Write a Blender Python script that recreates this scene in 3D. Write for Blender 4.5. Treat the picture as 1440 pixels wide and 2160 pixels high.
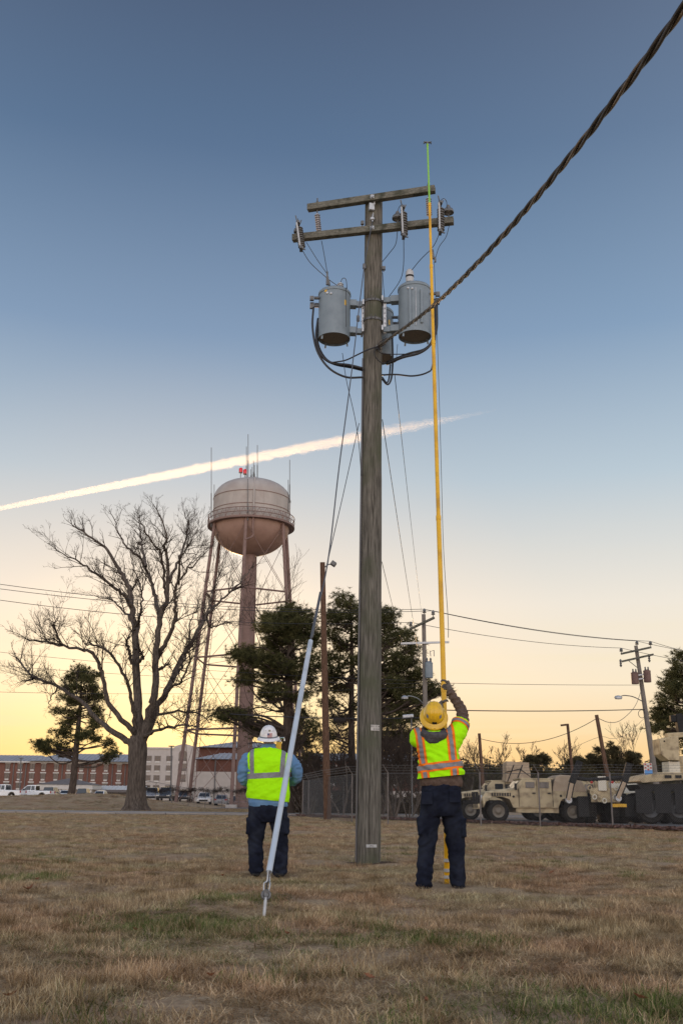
import bpy, bmesh, math, random
import numpy as np
from mathutils import Vector, Matrix, noise as mnoise
random.seed(7)
rng = np.random.default_rng(7)
R = math.radians
scene = bpy.context.scene
for o in list(bpy.data.objects):
    bpy.data.objects.remove(o)
COL = scene.collection

# ------------------------------------------------------------------ camera
FPX = 2100.0                      # focal length in photograph pixels (35 mm on a 36 mm tall frame)
CAMH = 0.9
PITCH = math.atan((1690 - 1080) / FPX)
cam_data = bpy.data.cameras.new('camera')
cam_data.sensor_fit = 'VERTICAL'
cam_data.sensor_height = 36.0
cam_data.sensor_width = 24.0
cam_data.lens = FPX / 2160 * 36.0
cam_data.clip_start = 0.05
cam_data.clip_end = 60000
cam = bpy.data.objects.new('camera', cam_data)
COL.objects.link(cam)
cam.location = (0, 0, CAMH)
ROLL = R(0.6)                     # the photograph leans a touch clockwise
cam.rotation_euler = (Matrix.Rotation(R(90) + PITCH, 3, 'X') @ Matrix.Rotation(ROLL, 3, 'Z')).to_euler()
scene.camera = cam

# ------------------------------------------------------------------ sky, sun, exposure
SUN_AZ, SUN_EL = R(-9.0), R(1.7)          # azimuth from +Y, negative is left
world = bpy.data.worlds.new('World')
scene.world = world
world.use_nodes = True
wt = world.node_tree
wt.nodes.clear()
def wn(t, **k):
    n = wt.nodes.new(t)
    for a, b in k.items():
        setattr(n, a, b)
    return n
sky = wn('ShaderNodeTexSky', sky_type='NISHITA', sun_disc=False)
sky.sun_elevation = SUN_EL
sky.sun_rotation = SUN_AZ
sky.altitude = 20
sky.air_density = 1.0
sky.dust_density = 1.6
sky.ozone_density = 1.6
def lin(r, g, b):
    f = lambda c: (c / 255 / 12.92) if c <= 10.3 else ((c / 255 + 0.055) / 1.055) ** 2.4
    return (f(r), f(g), f(b), 1.0)
def wmath(op, a, b=None, clamp=False):
    n = wn('ShaderNodeMath', operation=op, use_clamp=clamp)
    for i, v in enumerate((a, b)):
        if v is None:
            continue
        if isinstance(v, (int, float)):
            n.inputs[i].default_value = v
        else:
            wt.links.new(v, n.inputs[i])
    return n.outputs[0]
def wmix(f, a, b, kind='MIX'):
    n = wn('ShaderNodeMixRGB', blend_type=kind)
    for i, v in enumerate((f, a, b)):
        if isinstance(v, (int, float)):
            n.inputs[i].default_value = v
        elif isinstance(v, tuple):
            n.inputs[i].default_value = v
        else:
            wt.links.new(v, n.inputs[i])
    return n.outputs[0]
def wramp(fac, stops):
    n = wn('ShaderNodeValToRGB')
    e = n.color_ramp.elements
    while len(e) < len(stops):
        e.new(0.5)
    for el, (p, c) in zip(e, stops):
        el.position = p
        el.color = c
    wt.links.new(fac, n.inputs[0])
    return n.outputs[0]
wtc = wn('ShaderNodeTexCoord')
wsep = wn('ShaderNodeSeparateXYZ')
wt.links.new(wtc.outputs['Generated'], wsep.inputs[0])
elev = wmath('DIVIDE', wmath('ARCSINE', wmath('MAXIMUM', wsep.outputs['Z'], 0.0)), R(90))
# dawn air seen towards the sun, by height above the horizon
toward = wramp(elev, [(0.0, lin(250, 198, 126)), (0.03, lin(253, 216, 156)), (0.07, lin(252, 236, 206)),
                      (0.12, lin(240, 234, 221)), (0.20, lin(181, 201, 214)), (0.29, lin(119, 152, 185)),
                      (0.40, lin(66, 101, 138)), (0.50, lin(16, 54, 92)), (1.0, lin(70, 98, 140))])
# unseen far side of the sky, brightened as fill: cooler, with a pale rosy band
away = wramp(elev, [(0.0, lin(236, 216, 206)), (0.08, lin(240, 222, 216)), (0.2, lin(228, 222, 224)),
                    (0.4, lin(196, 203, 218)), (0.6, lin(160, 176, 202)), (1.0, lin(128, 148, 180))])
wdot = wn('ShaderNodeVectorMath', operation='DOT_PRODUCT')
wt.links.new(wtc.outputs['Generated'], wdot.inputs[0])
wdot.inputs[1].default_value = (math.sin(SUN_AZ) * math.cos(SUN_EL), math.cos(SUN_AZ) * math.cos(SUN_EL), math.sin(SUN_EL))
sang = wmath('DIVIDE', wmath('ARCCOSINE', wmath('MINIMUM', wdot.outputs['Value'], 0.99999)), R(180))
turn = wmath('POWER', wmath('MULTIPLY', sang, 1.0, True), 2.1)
away = wmix(1.0, away, (3.3, 3.2, 3.05, 1), 'MULTIPLY')  # lifts the sky behind the camera to fill the lawn and vests
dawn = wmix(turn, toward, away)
glow = wramp(sang, [(0.0, (0.95, 0.60, 0.18, 1)), (0.03, (0.48, 0.26, 0.04, 1)), (0.075, (0.15, 0.06, 0.0, 1)),
                    (0.13, (0.03, 0.010, 0.0, 1)), (0.2, (0, 0, 0, 1))])
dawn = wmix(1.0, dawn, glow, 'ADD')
# thin cirrus streaks low in the glow
wmap = wn('ShaderNodeMapping')
wmap.inputs['Scale'].default_value = (2.2, 2.2, 46.0)
wmap.inputs['Rotation'].default_value = (0, R(2.5), 0)
wt.links.new(wtc.outputs['Generated'], wmap.inputs[0])
wnz = wn('ShaderNodeTexNoise')
wnz.inputs['Scale'].default_value = 1.6
wnz.inputs['Detail'].default_value = 5
wt.links.new(wmap.outputs[0], wnz.inputs['Vector'])
streak = wmath('MULTIPLY', wmath('SUBTRACT', wnz.outputs[0], 0.53), 5.0, True)
low = wramp(elev, [(0.0, (1, 1, 1, 1)), (0.06, (0.9, 0.9, 0.9, 1)), (0.11, (0.1, 0.1, 0.1, 1)), (0.2, (0, 0, 0, 1))])
streak = wmath('MULTIPLY', wmath('MULTIPLY', streak, low), 0.5)
dawn = wmix(streak, dawn, lin(255, 238, 192))
nish = wmix(1.0, sky.outputs[0], (0.11, 0.11, 0.11, 1), 'MULTIPLY')
nish = wmix(1.0, nish, (0.9, 0.8, 0.6, 1), 'DARKEN')
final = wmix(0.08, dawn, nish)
bg = wn('ShaderNodeBackground')
bg.inputs['Strength'].default_value = 1.0
wout = wn('ShaderNodeOutputWorld')
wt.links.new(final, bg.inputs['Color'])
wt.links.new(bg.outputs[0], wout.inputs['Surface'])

sd = bpy.data.lights.new('sun', 'SUN')
sd.energy = 3.6
sd.angle = R(0.53)
sd.color = (1.0, 0.60, 0.29)
sun = bpy.data.objects.new('sun', sd)
COL.objects.link(sun)
sdir = Vector((math.sin(SUN_AZ) * math.cos(SUN_EL), math.cos(SUN_AZ) * math.cos(SUN_EL), math.sin(SUN_EL)))
sun.rotation_euler = sdir.to_track_quat('Z', 'Y').to_euler()
sun.location = (-20, 100, 60)

vs = scene.view_settings
scene.display_settings.display_device = 'sRGB'
vs.view_transform = 'Standard'
vs.look = 'None'
vs.exposure = 0.0
vs.gamma = 1.0
vs.use_curve_mapping = False
cy = scene.cycles
cy.use_denoising = True
try:
    cy.denoiser = 'OPENIMAGEDENOISE'
    cy.denoising_input_passes = 'RGB_ALBEDO_NORMAL'
except Exception:
    pass
cy.max_bounces = 6
cy.volume_bounces = 5
cy.transparent_max_bounces = 12
cy.sample_clamp_indirect = 6

# ------------------------------------------------------------------ helpers
CP, SP = math.cos(PITCH), math.sin(PITCH)
CR, SR = math.cos(ROLL), math.sin(ROLL)
def ray(x, y):
    """Direction of the sight line through photograph pixel (x, y)."""
    u, v = x - 720, y - 1080
    dx, dy = (u * CR + v * SR) / FPX, -(-u * SR + v * CR) / FPX
    return Vector((dx, CP - dy * SP, SP + dy * CP))
def P(x, y, Y):
    """World point at forward distance Y that stands at photograph pixel (x, y)."""
    d = ray(x, y)
    return Vector((0, 0, CAMH)) + d * (Y / d.y)
def G(x, y, z=0.0):
    """World point on level z at photograph pixel (x, y)."""
    d = ray(x, y)
    return Vector((0, 0, CAMH)) + d * ((z - CAMH) / d.z)
def proj_x(q):
    """Photograph column of a world point."""
    v = q - Vector((0, 0, CAMH))
    dep = v.y * CP + v.z * SP
    u, w = FPX * v.x / dep, -FPX * (v.z * CP - v.y * SP) / dep
    return 720 + u * CR - w * SR
def px(n, Y):
    """Size in metres of n photograph pixels at forward distance Y near the horizon."""
    return n * Y * CP / FPX

def tag(o, label=None, cat=None, group=None, kind=None):
    if label: o['label'] = label
    if cat: o['category'] = cat
    if group: o['group'] = group
    if kind: o['kind'] = kind
    return o
def thing(name, label, cat, loc=(0, 0, 0), rz=0.0, group=None):
    o = bpy.data.objects.new(name, None)
    o.empty_display_size = 0.2
    COL.objects.link(o)
    o.location = loc
    o.rotation_euler = (0, 0, rz)
    return tag(o, label, cat, group)
def copy_tree(o, parent=None):
    c = o.copy()
    COL.objects.link(c)
    c.parent = parent
    for ch in list(o.children):
        copy_tree(ch, c)
    return c
def link_mesh(name, me, mats, parent=None, smooth=None):
    if not isinstance(mats, (list, tuple)):
        mats = [mats]
    for m in mats:
        me.materials.append(m)
    if smooth is not None:
        me.shade_smooth()
        if smooth < 180:
            me.set_sharp_from_angle(angle=R(smooth))
    o = bpy.data.objects.new(name, me)
    COL.objects.link(o)
    o.parent = parent
    return o

class MB:
    """Collects simple shapes into one mesh."""
    def __init__(s):
        s.v, s.f, s.m = [], [], []
    def face(s, idx, m=0):
        s.f.append(tuple(idx)); s.m.append(m)
    def poly(s, pts, m=0):
        b = len(s.v)
        s.v += [tuple(p) for p in pts]
        s.face(range(b, b + len(pts)), m)
        return s
    def box(s, c, d, rz=0.0, M=None, m=0, top=1.0):
        b = len(s.v)
        c = Vector(c)
        rot = M if M is not None else Matrix.Rotation(rz, 3, 'Z')
        for z in (-1, 1):
            k = top if z > 0 else 1.0
            for x, y in ((-1, -1), (1, -1), (1, 1), (-1, 1)):
                s.v.append(tuple(c + rot @ Vector((x * d[0] / 2 * k, y * d[1] / 2 * k, z * d[2] / 2))))
        for q in ((3, 2, 1, 0), (4, 5, 6, 7), (0, 1, 5, 4), (1, 2, 6, 5), (2, 3, 7, 6), (3, 0, 4, 7)):
            s.face([b + i for i in q], m)
        return s
    def beam(s, a, b_, w, h, m=0, up=(0, 0, 1)):
        a, b_ = Vector(a), Vector(b_)
        x = (b_ - a)
        L = x.length
        x = x.normalized()
        u = Vector(up)
        if abs(x.dot(u)) > 0.98:
            u = Vector((0, 1, 0))
        y = u.cross(x).normalized()
        z = x.cross(y)
        return s.box((a + b_) / 2, (L, w, h), M=Matrix((x, y, z)).transposed(), m=m)
    def tube(s, pts, r, n=8, m=0, caps=True):
        pts = [Vector(p) for p in pts]
        k = len(pts)
        rr = list(r) if isinstance(r, (list, tuple)) else [r] * k
        t = [(pts[min(i + 1, k - 1)] - pts[max(i - 1, 0)]).normalized() for i in range(k)]
        u = t[0].orthogonal().normalized()
        b = len(s.v)
        for i in range(k):
            if i:
                u = (u - t[i] * u.dot(t[i]))
                u = u.normalized() if u.length > 1e-6 else t[i].orthogonal().normalized()
            w = t[i].cross(u)
            for j in range(n):
                a = 2 * math.pi * j / n
                s.v.append(tuple(pts[i] + (u * math.cos(a) + w * math.sin(a)) * rr[i]))
        for i in range(k - 1):
            for j in range(n):
                j2 = (j + 1) % n
                s.face((b + i * n + j, b + i * n + j2, b + (i + 1) * n + j2, b + (i + 1) * n + j), m)
        if caps:
            s.face([b + j for j in reversed(range(n))], m)
            s.face([b + (k - 1) * n + j for j in range(n)], m)
        return s
    def lathe(s, prof, c=(0, 0, 0), n=16, M=None, m=0, caps=True, sx=1.0, sy=1.0):
        b = len(s.v)
        c = Vector(c)
        for r, z in prof:
            for j in range(n):
                a = 2 * math.pi * j / n
                p = Vector((r * math.cos(a) * sx, r * math.sin(a) * sy, z))
                s.v.append(tuple(c + (M @ p if M is not None else p)))
        for i in range(len(prof) - 1):
            for j in range(n):
                j2 = (j + 1) % n
                s.face((b + i * n + j, b + i * n + j2, b + (i + 1) * n + j2, b + (i + 1) * n + j), m)
        if caps:
            s.face([b + j for j in reversed(range(n))], m)
            s.face([b + (len(prof) - 1) * n + j for j in range(n)], m)
        return s
    def prism(s, poly, y0, y1, m=0, inset=0.0):
        """Side outline in (x, z), extruded along y; inset narrows nothing but is kept for clarity."""
        b = len(s.v)
        k = len(poly)
        for y in (y0, y1):
            for x, z in poly:
                s.v.append((x, y, z))
        s.face([b + i for i in range(k)], m)
        s.face([b + k + i for i in reversed(range(k))], m)
        for i in range(k):
            j = (i + 1) % k
            s.face((b + j, b + i, b + k + i, b + k + j), m)
        return s
    def build(s, name, mats, parent=None, smooth=None, world=False, bevel=0.0):
        vv = s.v
        if world and parent is not None:
            l = parent.location
            p = parent.parent
            while p is not None:
                l = l + p.location
                p = p.parent
            vv = [(x - l.x, y - l.y, z - l.z) for x, y, z in s.v]
        me = bpy.data.meshes.new(name)
        me.from_pydata(vv, [], s.f)
        if isinstance(mats, (list, tuple)) and len(mats) > 1:
            me.polygons.foreach_set('material_index', s.m)
        bm = bmesh.new(); bm.from_mesh(me)
        bmesh.ops.recalc_face_normals(bm, faces=bm.faces)
        bm.to_mesh(me); bm.free()
        o = link_mesh(name, me, mats, parent, smooth)
        if bevel:
            bv = o.modifiers.new('bevel', 'BEVEL')
            bv.width = bevel; bv.segments = 2; bv.limit_method = 'ANGLE'; bv.angle_limit = R(40)
        return o

def spline(pts, n=8):
    """Catmull-Rom through the points."""
    pts = [Vector(p) for p in pts]
    if len(pts) < 3:
        return [pts[0].lerp(pts[-1], i / n) for i in range(n + 1)]
    out = []
    e = [pts[0] * 2 - pts[1]] + pts + [pts[-1] * 2 - pts[-2]]
    for i in range(1, len(e) - 2):
        for k in range(n):
            t = k / n
            p0, p1, p2, p3 = e[i - 1], e[i], e[i + 1], e[i + 2]
            out.append(0.5 * ((2 * p1) + (p2 - p0) * t + (2 * p0 - 5 * p1 + 4 * p2 - p3) * t * t + (3 * p1 - p0 - 3 * p2 + p3) * t ** 3))
    out.append(pts[-1])
    return out
def sag(a, b, d, n=20):
    a, b = Vector(a), Vector(b)
    return [a.lerp(b, i / n) - Vector((0, 0, d * 4 * (i / n) * (1 - i / n))) for i in range(n + 1)]

# ------------------------------------------------------------------ materials
def nodes_of(m):
    m.use_nodes = True
    return m.node_tree, m.node_tree.nodes['Principled BSDF']
def mat(name, c, rough=0.7, metal=0.0, c2=None, scale=6.0, stretch=(1, 1, 1), bump=0.0, bscale=None, spec=0.4,
        coords='Object', detail=6.0, lo=0.35, hi=0.65, c3=None, s3=1.0, coat=0.0):
    m = bpy.data.materials.new(name)
    t, b = nodes_of(m)
    b.inputs['Base Color'].default_value = (*c, 1)
    b.inputs['Roughness'].default_value = rough
    b.inputs['Metallic'].default_value = metal
    b.inputs['Specular IOR Level'].default_value = spec
    if coat:
        b.inputs['Coat Weight'].default_value = coat
    if c2 is None and not bump:
        return m
    tc = t.nodes.new('ShaderNodeTexCoord')
    mp = t.nodes.new('ShaderNodeMapping')
    mp.inputs['Scale'].default_value = stretch
    t.links.new(tc.outputs[coords], mp.inputs[0])
    nz = t.nodes.new('ShaderNodeTexNoise')
    nz.inputs['Scale'].default_value = scale
    nz.inputs['Detail'].default_value = detail
    nz.inputs['Roughness'].default_value = 0.6
    t.links.new(mp.outputs[0], nz.inputs['Vector'])
    if c2 is not None:
        rp = t.nodes.new('ShaderNodeValToRGB')
        rp.color_ramp.elements[0].position = lo; rp.color_ramp.elements[0].color = (*c, 1)
        rp.color_ramp.elements[1].position = hi; rp.color_ramp.elements[1].color = (*c2, 1)
        t.links.new(nz.outputs[0], rp.inputs[0])
        colour = rp.outputs[0]
        if c3 is not None:
            n3 = t.nodes.new('ShaderNodeTexNoise')
            n3.inputs['Scale'].default_value = s3
            n3.inputs['Detail'].default_value = 4
            t.links.new(tc.outputs[coords], n3.inputs['Vector'])
            r3 = t.nodes.new('ShaderNodeValToRGB')
            r3.color_ramp.elements[0].position = 0.48; r3.color_ramp.elements[0].color = (0, 0, 0, 1)
            r3.color_ramp.elements[1].position = 0.68; r3.color_ramp.elements[1].color = (1, 1, 1, 1)
            t.links.new(n3.outputs[0], r3.inputs[0])
            mx = t.nodes.new('ShaderNodeMixRGB')
            t.links.new(r3.outputs[0], mx.inputs[0])
            t.links.new(colour, mx.inputs[1])
            mx.inputs[2].default_value = (*c3, 1)
            colour = mx.outputs[0]
        t.links.new(colour, b.inputs['Base Color'])
    if bump:
        bp = t.nodes.new('ShaderNodeBump')
        bp.inputs['Strength'].default_value = bump
        bp.inputs['Distance'].default_value = 0.02
        src = nz
        if bscale:
            src = t.nodes.new('ShaderNodeTexNoise')
            src.inputs['Scale'].default_value = bscale
            src.inputs['Detail'].default_value = 5
            t.links.new(mp.outputs[0], src.inputs['Vector'])
        t.links.new(src.outputs[0], bp.inputs['Height'])
        t.links.new(bp.outputs[0], b.inputs['Normal'])
    return m

M = {}
M['pole_wood'] = mat('pole_wood', (0.060, 0.056, 0.047), 0.9, c2=(0.205, 0.192, 0.165), scale=5, stretch=(9, 9, 0.55), bump=0.9, c3=(0.088, 0.096, 0.062), s3=1.3, spec=0.2)
M['arm_wood'] = mat('arm_wood', (0.095, 0.093, 0.076), 0.9, c2=(0.22, 0.215, 0.18), scale=6, stretch=(2, 12, 12), bump=0.6, c3=(0.065, 0.068, 0.05), s3=6, spec=0.2)
M['brown_pole'] = mat('brown_pole', (0.062, 0.036, 0.025), 0.9, c2=(0.165, 0.10, 0.068), scale=5, stretch=(8, 8, 0.4), bump=0.6, spec=0.2)
M['grey_pole'] = mat('grey_pole', (0.13, 0.115, 0.10), 0.9, c2=(0.26, 0.235, 0.21), scale=5, stretch=(8, 8, 0.4), bump=0.6, spec=0.2)
M['galv'] = mat('galvanised_steel', (0.36, 0.38, 0.40), 0.5, 0.6, c2=(0.52, 0.54, 0.56), scale=18, bump=0.05)
M['steel_dark'] = mat('dark_steel', (0.10, 0.105, 0.11), 0.55, 0.5, c2=(0.18, 0.18, 0.18), scale=20)
M['trans_grey'] = mat('transformer_paint', (0.188, 0.238, 0.277), 0.42, c2=(0.215, 0.268, 0.308), scale=3, c3=(0.168, 0.214, 0.25), s3=5, bump=0.03)
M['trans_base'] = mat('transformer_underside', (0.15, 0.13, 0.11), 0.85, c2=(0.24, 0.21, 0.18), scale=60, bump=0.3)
M['porcelain'] = mat('porcelain_grey', (0.42, 0.44, 0.45), 0.25, c2=(0.50, 0.51, 0.52), scale=8)
M['porcelain_dark'] = mat('porcelain_dark', (0.10, 0.10, 0.095), 0.15, c2=(0.17, 0.165, 0.155), scale=8, spec=0.7)
M['polymer'] = mat('polymer_grey', (0.33, 0.33, 0.36), 0.5, c2=(0.40, 0.40, 0.43), scale=8)
M['wire'] = mat('black_wire', (0.025, 0.026, 0.03), 0.5)
M['bare_wire'] = mat('weathered_wire', (0.13, 0.13, 0.135), 0.5, 0.6)
M['rust_cable'] = mat('triplex_cable', (0.022, 0.019, 0.018), 0.5, c2=(0.055, 0.042, 0.034), scale=14, bump=0.2)
M['bare_strand'] = mat('bare_cable_strand', (0.10, 0.075, 0.055), 0.45, 0.3, c2=(0.20, 0.15, 0.105), scale=20)
M['white_guard'] = mat('guard_plastic', (0.43, 0.51, 0.59), 0.45, c2=(0.50, 0.57, 0.65), scale=3, c3=(0.37, 0.43, 0.49), s3=6)
M['stick_yellow'] = mat('stick_yellow', (0.72, 0.40, 0.015), 0.35, c2=(0.80, 0.47, 0.02), scale=3, c3=(0.55, 0.30, 0.02), s3=4)
M['stick_green'] = mat('stick_green', (0.25, 0.55, 0.06), 0.4)
M['hat_yellow'] = mat('helmet_yellow', (0.78, 0.46, 0.015), 0.28, c2=(0.84, 0.52, 0.02), scale=4, c3=(0.60, 0.36, 0.03), s3=9, coat=0.3)
M['hat_white'] = mat('helmet_white', (0.78, 0.77, 0.78), 0.32, c2=(0.84, 0.83, 0.84), scale=4, c3=(0.66, 0.65, 0.64), s3=14, coat=0.2)
M['vest'] = mat('vest_lime', (0.41, 0.97, 0.004), 0.75, c2=(0.45, 1.0, 0.006), scale=90, bump=0.5, bscale=11, spec=0.1)
M['vest_orange'] = mat('trim_orange', (0.98, 0.22, 0.02), 0.7, spec=0.1)
M['tape'] = mat('reflective_tape', (0.19, 0.19, 0.205), 0.5, c2=(0.25, 0.25, 0.265), scale=30)
M['navy'] = mat('navy_denim', (0.005, 0.0065, 0.0135), 0.9, c2=(0.013, 0.0165, 0.031), scale=9, bump=0.55, bscale=14, spec=0.15, c3=(0.022, 0.027, 0.042), s3=4)
M['blue_shirt'] = mat('blue_shirt', (0.10, 0.21, 0.38), 0.85, c2=(0.16, 0.29, 0.47), scale=6, bump=0.4, bscale=16, spec=0.15)
M['sweater'] = mat('brown_sweater', (0.088, 0.06, 0.047), 0.95, c2=(0.14, 0.10, 0.08), scale=30, bump=0.6, bscale=24, spec=0.1)
M['hood_grey'] = mat('grey_hood', (0.065, 0.06, 0.064), 0.95, c2=(0.10, 0.094, 0.098), scale=25, bump=0.5, spec=0.1)
M['skin'] = mat('skin', (0.36, 0.19, 0.13), 0.55, c2=(0.42, 0.23, 0.16), scale=20)
M['hair'] = mat('hair', (0.06, 0.045, 0.035), 0.8, c2=(0.10, 0.08, 0.06), scale=60, bump=0.5)
M['glove'] = mat('work_glove', (0.10, 0.085, 0.07), 0.9, c2=(0.16, 0.14, 0.115), scale=30, bump=0.4)
M['boot_black'] = mat('boot_black', (0.03, 0.028, 0.028), 0.6, c2=(0.06, 0.055, 0.05), scale=12)
M['boot_tan'] = mat('boot_tan', (0.26, 0.17, 0.10), 0.8, c2=(0.34, 0.24, 0.15), scale=12)
M['black'] = mat('black_rubber', (0.010, 0.010, 0.011), 0.8, c2=(0.020, 0.0195, 0.019), scale=10)
M['tower'] = mat('tower_paint', (0.34, 0.312, 0.288), 0.55, c2=(0.40, 0.368, 0.338), scale=1.2, stretch=(1, 1, 0.3), c3=(0.33, 0.29, 0.265), s3=0.5, bump=0.03)
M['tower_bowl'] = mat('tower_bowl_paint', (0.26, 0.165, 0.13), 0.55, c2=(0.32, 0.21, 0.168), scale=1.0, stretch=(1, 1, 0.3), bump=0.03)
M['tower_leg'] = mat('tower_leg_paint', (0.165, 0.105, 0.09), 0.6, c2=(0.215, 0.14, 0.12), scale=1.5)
M['red_glass'] = mat('red_beacon_glass', (0.65, 0.02, 0.03), 0.15, spec=0.6)
M['tan'] = mat('vehicle_tan', (0.43, 0.35, 0.215), 0.7, c2=(0.52, 0.43, 0.275), scale=2.5, c3=(0.25, 0.195, 0.125), s3=3.5, spec=0.2)
M['tan_pale'] = mat('vehicle_pale_tan', (0.58, 0.54, 0.44), 0.75, c2=(0.66, 0.62, 0.52), scale=2.5, spec=0.2)
M['canvas'] = mat('tan_canvas', (0.34, 0.26, 0.18), 0.95, c2=(0.44, 0.35, 0.25), scale=4, bump=0.6, spec=0.1)
M['tyre'] = mat('tyre', (0.011, 0.0105, 0.010), 0.9, c2=(0.026, 0.024, 0.022), scale=8, bump=0.4, spec=0.2)
M['rim_tan'] = mat('tan_rim', (0.15, 0.13, 0.10), 0.7, c2=(0.22, 0.19, 0.15), scale=8)
M['glass'] = mat('dark_glass', (0.02, 0.024, 0.028), 0.08, spec=0.8)
M['win_glass'] = mat('window_glass', (0.055, 0.045, 0.04), 0.12, c2=(0.10, 0.075, 0.06), scale=0.4, spec=0.6)
M['car_white'] = mat('car_white', (0.76, 0.78, 0.80), 0.25, coat=0.6)
M['car_grey'] = mat('car_grey', (0.30, 0.31, 0.33), 0.3, coat=0.6)
M['car_dark'] = mat('car_dark', (0.045, 0.05, 0.06), 0.25, coat=0.6)
M['tail_red'] = mat('tail_light', (0.35, 0.015, 0.012), 0.2)
M['chrome'] = mat('chrome', (0.55, 0.55, 0.56), 0.2, 0.9)
M['lamp_lens'] = mat('lamp_lens', (0.62, 0.62, 0.60), 0.15, spec=0.7)
M['white_paint'] = mat('white_trim', (0.52, 0.50, 0.47), 0.7, c2=(0.58, 0.56, 0.53), scale=2)
M['stucco'] = mat('white_stucco', (0.42, 0.385, 0.355), 0.85, c2=(0.48, 0.44, 0.41), scale=1.0, bump=0.15, bscale=30)
M['roof_metal'] = mat('seam_roof', (0.30, 0.30, 0.31), 0.5, c2=(0.38, 0.37, 0.38), scale=0.6)
M['roof_dark'] = mat('dark_shingle', (0.12, 0.105, 0.10), 0.85, c2=(0.18, 0.16, 0.15), scale=3)
M['bark'] = mat('oak_bark', (0.052, 0.043, 0.036), 0.95, c2=(0.16, 0.133, 0.112), scale=3, stretch=(4, 4, 0.5), bump=1.0, spec=0.1)
M['twig'] = mat('twig_bark', (0.040, 0.031, 0.026), 0.95, c2=(0.068, 0.054, 0.045), scale=3, spec=0.1)
M['pine_bark'] = mat('pine_bark', (0.048, 0.037, 0.031), 0.95, c2=(0.115, 0.09, 0.075), scale=3, stretch=(3, 3, 0.7), bump=0.8, spec=0.1)
M['asphalt'] = mat('asphalt', (0.13, 0.125, 0.12), 0.9, c2=(0.19, 0.182, 0.172), scale=1.2, c3=(0.10, 0.098, 0.095), s3=0.25, coords='Object', bump=0.2, bscale=60, spec=0.2)
M['road'] = mat('pale_road', (0.27, 0.245, 0.225), 0.9, c2=(0.36, 0.325, 0.295), scale=0.8, c3=(0.24, 0.21, 0.18), s3=0.2, spec=0.2)
M['mulch'] = mat('leaf_litter', (0.10, 0.055, 0.042), 0.95, c2=(0.21, 0.125, 0.098), scale=9, bump=1.0, spec=0.1)
def brick_mat(name, c1, c2, mortar, sc):
    m = bpy.data.materials.new(name)
    t, b = nodes_of(m)
    tc = t.nodes.new('ShaderNodeTexCoord')
    mp = t.nodes.new('ShaderNodeMapping')
    mp.inputs['Rotation'].default_value = (R(90), 0, 0)
    t.links.new(tc.outputs['Object'], mp.inputs[0])
    bt = t.nodes.new('ShaderNodeTexBrick')
    bt.inputs['Scale'].default_value = sc
    bt.inputs['Color1'].default_value = (*c1, 1)
    bt.inputs['Color2'].default_value = (*c2, 1)
    bt.inputs['Mortar'].default_value = (*mortar, 1)
    bt.inputs['Mortar Size'].default_value = 0.012
    t.links.new(mp.outputs[0], bt.inputs['Vector'])
    nz = t.nodes.new('ShaderNodeTexNoise')
    nz.inputs['Scale'].default_value = 0.35
    t.links.new(tc.outputs['Object'], nz.inputs['Vector'])
    mx = t.nodes.new('ShaderNodeMixRGB'); mx.blend_type = 'MULTIPLY'
    mx.inputs[0].default_value = 0.45
    t.links.new(bt.outputs[0], mx.inputs[1]); t.links.new(nz.outputs[0], mx.inputs[2])
    t.links.new(mx.outputs[0], b.inputs['Base Color'])
    b.inputs['Roughness'].default_value = 0.9
    b.inputs['Specular IOR Level'].default_value = 0.2
    return m
M['brick'] = brick_mat('red_brick', (0.20, 0.085, 0.062), (0.26, 0.115, 0.085), (0.26, 0.21, 0.18), 3.0)
M['brick_dark'] = brick_mat('dark_brick', (0.15, 0.065, 0.048), (0.20, 0.088, 0.066), (0.19, 0.15, 0.13), 3.0)

# ------------------------------------------------------------------ ground
def sstep(a, b, x):
    t = np.clip((x - a) / (b - a), 0, 1)
    return t * t * (3 - 2 * t)
def hgt(X, Y):
    X = np.asarray(X, float); Y = np.asarray(Y, float)
    m = sstep(-13, -22, X)
    h = 0.95 * sstep(84, 98, Y) * m * (1 - 0.25 * sstep(112, 128, Y))
    h += 0.38 * np.exp(-((X + 23) / 7.5) ** 2 - ((Y - 99) / 7) ** 2)
    near = 1 - sstep(55, 62, Y)
    h += near * (0.034 * np.sin(X * 1.7 + 0.6 * np.sin(Y * 0.9)) * np.sin(Y * 1.15 + 0.5 * np.sin(X * 1.3)) + 0.018 * np.sin(X * 4.1 + Y * 2.3) * np.sin(Y * 3.7 - X * 1.1))
    return h
def hz(x, y):
    return float(hgt(x, y))

FA, FB = G(638, 1723), G(1290, 1748)                 # yard fence line
fdir = (FB - FA).normalized()
fnor = Vector((-fdir.y, fdir.x, 0))                   # away from the camera
if fnor.y < 0:
    fnor = -fnor

ys = np.concatenate([np.arange(-40, 3, 4.0), np.arange(3, 22, 0.16), np.arange(22, 64, 0.55), np.arange(64, 150, 1.6), np.arange(150, 420, 15), [500, 700, 1000, 1600, 2600, 4500]])
xs0 = np.concatenate([-np.array([4500, 2200, 1000, 500, 250, 150, 100, 75])[:], np.arange(-60, -12, 2.0), np.arange(-12, 12, 0.3), np.arange(12, 60, 2.0), np.array([75, 100, 150, 250, 500, 1000, 2200, 4500])])
XX, YY = np.meshgrid(xs0, ys)
ZZ = hgt(XX, YY)
nx, ny = len(xs0), len(ys)
gv = np.stack([XX, YY, ZZ], -1).reshape(-1, 3)
ii = (np.arange(ny - 1)[:, None] * nx + np.arange(nx - 1)[None, :]).reshape(-1)
gf = np.stack([ii, ii + 1, ii + 1 + nx, ii + nx], -1)
me = bpy.data.meshes.new('ground')
me.from_pydata(gv.tolist(), [], gf.tolist())
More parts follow.
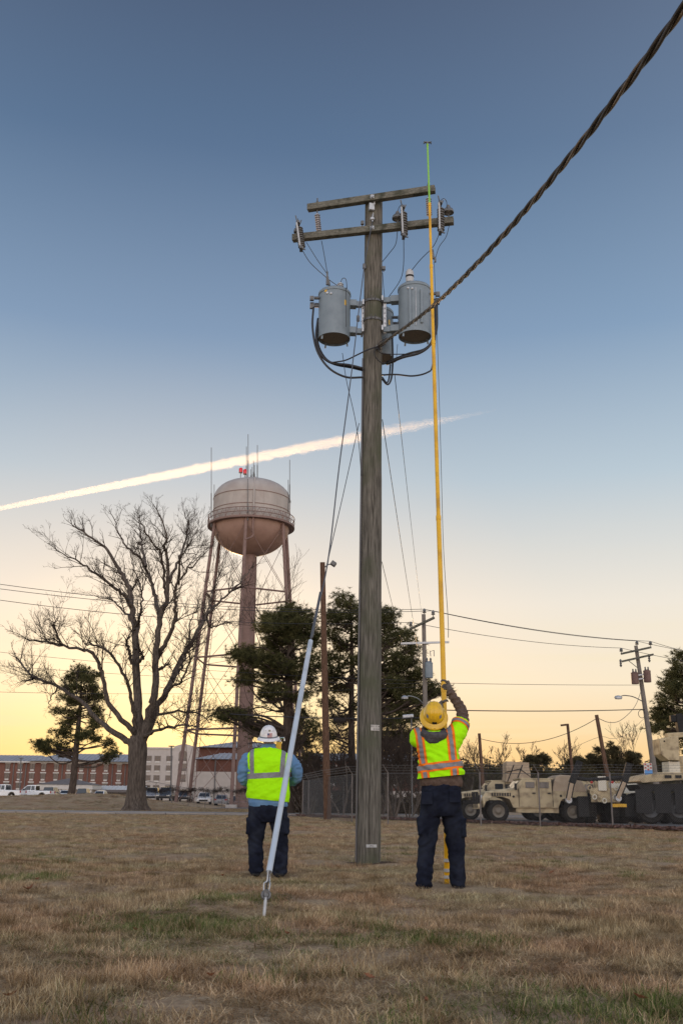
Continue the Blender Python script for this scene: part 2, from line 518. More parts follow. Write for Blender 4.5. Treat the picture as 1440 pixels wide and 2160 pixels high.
m = bpy.data.materials.new('dry_turf')
t, b = nodes_of(m)
b.inputs['Roughness'].default_value = 1.0
b.inputs['Specular IOR Level'].default_value = 0.05
gpos = t.nodes.new('ShaderNodeNewGeometry')
def nz(scale, detail=6.0, stretch=None):
    n = t.nodes.new('ShaderNodeTexNoise')
    n.inputs['Scale'].default_value = scale
    n.inputs['Detail'].default_value = detail
    n.inputs['Roughness'].default_value = 0.65
    if stretch:
        mp = t.nodes.new('ShaderNodeMapping')
        mp.inputs['Scale'].default_value = stretch
        t.links.new(gpos.outputs['Position'], mp.inputs[0])
        t.links.new(mp.outputs[0], n.inputs['Vector'])
    else:
        t.links.new(gpos.outputs['Position'], n.inputs['Vector'])
    return n.outputs[0]
def rmp(f, stops):
    n = t.nodes.new('ShaderNodeValToRGB')
    e = n.color_ramp.elements
    while len(e) < len(stops):
        e.new(0.5)
    for el, (p, c) in zip(e, stops):
        el.position = p; el.color = (*c, 1)
    t.links.new(f, n.inputs[0])
    return n.outputs[0]
def mixc(f, a, bb, kind='MIX'):
    n = t.nodes.new('ShaderNodeMixRGB'); n.blend_type = kind
    for i, v in enumerate((f, a, bb)):
        if isinstance(v, float): n.inputs[i].default_value = v
        elif isinstance(v, tuple): n.inputs[i].default_value = (*v, 1)
        else: t.links.new(v, n.inputs[i])
    return n.outputs[0]
fine = rmp(nz(26, 8), [(0.32, (0.12, 0.083, 0.05)), (0.5, (0.35, 0.25, 0.155)), (0.68, (0.56, 0.43, 0.28))])
patch = rmp(nz(0.55, 6, (1, 0.7, 1)), [(0.42, (0.43, 0.29, 0.20)), (0.6, (0.46, 0.355, 0.225))])
base = mixc(0.45, fine, patch)
green = rmp(nz(0.42, 6, (0.8, 1.3, 1)), [(0.56, (0, 0, 0)), (0.70, (0.55, 0.55, 0.55))])
base = mixc(green, base, (0.15, 0.165, 0.06))
t.links.new(base, b.inputs['Base Color'])
bp = t.nodes.new('ShaderNodeBump'); bp.inputs['Strength'].default_value = 1.0; bp.inputs['Distance'].default_value = 0.03
t.links.new(nz(30, 8), bp.inputs['Height']); t.links.new(bp.outputs[0], b.inputs['Normal'])
ground = link_mesh('ground', me, m, smooth=180)
tag(ground, 'broad lawn of dry brown winter grass', kind='structure')

# road past the oak, with low edging
mb = MB()
mb.box((-40, 70, 0.03), (230, 12.0, 0.06))
mb.build('road', M['road'])['kind'] = 'structure'
mb = MB()
for k in range(36):
    mb.box((-70 + k * 3.05, 63.75, 0.055), (3.0, 0.35, 0.11))
mb.build('kerb', M['road'])['kind'] = 'structure'
# yard behind the fence
e0, e1 = FA - fdir * 0 + fnor * 1.3, FB + fdir * 22 + fnor * 1.3
mb = MB()
q = [e0, e1, e1 + fnor * 60 + fdir * 60, Vector((e0.x - 2, 62.4, 0)) ]
mb.poly([(p.x, p.y, 0.075) for p in q])
mb.poly([(-14, 62.5, 0.041), (75, 62.5, 0.041), (75, 63.5, 0.041), (-14, 63.5, 0.041)])
yard = mb.build('parking_yard', M['asphalt']); yard['kind'] = 'structure'
# car park far left, behind the mound, and beyond the road
mb = MB()
mb.poly([(-14, 108, 0.03), (40, 108, 0.03), (40, 175, 0.03), (-22, 175, 0.03)])
mb.build('car_park', M['asphalt'])['kind'] = 'structure'
# leaf litter along the fence foot
mv, mf = [], []
for k in range(9000):
    s_ = rng.uniform(-0.5, (FB - FA).length + 12)
    o_ = rng.normal(0.15, 0.42)
    c_ = FA + fdir * s_ + fnor * o_
    a_ = rng.uniform(0, 6.28); l_ = rng.uniform(0.03, 0.085); w_ = l_ * 0.5
    tl = rng.uniform(-0.8, 0.8)
    d_ = Vector((math.cos(a_), math.sin(a_), tl)); n_ = Vector((-math.sin(a_), math.cos(a_), rng.uniform(-0.5, 0.5)))
    z_ = rng.uniform(0.06, 0.14)
    bse = len(mv)
    for p in (c_ - d_ * l_, c_ + n_ * w_, c_ + d_ * l_, c_ - n_ * w_):
        mv.append((p.x, p.y, max(0.012, p.z + z_)))
    mf.append((bse, bse + 1, bse + 2, bse + 3))
me = bpy.data.meshes.new('leaf_litter'); me.from_pydata(mv, [], mf)
ll = link_mesh('leaf_litter', me, M['mulch'])
tag(ll, 'strip of reddish brown leaf litter along the fence foot', 'leaf litter', kind='stuff')
mb = MB()
q0, q1 = FA - fdir * 0.5, FB + fdir * 14
mb.poly([(p.x, p.y, 0.062) for p in (q0 - fnor * 0.45, q1 - fnor * 0.45, q1 + fnor * 1.25, q0 + fnor * 1.25)])
mb.build('soil_strip', M['mulch'])['kind'] = 'structure'

# dark soil-coloured disc added round the pole foot to paint contact shade
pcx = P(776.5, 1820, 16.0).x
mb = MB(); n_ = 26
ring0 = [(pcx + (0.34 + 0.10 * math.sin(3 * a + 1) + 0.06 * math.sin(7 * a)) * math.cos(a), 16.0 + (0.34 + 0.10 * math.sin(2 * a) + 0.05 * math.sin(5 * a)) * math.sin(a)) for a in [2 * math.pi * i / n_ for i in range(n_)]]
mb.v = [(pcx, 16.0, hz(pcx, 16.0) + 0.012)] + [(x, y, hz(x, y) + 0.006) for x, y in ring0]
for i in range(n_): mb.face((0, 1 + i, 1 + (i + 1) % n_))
mb.build('contact_patch', mat('contact_shade', (0.075, 0.052, 0.036), 1.0, c2=(0.14, 0.10, 0.07), scale=14, bump=1.0, spec=0.05))['kind'] = 'structure'

# ------------------------------------------------------------------ contrail (ice cloud lit by the low sun)
ALT = 9000.0
def sky_pt(x, y):
    p = P(x, y, 1000.0)
    k = (ALT - CAMH) / (p.z - CAMH)
    return Vector((p.x * k, p.y * k, ALT))
ca, cb = sky_pt(-60, 1084), sky_pt(1110, 852)
n_c = 260
cdir = (cb - ca).normalized()
cside = Vector((-cdir.y, cdir.x, 0))
def contrail(name, ca, cb, rad, lump, dens, label, seed):
    """Nested closed tubes of ice cloud: a dense core that ends first, and ever thinner, longer sheaths."""
    v, f, mi, mats = [], [], [], []
    n_c, ns = 420, 16
    for shell, (rs, ds, ua, ub) in enumerate(((0.48, 0.46, 0.44, 0.72), (0.72, 0.30, 0.52, 0.84), (0.95, 0.20, 0.60, 0.93), (1.12, 0.10, 0.70, 0.97), (1.32, 0.05, 0.80, 1.0))):
        b = len(v)
        n1 = round(ub * n_c)
        for i in range(n1 + 1):
            u = i / n_c
            c = ca.lerp(cb, u)
            r = rad(u) * rs * max(0.012, 1 - float(sstep(ua, ub, u)))
            for j in range(ns):
                a = 2 * math.pi * j / ns
                q = Vector((u * n_c * 0.21, math.cos(a) * 1.3 + seed + 0.15 * shell, math.sin(a) * 1.3))
                nn = mnoise.fractal(q, 0.7, 2.3, 6) + 0.35 * mnoise.noise(q * 6.0)
                rr = r * max(0.2, 1 + lump(u) * nn)
                v.append(tuple(c + cside * (math.cos(a) * rr) + Vector((0, 0, 1)) * (math.sin(a) * rr)))
        for i in range(n1):
            for j in range(ns):
                j2 = (j + 1) % ns
                f.append((b + i * ns + j, b + i * ns + j2, b + (i + 1) * ns + j2, b + (i + 1) * ns + j)); mi.append(shell)
        f.append(tuple(b + j for j in range(ns - 1, -1, -1))); f.append(tuple(b + n1 * ns + j for j in range(ns))); mi += [shell] * 2
        m = bpy.data.materials.new('ice_cloud'); m.use_nodes = True
        t = m.node_tree; t.nodes.clear()
        vo = t.nodes.new('ShaderNodeVolumeScatter')
        vo.inputs['Color'].default_value = (1, 0.99, 0.965, 1)
        vo.inputs['Density'].default_value = dens * ds
        vo.inputs['Anisotropy'].default_value = 0.72
        oo = t.nodes.new('ShaderNodeOutputMaterial')
        t.links.new(vo.outputs[0], oo.inputs['Volume'])
        mats.append(m)
    me = bpy.data.meshes.new(name); me.from_pydata(v, [], f)
    o = link_mesh(name, me, mats)
    me.polygons.foreach_set('material_index', mi)
    return tag(o, label, 'contrail', kind='stuff')
contrail('contrail', ca, cb, lambda u: 58 + 58 * min(1, u / 0.5),
         lambda u: 0.14 + 0.30 * u, 0.0085, 'long white contrail slanting up across the sky behind the water tower', 3)

# ------------------------------------------------------------------ buildings
XR = [720]                                            # photo column at which heights are read
def wx(x, Y):
    return P(x, 1650, Y).x
def wz(y, Y):
    return P(XR[0], y, Y).z
def hip_roof(mb, x0, x1, y0, y1, z0, z1, over=0.5, ridge_in=None, m=0):
    ri = (y1 - y0) / 2 if ridge_in is None else ridge_in
    ym = (y0 + y1) / 2
    b_ = len(mb.v)
    mb.v += [(x0 - over, y0 - over, z0), (x1 + over, y0 - over, z0), (x1 + over, y1 + over, z0), (x0 - over, y1 + over, z0),
             (x0 + ri, ym, z1), (x1 - ri, ym, z1)]
    for q in ((0, 1, 5, 4), (1, 2, 5), (2, 3, 4, 5), (3, 0, 4), (3, 2, 1, 0)):
        mb.face([b_ + i for i in q], m)
def roof_seams(mb, x0, x1, ye, ze, yr, zr, step, ri=0.0, r=0.05):
    n = int((x1 - x0) / step)
    for i in range(n + 1):
        x = x0 + i * step
        k = 1.0
        if ri > 0:
            k = min(1.0, (x - x0) / ri, (x1 - x) / ri)
        if k <= 0.02:
            continue
        mb.beam((x, ye, ze + r), (x, ye + (yr - ye) * k, ze + (zr - ze) * k + r), 0.09, 0.12)
def window(parent, x, z, y, w, h, lintel=True, unit=True, fm=None):
    g = MB().box((x, y - 0.02, z), (w, 0.08, h)).build('window', M['win_glass'], parent, world=True)
    f = MB()
    f.box((x - w / 2, y - 0.06, z), (0.10, 0.12, h + 0.1)); f.box((x + w / 2, y - 0.06, z), (0.10, 0.12, h + 0.1))
    f.box((x, y - 0.065, z), (0.07, 0.11, h)); f.box((x, y - 0.062, z), (w, 0.11, 0.07))
    f.build('frame', fm or M['roof_dark'], g, world=True)
    if lintel:
        MB().box((x, y - 0.07, z + h / 2 + 0.16), (w + 0.35, 0.14, 0.32)).build('lintel', M['white_paint'], g, world=True)
    if unit:
        MB().box((x, y - 0.08, z - h / 2 - 0.24), (w * 0.82, 0.18, 0.42)).build('air_conditioner', M['white_paint'], g, world=True)
    return g

XR[0] = 140
# brick dormitory on the left
Y1 = 280.0
x0, x1, ze, zr = wx(-90, Y1), wx(312, Y1), wz(1607, Y1), wz(1590, Y1)
dorm = thing('brick_dormitory', 'long red brick dormitory with grey hipped metal roof behind the white pickups', 'building', ((x0 + x1) / 2, Y1, 0))
MB().box(((x0 + x1) / 2, Y1 + 8, ze / 2), (x1 - x0, 16, ze)).build('wall', M['brick'], dorm, world=True)
mb = MB()
xm = wx(82, Y1)
hip_roof(mb, x0, xm + 3, Y1, Y1 + 16, ze + 0.01, zr - 0.2, 0.8, 5)
rf = mb.build('roof', M['roof_metal'], dorm, world=True)
mb = MB(); roof_seams(mb, x0, xm + 3, Y1 - 0.8, ze + 0.05, Y1 + 8, zr - 0.2, 1.1, 5)
mb.build('standing_seam', M['roof_metal'], rf, world=True)
mb = MB(); hip_roof(mb, xm - 2, x1, Y1 - 1.2, Y1 + 17, ze + 0.13, zr + 0.35, 0.8, 5)
rf = mb.build('roof', M['roof_metal'], dorm, world=True)
mb = MB(); roof_seams(mb, xm - 2, x1, Y1 - 2.0, ze + 0.18, Y1 + 8, zr + 0.35, 1.1, 5)
mb.build('standing_seam', M['roof_metal'], rf, world=True)
MB().box(((x0 + x1) / 2, Y1 - 0.45, ze - 0.16), (x1 - x0 + 1, 0.7, 0.36)).build('fascia', M['white_paint'], dorm, world=True)
for cx in (-38, -12, 14, 40, 66, 90, 117, 143, 170, 196, 222, 250, 276):
    for cyy in (1617.5, 1637.5, 1657.5):
        window(dorm, wx(cx, Y1), wz(cyy, Y1), Y1, 1.25, 1.45)
for cx in (27, 53, 130, 184, 236, 263):
    MB().box((wx(cx, Y1), Y1 - 0.1, ze / 2), (0.28, 0.2, ze - 0.7)).build('downspout', M['roof_dark'], dorm, world=True)

XR[0] = 350
# white stucco block with an arched parapet
Y2 = 268.0
x0, x1, zt = wx(303, Y2), wx(408, Y2), wz(1577, Y2)
stu = thing('stucco_block', 'cream white stucco building with arched parapet beyond the bare oak', 'building', ((x0 + x1) / 2, Y2, 0))
xa, xb = wx(364, Y2), wx(402, Y2)
pts = [(x0, 0), (x1, 0), (x1, zt)]
zp = wz(1569, Y2)
for i in range(13):
    a = i / 12
    pts.append((x1 - 0.3 - (x1 - 0.3 - xa) * a, zt + (zp - zt) * (0.35 + 0.65 * math.sin(math.pi * a))))
pts += [(xa, zt), (x0, zt)]
b_ = MB(); b_.prism(pts, Y2, Y2 + 14)
b_.build('wall', M['stucco'], stu, world=True)
MB().box(((x0 + xa) / 2, Y2 - 0.12, zt - 0.1), (xa - x0, 0.3, 0.35)).build('coping', M['white_paint'], stu, world=True)
for cx in (311, 330, 355):
    for cyy in (1600, 1620, 1641, 1662):
        window(stu, wx(cx, Y2), wz(cyy, Y2), Y2, 1.45, 1.3, lintel=False)
for k, cyy in enumerate((1597, 1618, 1641)):
    x, z = wx(383, Y2), wz(cyy, Y2)
    mb = MB()
    w, h = 2.1, 1.9
    pl = [(x - w / 2, z - h / 2), (x + w / 2, z - h / 2), (x + w / 2, z + h / 2)]
    if k == 0:
        pl += [(x + w / 2 * math.cos(math.pi * i / 8), z + h / 2 + 0.85 * math.sin(math.pi * i / 8)) for i in range(1, 8)]
    pl.append((x - w / 2, z + h / 2))
    mb.prism(pl, Y2 - 0.05, Y2 + 0.2)
    bal = mb.build('balcony_opening', M['win_glass'], stu, world=True)
    mb = MB()
    mb.box((x, Y2 - 0.12, z - h / 2 + 0.55), (w, 0.08, 0.07))
    for j in range(9):
        mb.box((x - w / 2 + j * w / 8, Y2 - 0.12, z - h / 2 + 0.28), (0.05, 0.06, 0.5))
    mb.build('railing', M['steel_dark'], bal, world=True)

XR[0] = 470
# brick hall with white lower wall and stepped grey roofs
Y3 = 152.0
x0, x1 = wx(412, Y3), wx(600, Y3)
hall = thing('brick_hall', 'brick and white panelled hall with stepped grey roofs behind the water tower', 'building', ((x0 + x1) / 2, Y3, 0))
zb, z2, z3 = wz(1628, Y3), wz(1602, Y3), wz(1585, Y3)
MB().box(((x0 + x1) / 2, Y3 + 6, zb / 2), (x1 - x0, 12, zb)).build('lower_wall', M['stucco'], hall, world=True)
MB().box(((x0 + x1) / 2, Y3 + 6.01, (zb + z2) / 2 + 0.01), (x1 - x0 - 0.04, 12, z2 - zb)).build('brick_band', M['brick_dark'], hall, world=True)
mb = MB(); hip_roof(mb, x0, x1, Y3, Y3 + 12, z2 + 0.03, z3, 0.5, 3.0)
rf = mb.build('roof', M['roof_metal'], hall, world=True)
mb = MB(); roof_seams(mb, x0, x1, Y3 - 0.5, z2 + 0.05, Y3 + 6, z3, 0.7, 3.0); mb.build('standing_seam', M['roof_metal'], rf, world=True)
Y3b = Y3 + 16
xa, xb = wx(416, Y3b), wx(600, Y3b)
za, zc, zd = wz(1603, Y3b), wz(1577, Y3b), wz(1559, Y3b)
MB().box(((xa + xb) / 2, Y3b + 6, zc / 2), (xb - xa, 11, zc)).build('upper_wall', M['brick_dark'], hall, world=True)
mb = MB(); hip_roof(mb, xa, xb, Y3b, Y3b + 12, zc + 0.02, zd, 0.5, 6.0)
rf = mb.build('upper_roof', M['roof_metal'], hall, world=True)
mb = MB(); roof_seams(mb, xa, xb, Y3b - 0.5, zc + 0.05, Y3b + 6, zd, 0.8, 6.0); mb.build('standing_seam', M['roof_metal'], rf, world=True)
MB().box((wx(453, Y3), Y3 - 0.08, z2 / 2), (0.14, 0.14, z2)).build('downspout', M['steel_dark'], hall, world=True)

XR[0] = 140
# low pavilion and covered walk
Y4 = 205.0
x0, x1 = wx(80, Y4), wx(195, Y4)
pav = thing('entrance_pavilion', 'low white pavilion with dark hipped roof in front of the dormitory', 'pavilion', ((x0 + x1) / 2, Y4, 0))
zf, zr = wz(1655, Y4), wz(1641, Y4)
mb = MB(); hip_roof(mb, x0, x1, Y4, Y4 + 8, zf, zr, 0.3, 5.0)
mb.build('roof', M['roof_dark'], pav, world=True)
MB().box(((x0 + x1) / 2, Y4 + 4, zf - 0.45), (x1 - x0 + 0.3, 8.3, 0.86)).build('fascia', M['white_paint'], pav, world=True)
MB().box(((x0 + x1) / 2 + 0.6, Y4 + 4.4, (zf - 0.9) / 2), (x1 - x0 - 2.2, 6, zf - 0.9)).build('wall', M['stucco'], pav, world=True)
for cx in (83, 110, 128, 168, 193):
    MB().box((wx(cx, Y4), Y4 + 0.2, (zf - 0.9) / 2), (0.32, 0.32, zf - 0.9)).build('column', M['white_paint'], pav, world=True)
for cx in (100, 120, 148, 178):
    window(pav, wx(cx, Y4 + 1.4), wz(1674, Y4), Y4 + 1.38, 1.1, 1.3, False, False)
XR[0] = 240
Y5 = 212.0
x0, x1 = wx(197, Y5), wx(305, Y5)
walk = thing('covered_walkway', 'covered walkway with pale ribbed roof running from the pavilion to the oak', 'walkway', ((x0 + x1) / 2, Y5, 0))
zr, zf = wz(1657, Y5), wz(1666, Y5)
mb = MB(); mb.poly([(x0, Y5, zf), (x1, Y5, zf), (x1, Y5 + 3.5, zr), (x0, Y5 + 3.5, zr)]); mb.poly([(x0, Y5, zf - 0.15), (x1, Y5, zf - 0.15), (x1, Y5 + 3.5, zr - 0.15), (x0, Y5 + 3.5, zr - 0.15)])
roof_seams(mb, x0, x1, Y5, zf, Y5 + 3.5, zr, 0.9)
mb.build('roof', M['white_paint'], walk, world=True)
MB().box(((x0 + x1) / 2, Y5 - 0.1, zf - 0.25), (x1 - x0, 0.2, 0.5)).build('fascia', M['roof_dark'], walk, world=True)
MB().box(((x0 + x1) / 2, Y5 + 4.2, zf / 2), (x1 - x0, 0.4, zf)).build('back_wall', M['stucco'], walk, world=True)
for i in range(7):
    MB().box((x0 + 0.5 + i * (x1 - x0 - 1) / 6, Y5 + 0.2, zf / 2 - 0.2), (0.2, 0.2, zf - 0.3)).build('post', M['roof_dark'], walk, world=True)

XR[0] = 760
# brick block behind the pines
Y6 = 190.0
x0, x1 = wx(612, Y6), wx(905, Y6)
blk = thing('brick_block', 'red brick building with white ground floor half hidden behind the pines', 'building', ((x0 + x1) / 2, Y6, 0))
zw, ze, zr = wz(1668, Y6), wz(1606, Y6), wz(1586, Y6)
MB().box(((x0 + x1) / 2, Y6 + 7, zw / 2), (x1 - x0, 14, zw)).build('lower_wall', M['stucco'], blk, world=True)
MB().box(((x0 + x1) / 2, Y6 + 7.01, (zw + ze) / 2 + 0.01), (x1 - x0 - 0.05, 14, ze - zw)).build('wall', M['brick_dark'], blk, world=True)
mb = MB(); hip_roof(mb, x0, x1, Y6, Y6 + 14, ze + 0.03, zr, 0.6, 4)
rf = mb.build('roof', M['roof_metal'], blk, world=True)
mb = MB(); roof_seams(mb, x0, x1, Y6 - 0.6, ze + 0.05, Y6 + 7, zr, 0.9, 4); mb.build('standing_seam', M['roof_metal'], rf, world=True)
for cx in (640, 671, 701, 728, 756, 784, 806, 832, 865, 890):
    for cyy in (1624, 1646):
        window(blk, wx(cx, Y6), wz(cyy, Y6), Y6, 1.15, 1.1)
for cx in (806, 864, 884):
    window(blk, wx(cx, Y6), wz(1683, Y6), Y6, 1.2, 1.5, False, False)

# ------------------------------------------------------------------ trees
def tubes_mesh(branches, n=5):
    """branches: list of (points Nx3, radii N) -> verts, faces arrays, one tapered tube each."""
    V, F, base = [], [], 0
    for pts, rad in branches:
        pts = np.asarray(pts, float); rad = np.asarray(rad, float)
        k = len(pts)
        tg = np.gradient(pts, axis=0)
        tg /= np.linalg.norm(tg, axis=1)[:, None] + 1e-9
        ref = np.array([0.31, 0.89, 0.33]) if abs(tg[0] @ np.array([0.31, 0.89, 0.33])) < 0.85 else np.array([1.0, 0.1, 0.0])
        u = ref - tg * (tg @ ref)[:, None]
        u /= np.linalg.norm(u, axis=1)[:, None] + 1e-9
        w = np.cross(tg, u)
        nn = n if rad[0] > 0.05 else 3
        a = 2 * np.pi * np.arange(nn) / nn
        ring = (u[:, None, :] * np.cos(a)[None, :, None] + w[:, None, :] * np.sin(a)[None, :, None]) * rad[:, None, None] + pts[:, None, :]
        V.append(ring.reshape(-1, 3))
        i = np.arange(k - 1)[:, None] * nn
        j = np.arange(nn)[None, :]
        j2 = (j + 1) % nn
        q = np.stack([i + j, i + j2, i + nn + j2, i + nn + j], -1).reshape(-1, 4) + base
        F.append(q)
        base += k * nn
    return np.concatenate(V), np.concatenate(F)
def np_mesh(name, V, F):
    me = bpy.data.meshes.new(name)
    V = np.asarray(V, np.float32); F = np.asarray(F, np.int32)
    k = F.shape[1]
    me.vertices.add(len(V)); me.vertices.foreach_set('co', V.reshape(-1))
    me.loops.add(F.size); me.loops.foreach_set('vertex_index', F.reshape(-1))
    me.polygons.add(len(F))
    me.polygons.foreach_set('loop_start', np.arange(0, F.size, k, dtype=np.int32))
    me.update(calc_edges=True)
    return me
def nv(v):
    return v / (np.linalg.norm(v) + 1e-9)
def grow(out, p, d, L, r, level, up=0.25, wig=0.25, kids=(3, 5), rmin=0.006, rg=None):
    """Recursive bare branch: wiggly tube with side shoots."""
    n = max(2, int(2 + L / 0.6))
    pts = [p]
    dd = nv(d)
    for i in range(n):
        dd = nv(dd + rg.normal(0, wig, 3) * 0.55 + np.array([0, 0, up * 0.25]))
        pts.append(pts[-1] + dd * L / n)
    rad = np.linspace(r, max(rmin, r * 0.35), n + 1)
    out.append((pts, rad))
    if level <= 0:
        return
    nk = rg.integers(kids[0], kids[1] + 1)
    for c in range(nk):
        t = rg.uniform(0.25, 1.0)
        i = min(n - 1, int(t * n))
        q = pts[i] + (pts[i + 1] - pts[i]) * (t * n - i if t < 1 else 0)
        ax = nv(pts[i + 1] - pts[i])
        side = nv(np.cross(ax, rg.normal(0, 1, 3)))
        a = rg.uniform(0.45, 0.95)
        grow(out, q, ax * math.cos(a) + side * math.sin(a) + np.array([0, 0, up]), L * rg.uniform(0.42, 0.68), max(rmin, rad[i] * rg.uniform(0.45, 0.65)), level - 1, up, wig, kids, rmin, rg)

# --- the old oak: limbs follow the photograph, twigs grow from them
def oak():
    YO = 81.0
    rg = np.random.default_rng(11)
    base = G(287, 1712)
    root = thing('bare_oak_tree', 'large leafless oak with thick spreading limbs and flared trunk by the road', 'tree', (base.x, YO, 0))
    o0 = np.array([base.x, YO, 0])
    def limb(pp, r0, r1, dy):
        k = len(pp)
        q = [P(x + (290 - x) * 0.05 * i / (k - 1), y + (1400 - y) * 0.035 * i / (k - 1), YO + dy * (i / (k - 1)) ** 1.2) for i, (x, y) in enumerate(pp)]
        s = spline(q, 5)
        n = len(s)
        s = [np.array(v) + (rg.normal(0, 0.06, 3) if 1 < i < n - 1 else 0) for i, v in enumerate(s)]
        rr = [0.88 * px(r0 + (r1 - r0) * (i / (n - 1)) ** 0.75, YO) for i in range(n)]
        return s, rr
    L = []
    L.append(limb([(286, 1575), (268, 1563), (232, 1538), (206, 1520), (167, 1481), (121, 1452), (70, 1432), (51, 1420), (23, 1388)], 9.5, 2.0, 6))
    L.append(limb([(288, 1552), (270, 1531), (233, 1491), (216, 1432), (198, 1382), (167, 1368), (121, 1362), (84, 1352), (47, 1347)], 8, 1.4, -7))
    L.append(limb([(288, 1545), (280, 1490), (268, 1444), (249, 1401), (222, 1370), (191, 1358), (174, 1357)], 6, 1.3, -10))
    L.append(limb([(292, 1575), (291, 1530), (290, 1467), (286, 1351), (278, 1273), (268, 1230), (249, 1195), (218, 1148), (175, 1117), (144, 1094)], 15, 1.2, 3))
    L.append(limb([(279, 1280), (262, 1255), (241, 1238), (198, 1203), (156, 1176), (113, 1154)], 6, 1.0, -8))
    L.append(limb([(284, 1330), (272, 1300), (258, 1285), (235, 1262), (205, 1256)], 4, 1.0, 7))
    L.append(limb([(287, 1370), (292, 1320), (300, 1280), (296, 1240), (283, 1195), (276, 1160)], 4, 1.0, 8))
    L.append(limb([(294, 1580), (312, 1520), (325, 1467), (331, 1390), (338, 1300), (352, 1261), (358, 1203), (350, 1150), (354, 1117), (334, 1063)], 13, 1.2, -4))
    L.append(limb([(338, 1305), (330, 1262), (323, 1230), (296, 1175), (268, 1148), (245, 1109), (233, 1074)], 6.5, 1.0, 6))
    L.append(limb([(308, 1195), (300, 1150), (296, 1117), (290, 1072)], 4, 0.9, 9))
    L.append(limb([(352, 1261), (348, 1230), (342, 1168), (311, 1117), (296, 1084)], 5, 0.9, -6))
    L.append(limb([(333, 1385), (342, 1370), (366, 1323), (373, 1273), (377, 1230), (404, 1195), (436, 1164)], 7.5, 1.2, -8))
    L.append(limb([(356, 1230), (378, 1180), (392, 1140), (400, 1105), (396, 1078)], 4.5, 0.9, 5))
    L.append(limb([(377, 1232), (380, 1180), (398, 1150), (415, 1120)], 3.6, 0.8, -9))
    L.append(limb([(298, 1570), (330, 1500), (358, 1448), (385, 1390), (420, 1331), (436, 1300), (459, 1277), (490, 1249), (517, 1222), (541, 1192)], 10, 1.1, 8))
    L.append(limb([(436, 1300), (447, 1323), (482, 1310), (502, 1316)], 3, 0.9, 9))
    L.append(limb([(432, 1310), (447, 1260), (460, 1225), (478, 1190)], 3.4, 0.9, 3))
    L.append(limb([(345, 1468), (370, 1430), (389, 1400), (400, 1350), (410, 1300), (440, 1262)], 5, 0.9, 12))
    L.append(limb([(340, 1476), (362, 1452), (389, 1432), (404, 1393), (402, 1362)], 4.5, 1.0, -9))
    L.append(limb([(302, 1556), (319, 1547), (350, 1539), (397, 1533), (432, 1541)], 5.5, 1.3, -10))
    L.append(limb([(312, 1522), (334, 1508), (389, 1504), (428, 1508), (450, 1530)], 5, 1.0, 9))
    L.append(limb([(121, 1452), (112, 1462), (100, 1478), (95, 1490)], 2.2, 0.7, 5))
    L.append(limb([(70, 1432), (52, 1436), (32, 1440)], 2.8, 0.8, 6))
    L.append(limb([(128, 1360), (118, 1335), (107, 1315), (113, 1305)], 3.0, 1.0, -7))
    L.append(limb([(279, 1400), (272, 1372), (266, 1350)], 5, 3.0, -2))           # broken stub
    L.append(limb([(290, 1400), (298, 1392), (302, 1384)], 5, 3.5, -1.5))
    L.append(limb([(336, 1412), (345, 1408), (357, 1402)], 4, 2.4, -2))
    L.append(limb([(286, 1320), (292, 1312), (294, 1300)], 5, 3, -2))
    # trunk with root flare
    tv = []
    prof = [(1716, 33), (1708, 29), (1698, 24), (1680, 20.5), (1650, 18.5), (1615, 18.3), (1590, 19.5), (1570, 19), (1552, 15)]
    cx = [287, 287, 287.5, 288, 289, 290, 291, 291, 291]
    n = 36
    for (y, r), x in zip(prof, cx):
        c = P(x, y, YO)
        for j in range(n):
            a = 2 * math.pi * j / n
            flare = 1 + (0.22 * max(0, (r - 20) / 13)) * math.cos(a * 5 + 0.6) + 0.05 * math.cos(a * 9 + y * 0.02)
            rr = px(r, YO) * flare
            tv.append((c.x - o0[0] + rr * math.cos(a), rr * math.sin(a), c.z + (-0.1 if y == 1716 else 0)))
    tf = []
    for i in range(len(prof) - 1):
        for j in range(n):
            tf.append((i * n + j, i * n + (j + 1) % n, (i + 1) * n + (j + 1) % n, (i + 1) * n + j))
    me = bpy.data.meshes.new('trunk'); me.from_pydata(tv, [], tf)
    tr = link_mesh('trunk', me, M['bark'], root, smooth=180)
    for s, rr in L:
        V, F = tubes_mesh([(s, rr)], 9)
        link_mesh('limb', np_mesh('limb', V - o0, F), M['bark'], tr, smooth=180)
    # shoots and twigs
    tw = []
    def shoot(p, d, L, r, level):
        n = max(3, int(L / 0.55))
        pts = [p]; dd = nv(d); bend = rg.normal(0, 0.10, 3)
        for i in range(n):
            dd = nv(dd + bend * 0.35 + rg.normal(0, 0.085, 3) + np.array([0, 0, 0.045]))
            pts.append(pts[-1] + dd * L / n)
        rad = np.linspace(r, max(0.0062, r * 0.3), n + 1)
        tw.append((pts, rad))
        if level <= 0: return
        m = int(L * (2.3 if level > 1 else 3.2)) + 1
        for c in range(m):
            t = rg.uniform(0.18, 1.0); i = min(n - 1, int(t * n))
            ax = nv(pts[i + 1] - pts[i]); side = nv(np.cross(ax, rg.normal(0, 1, 3)))
            a = rg.uniform(0.5, 0.95)
            shoot(pts[i] + (pts[i + 1] - pts[i]) * rg.uniform(0, 1), ax * math.cos(a) + side * math.sin(a) + np.array([0, 0, 0.22]), L * rg.uniform(0.34, 0.58) * (1 - 0.35 * t), max(0.0062, rad[i] * 0.6), level - 1)
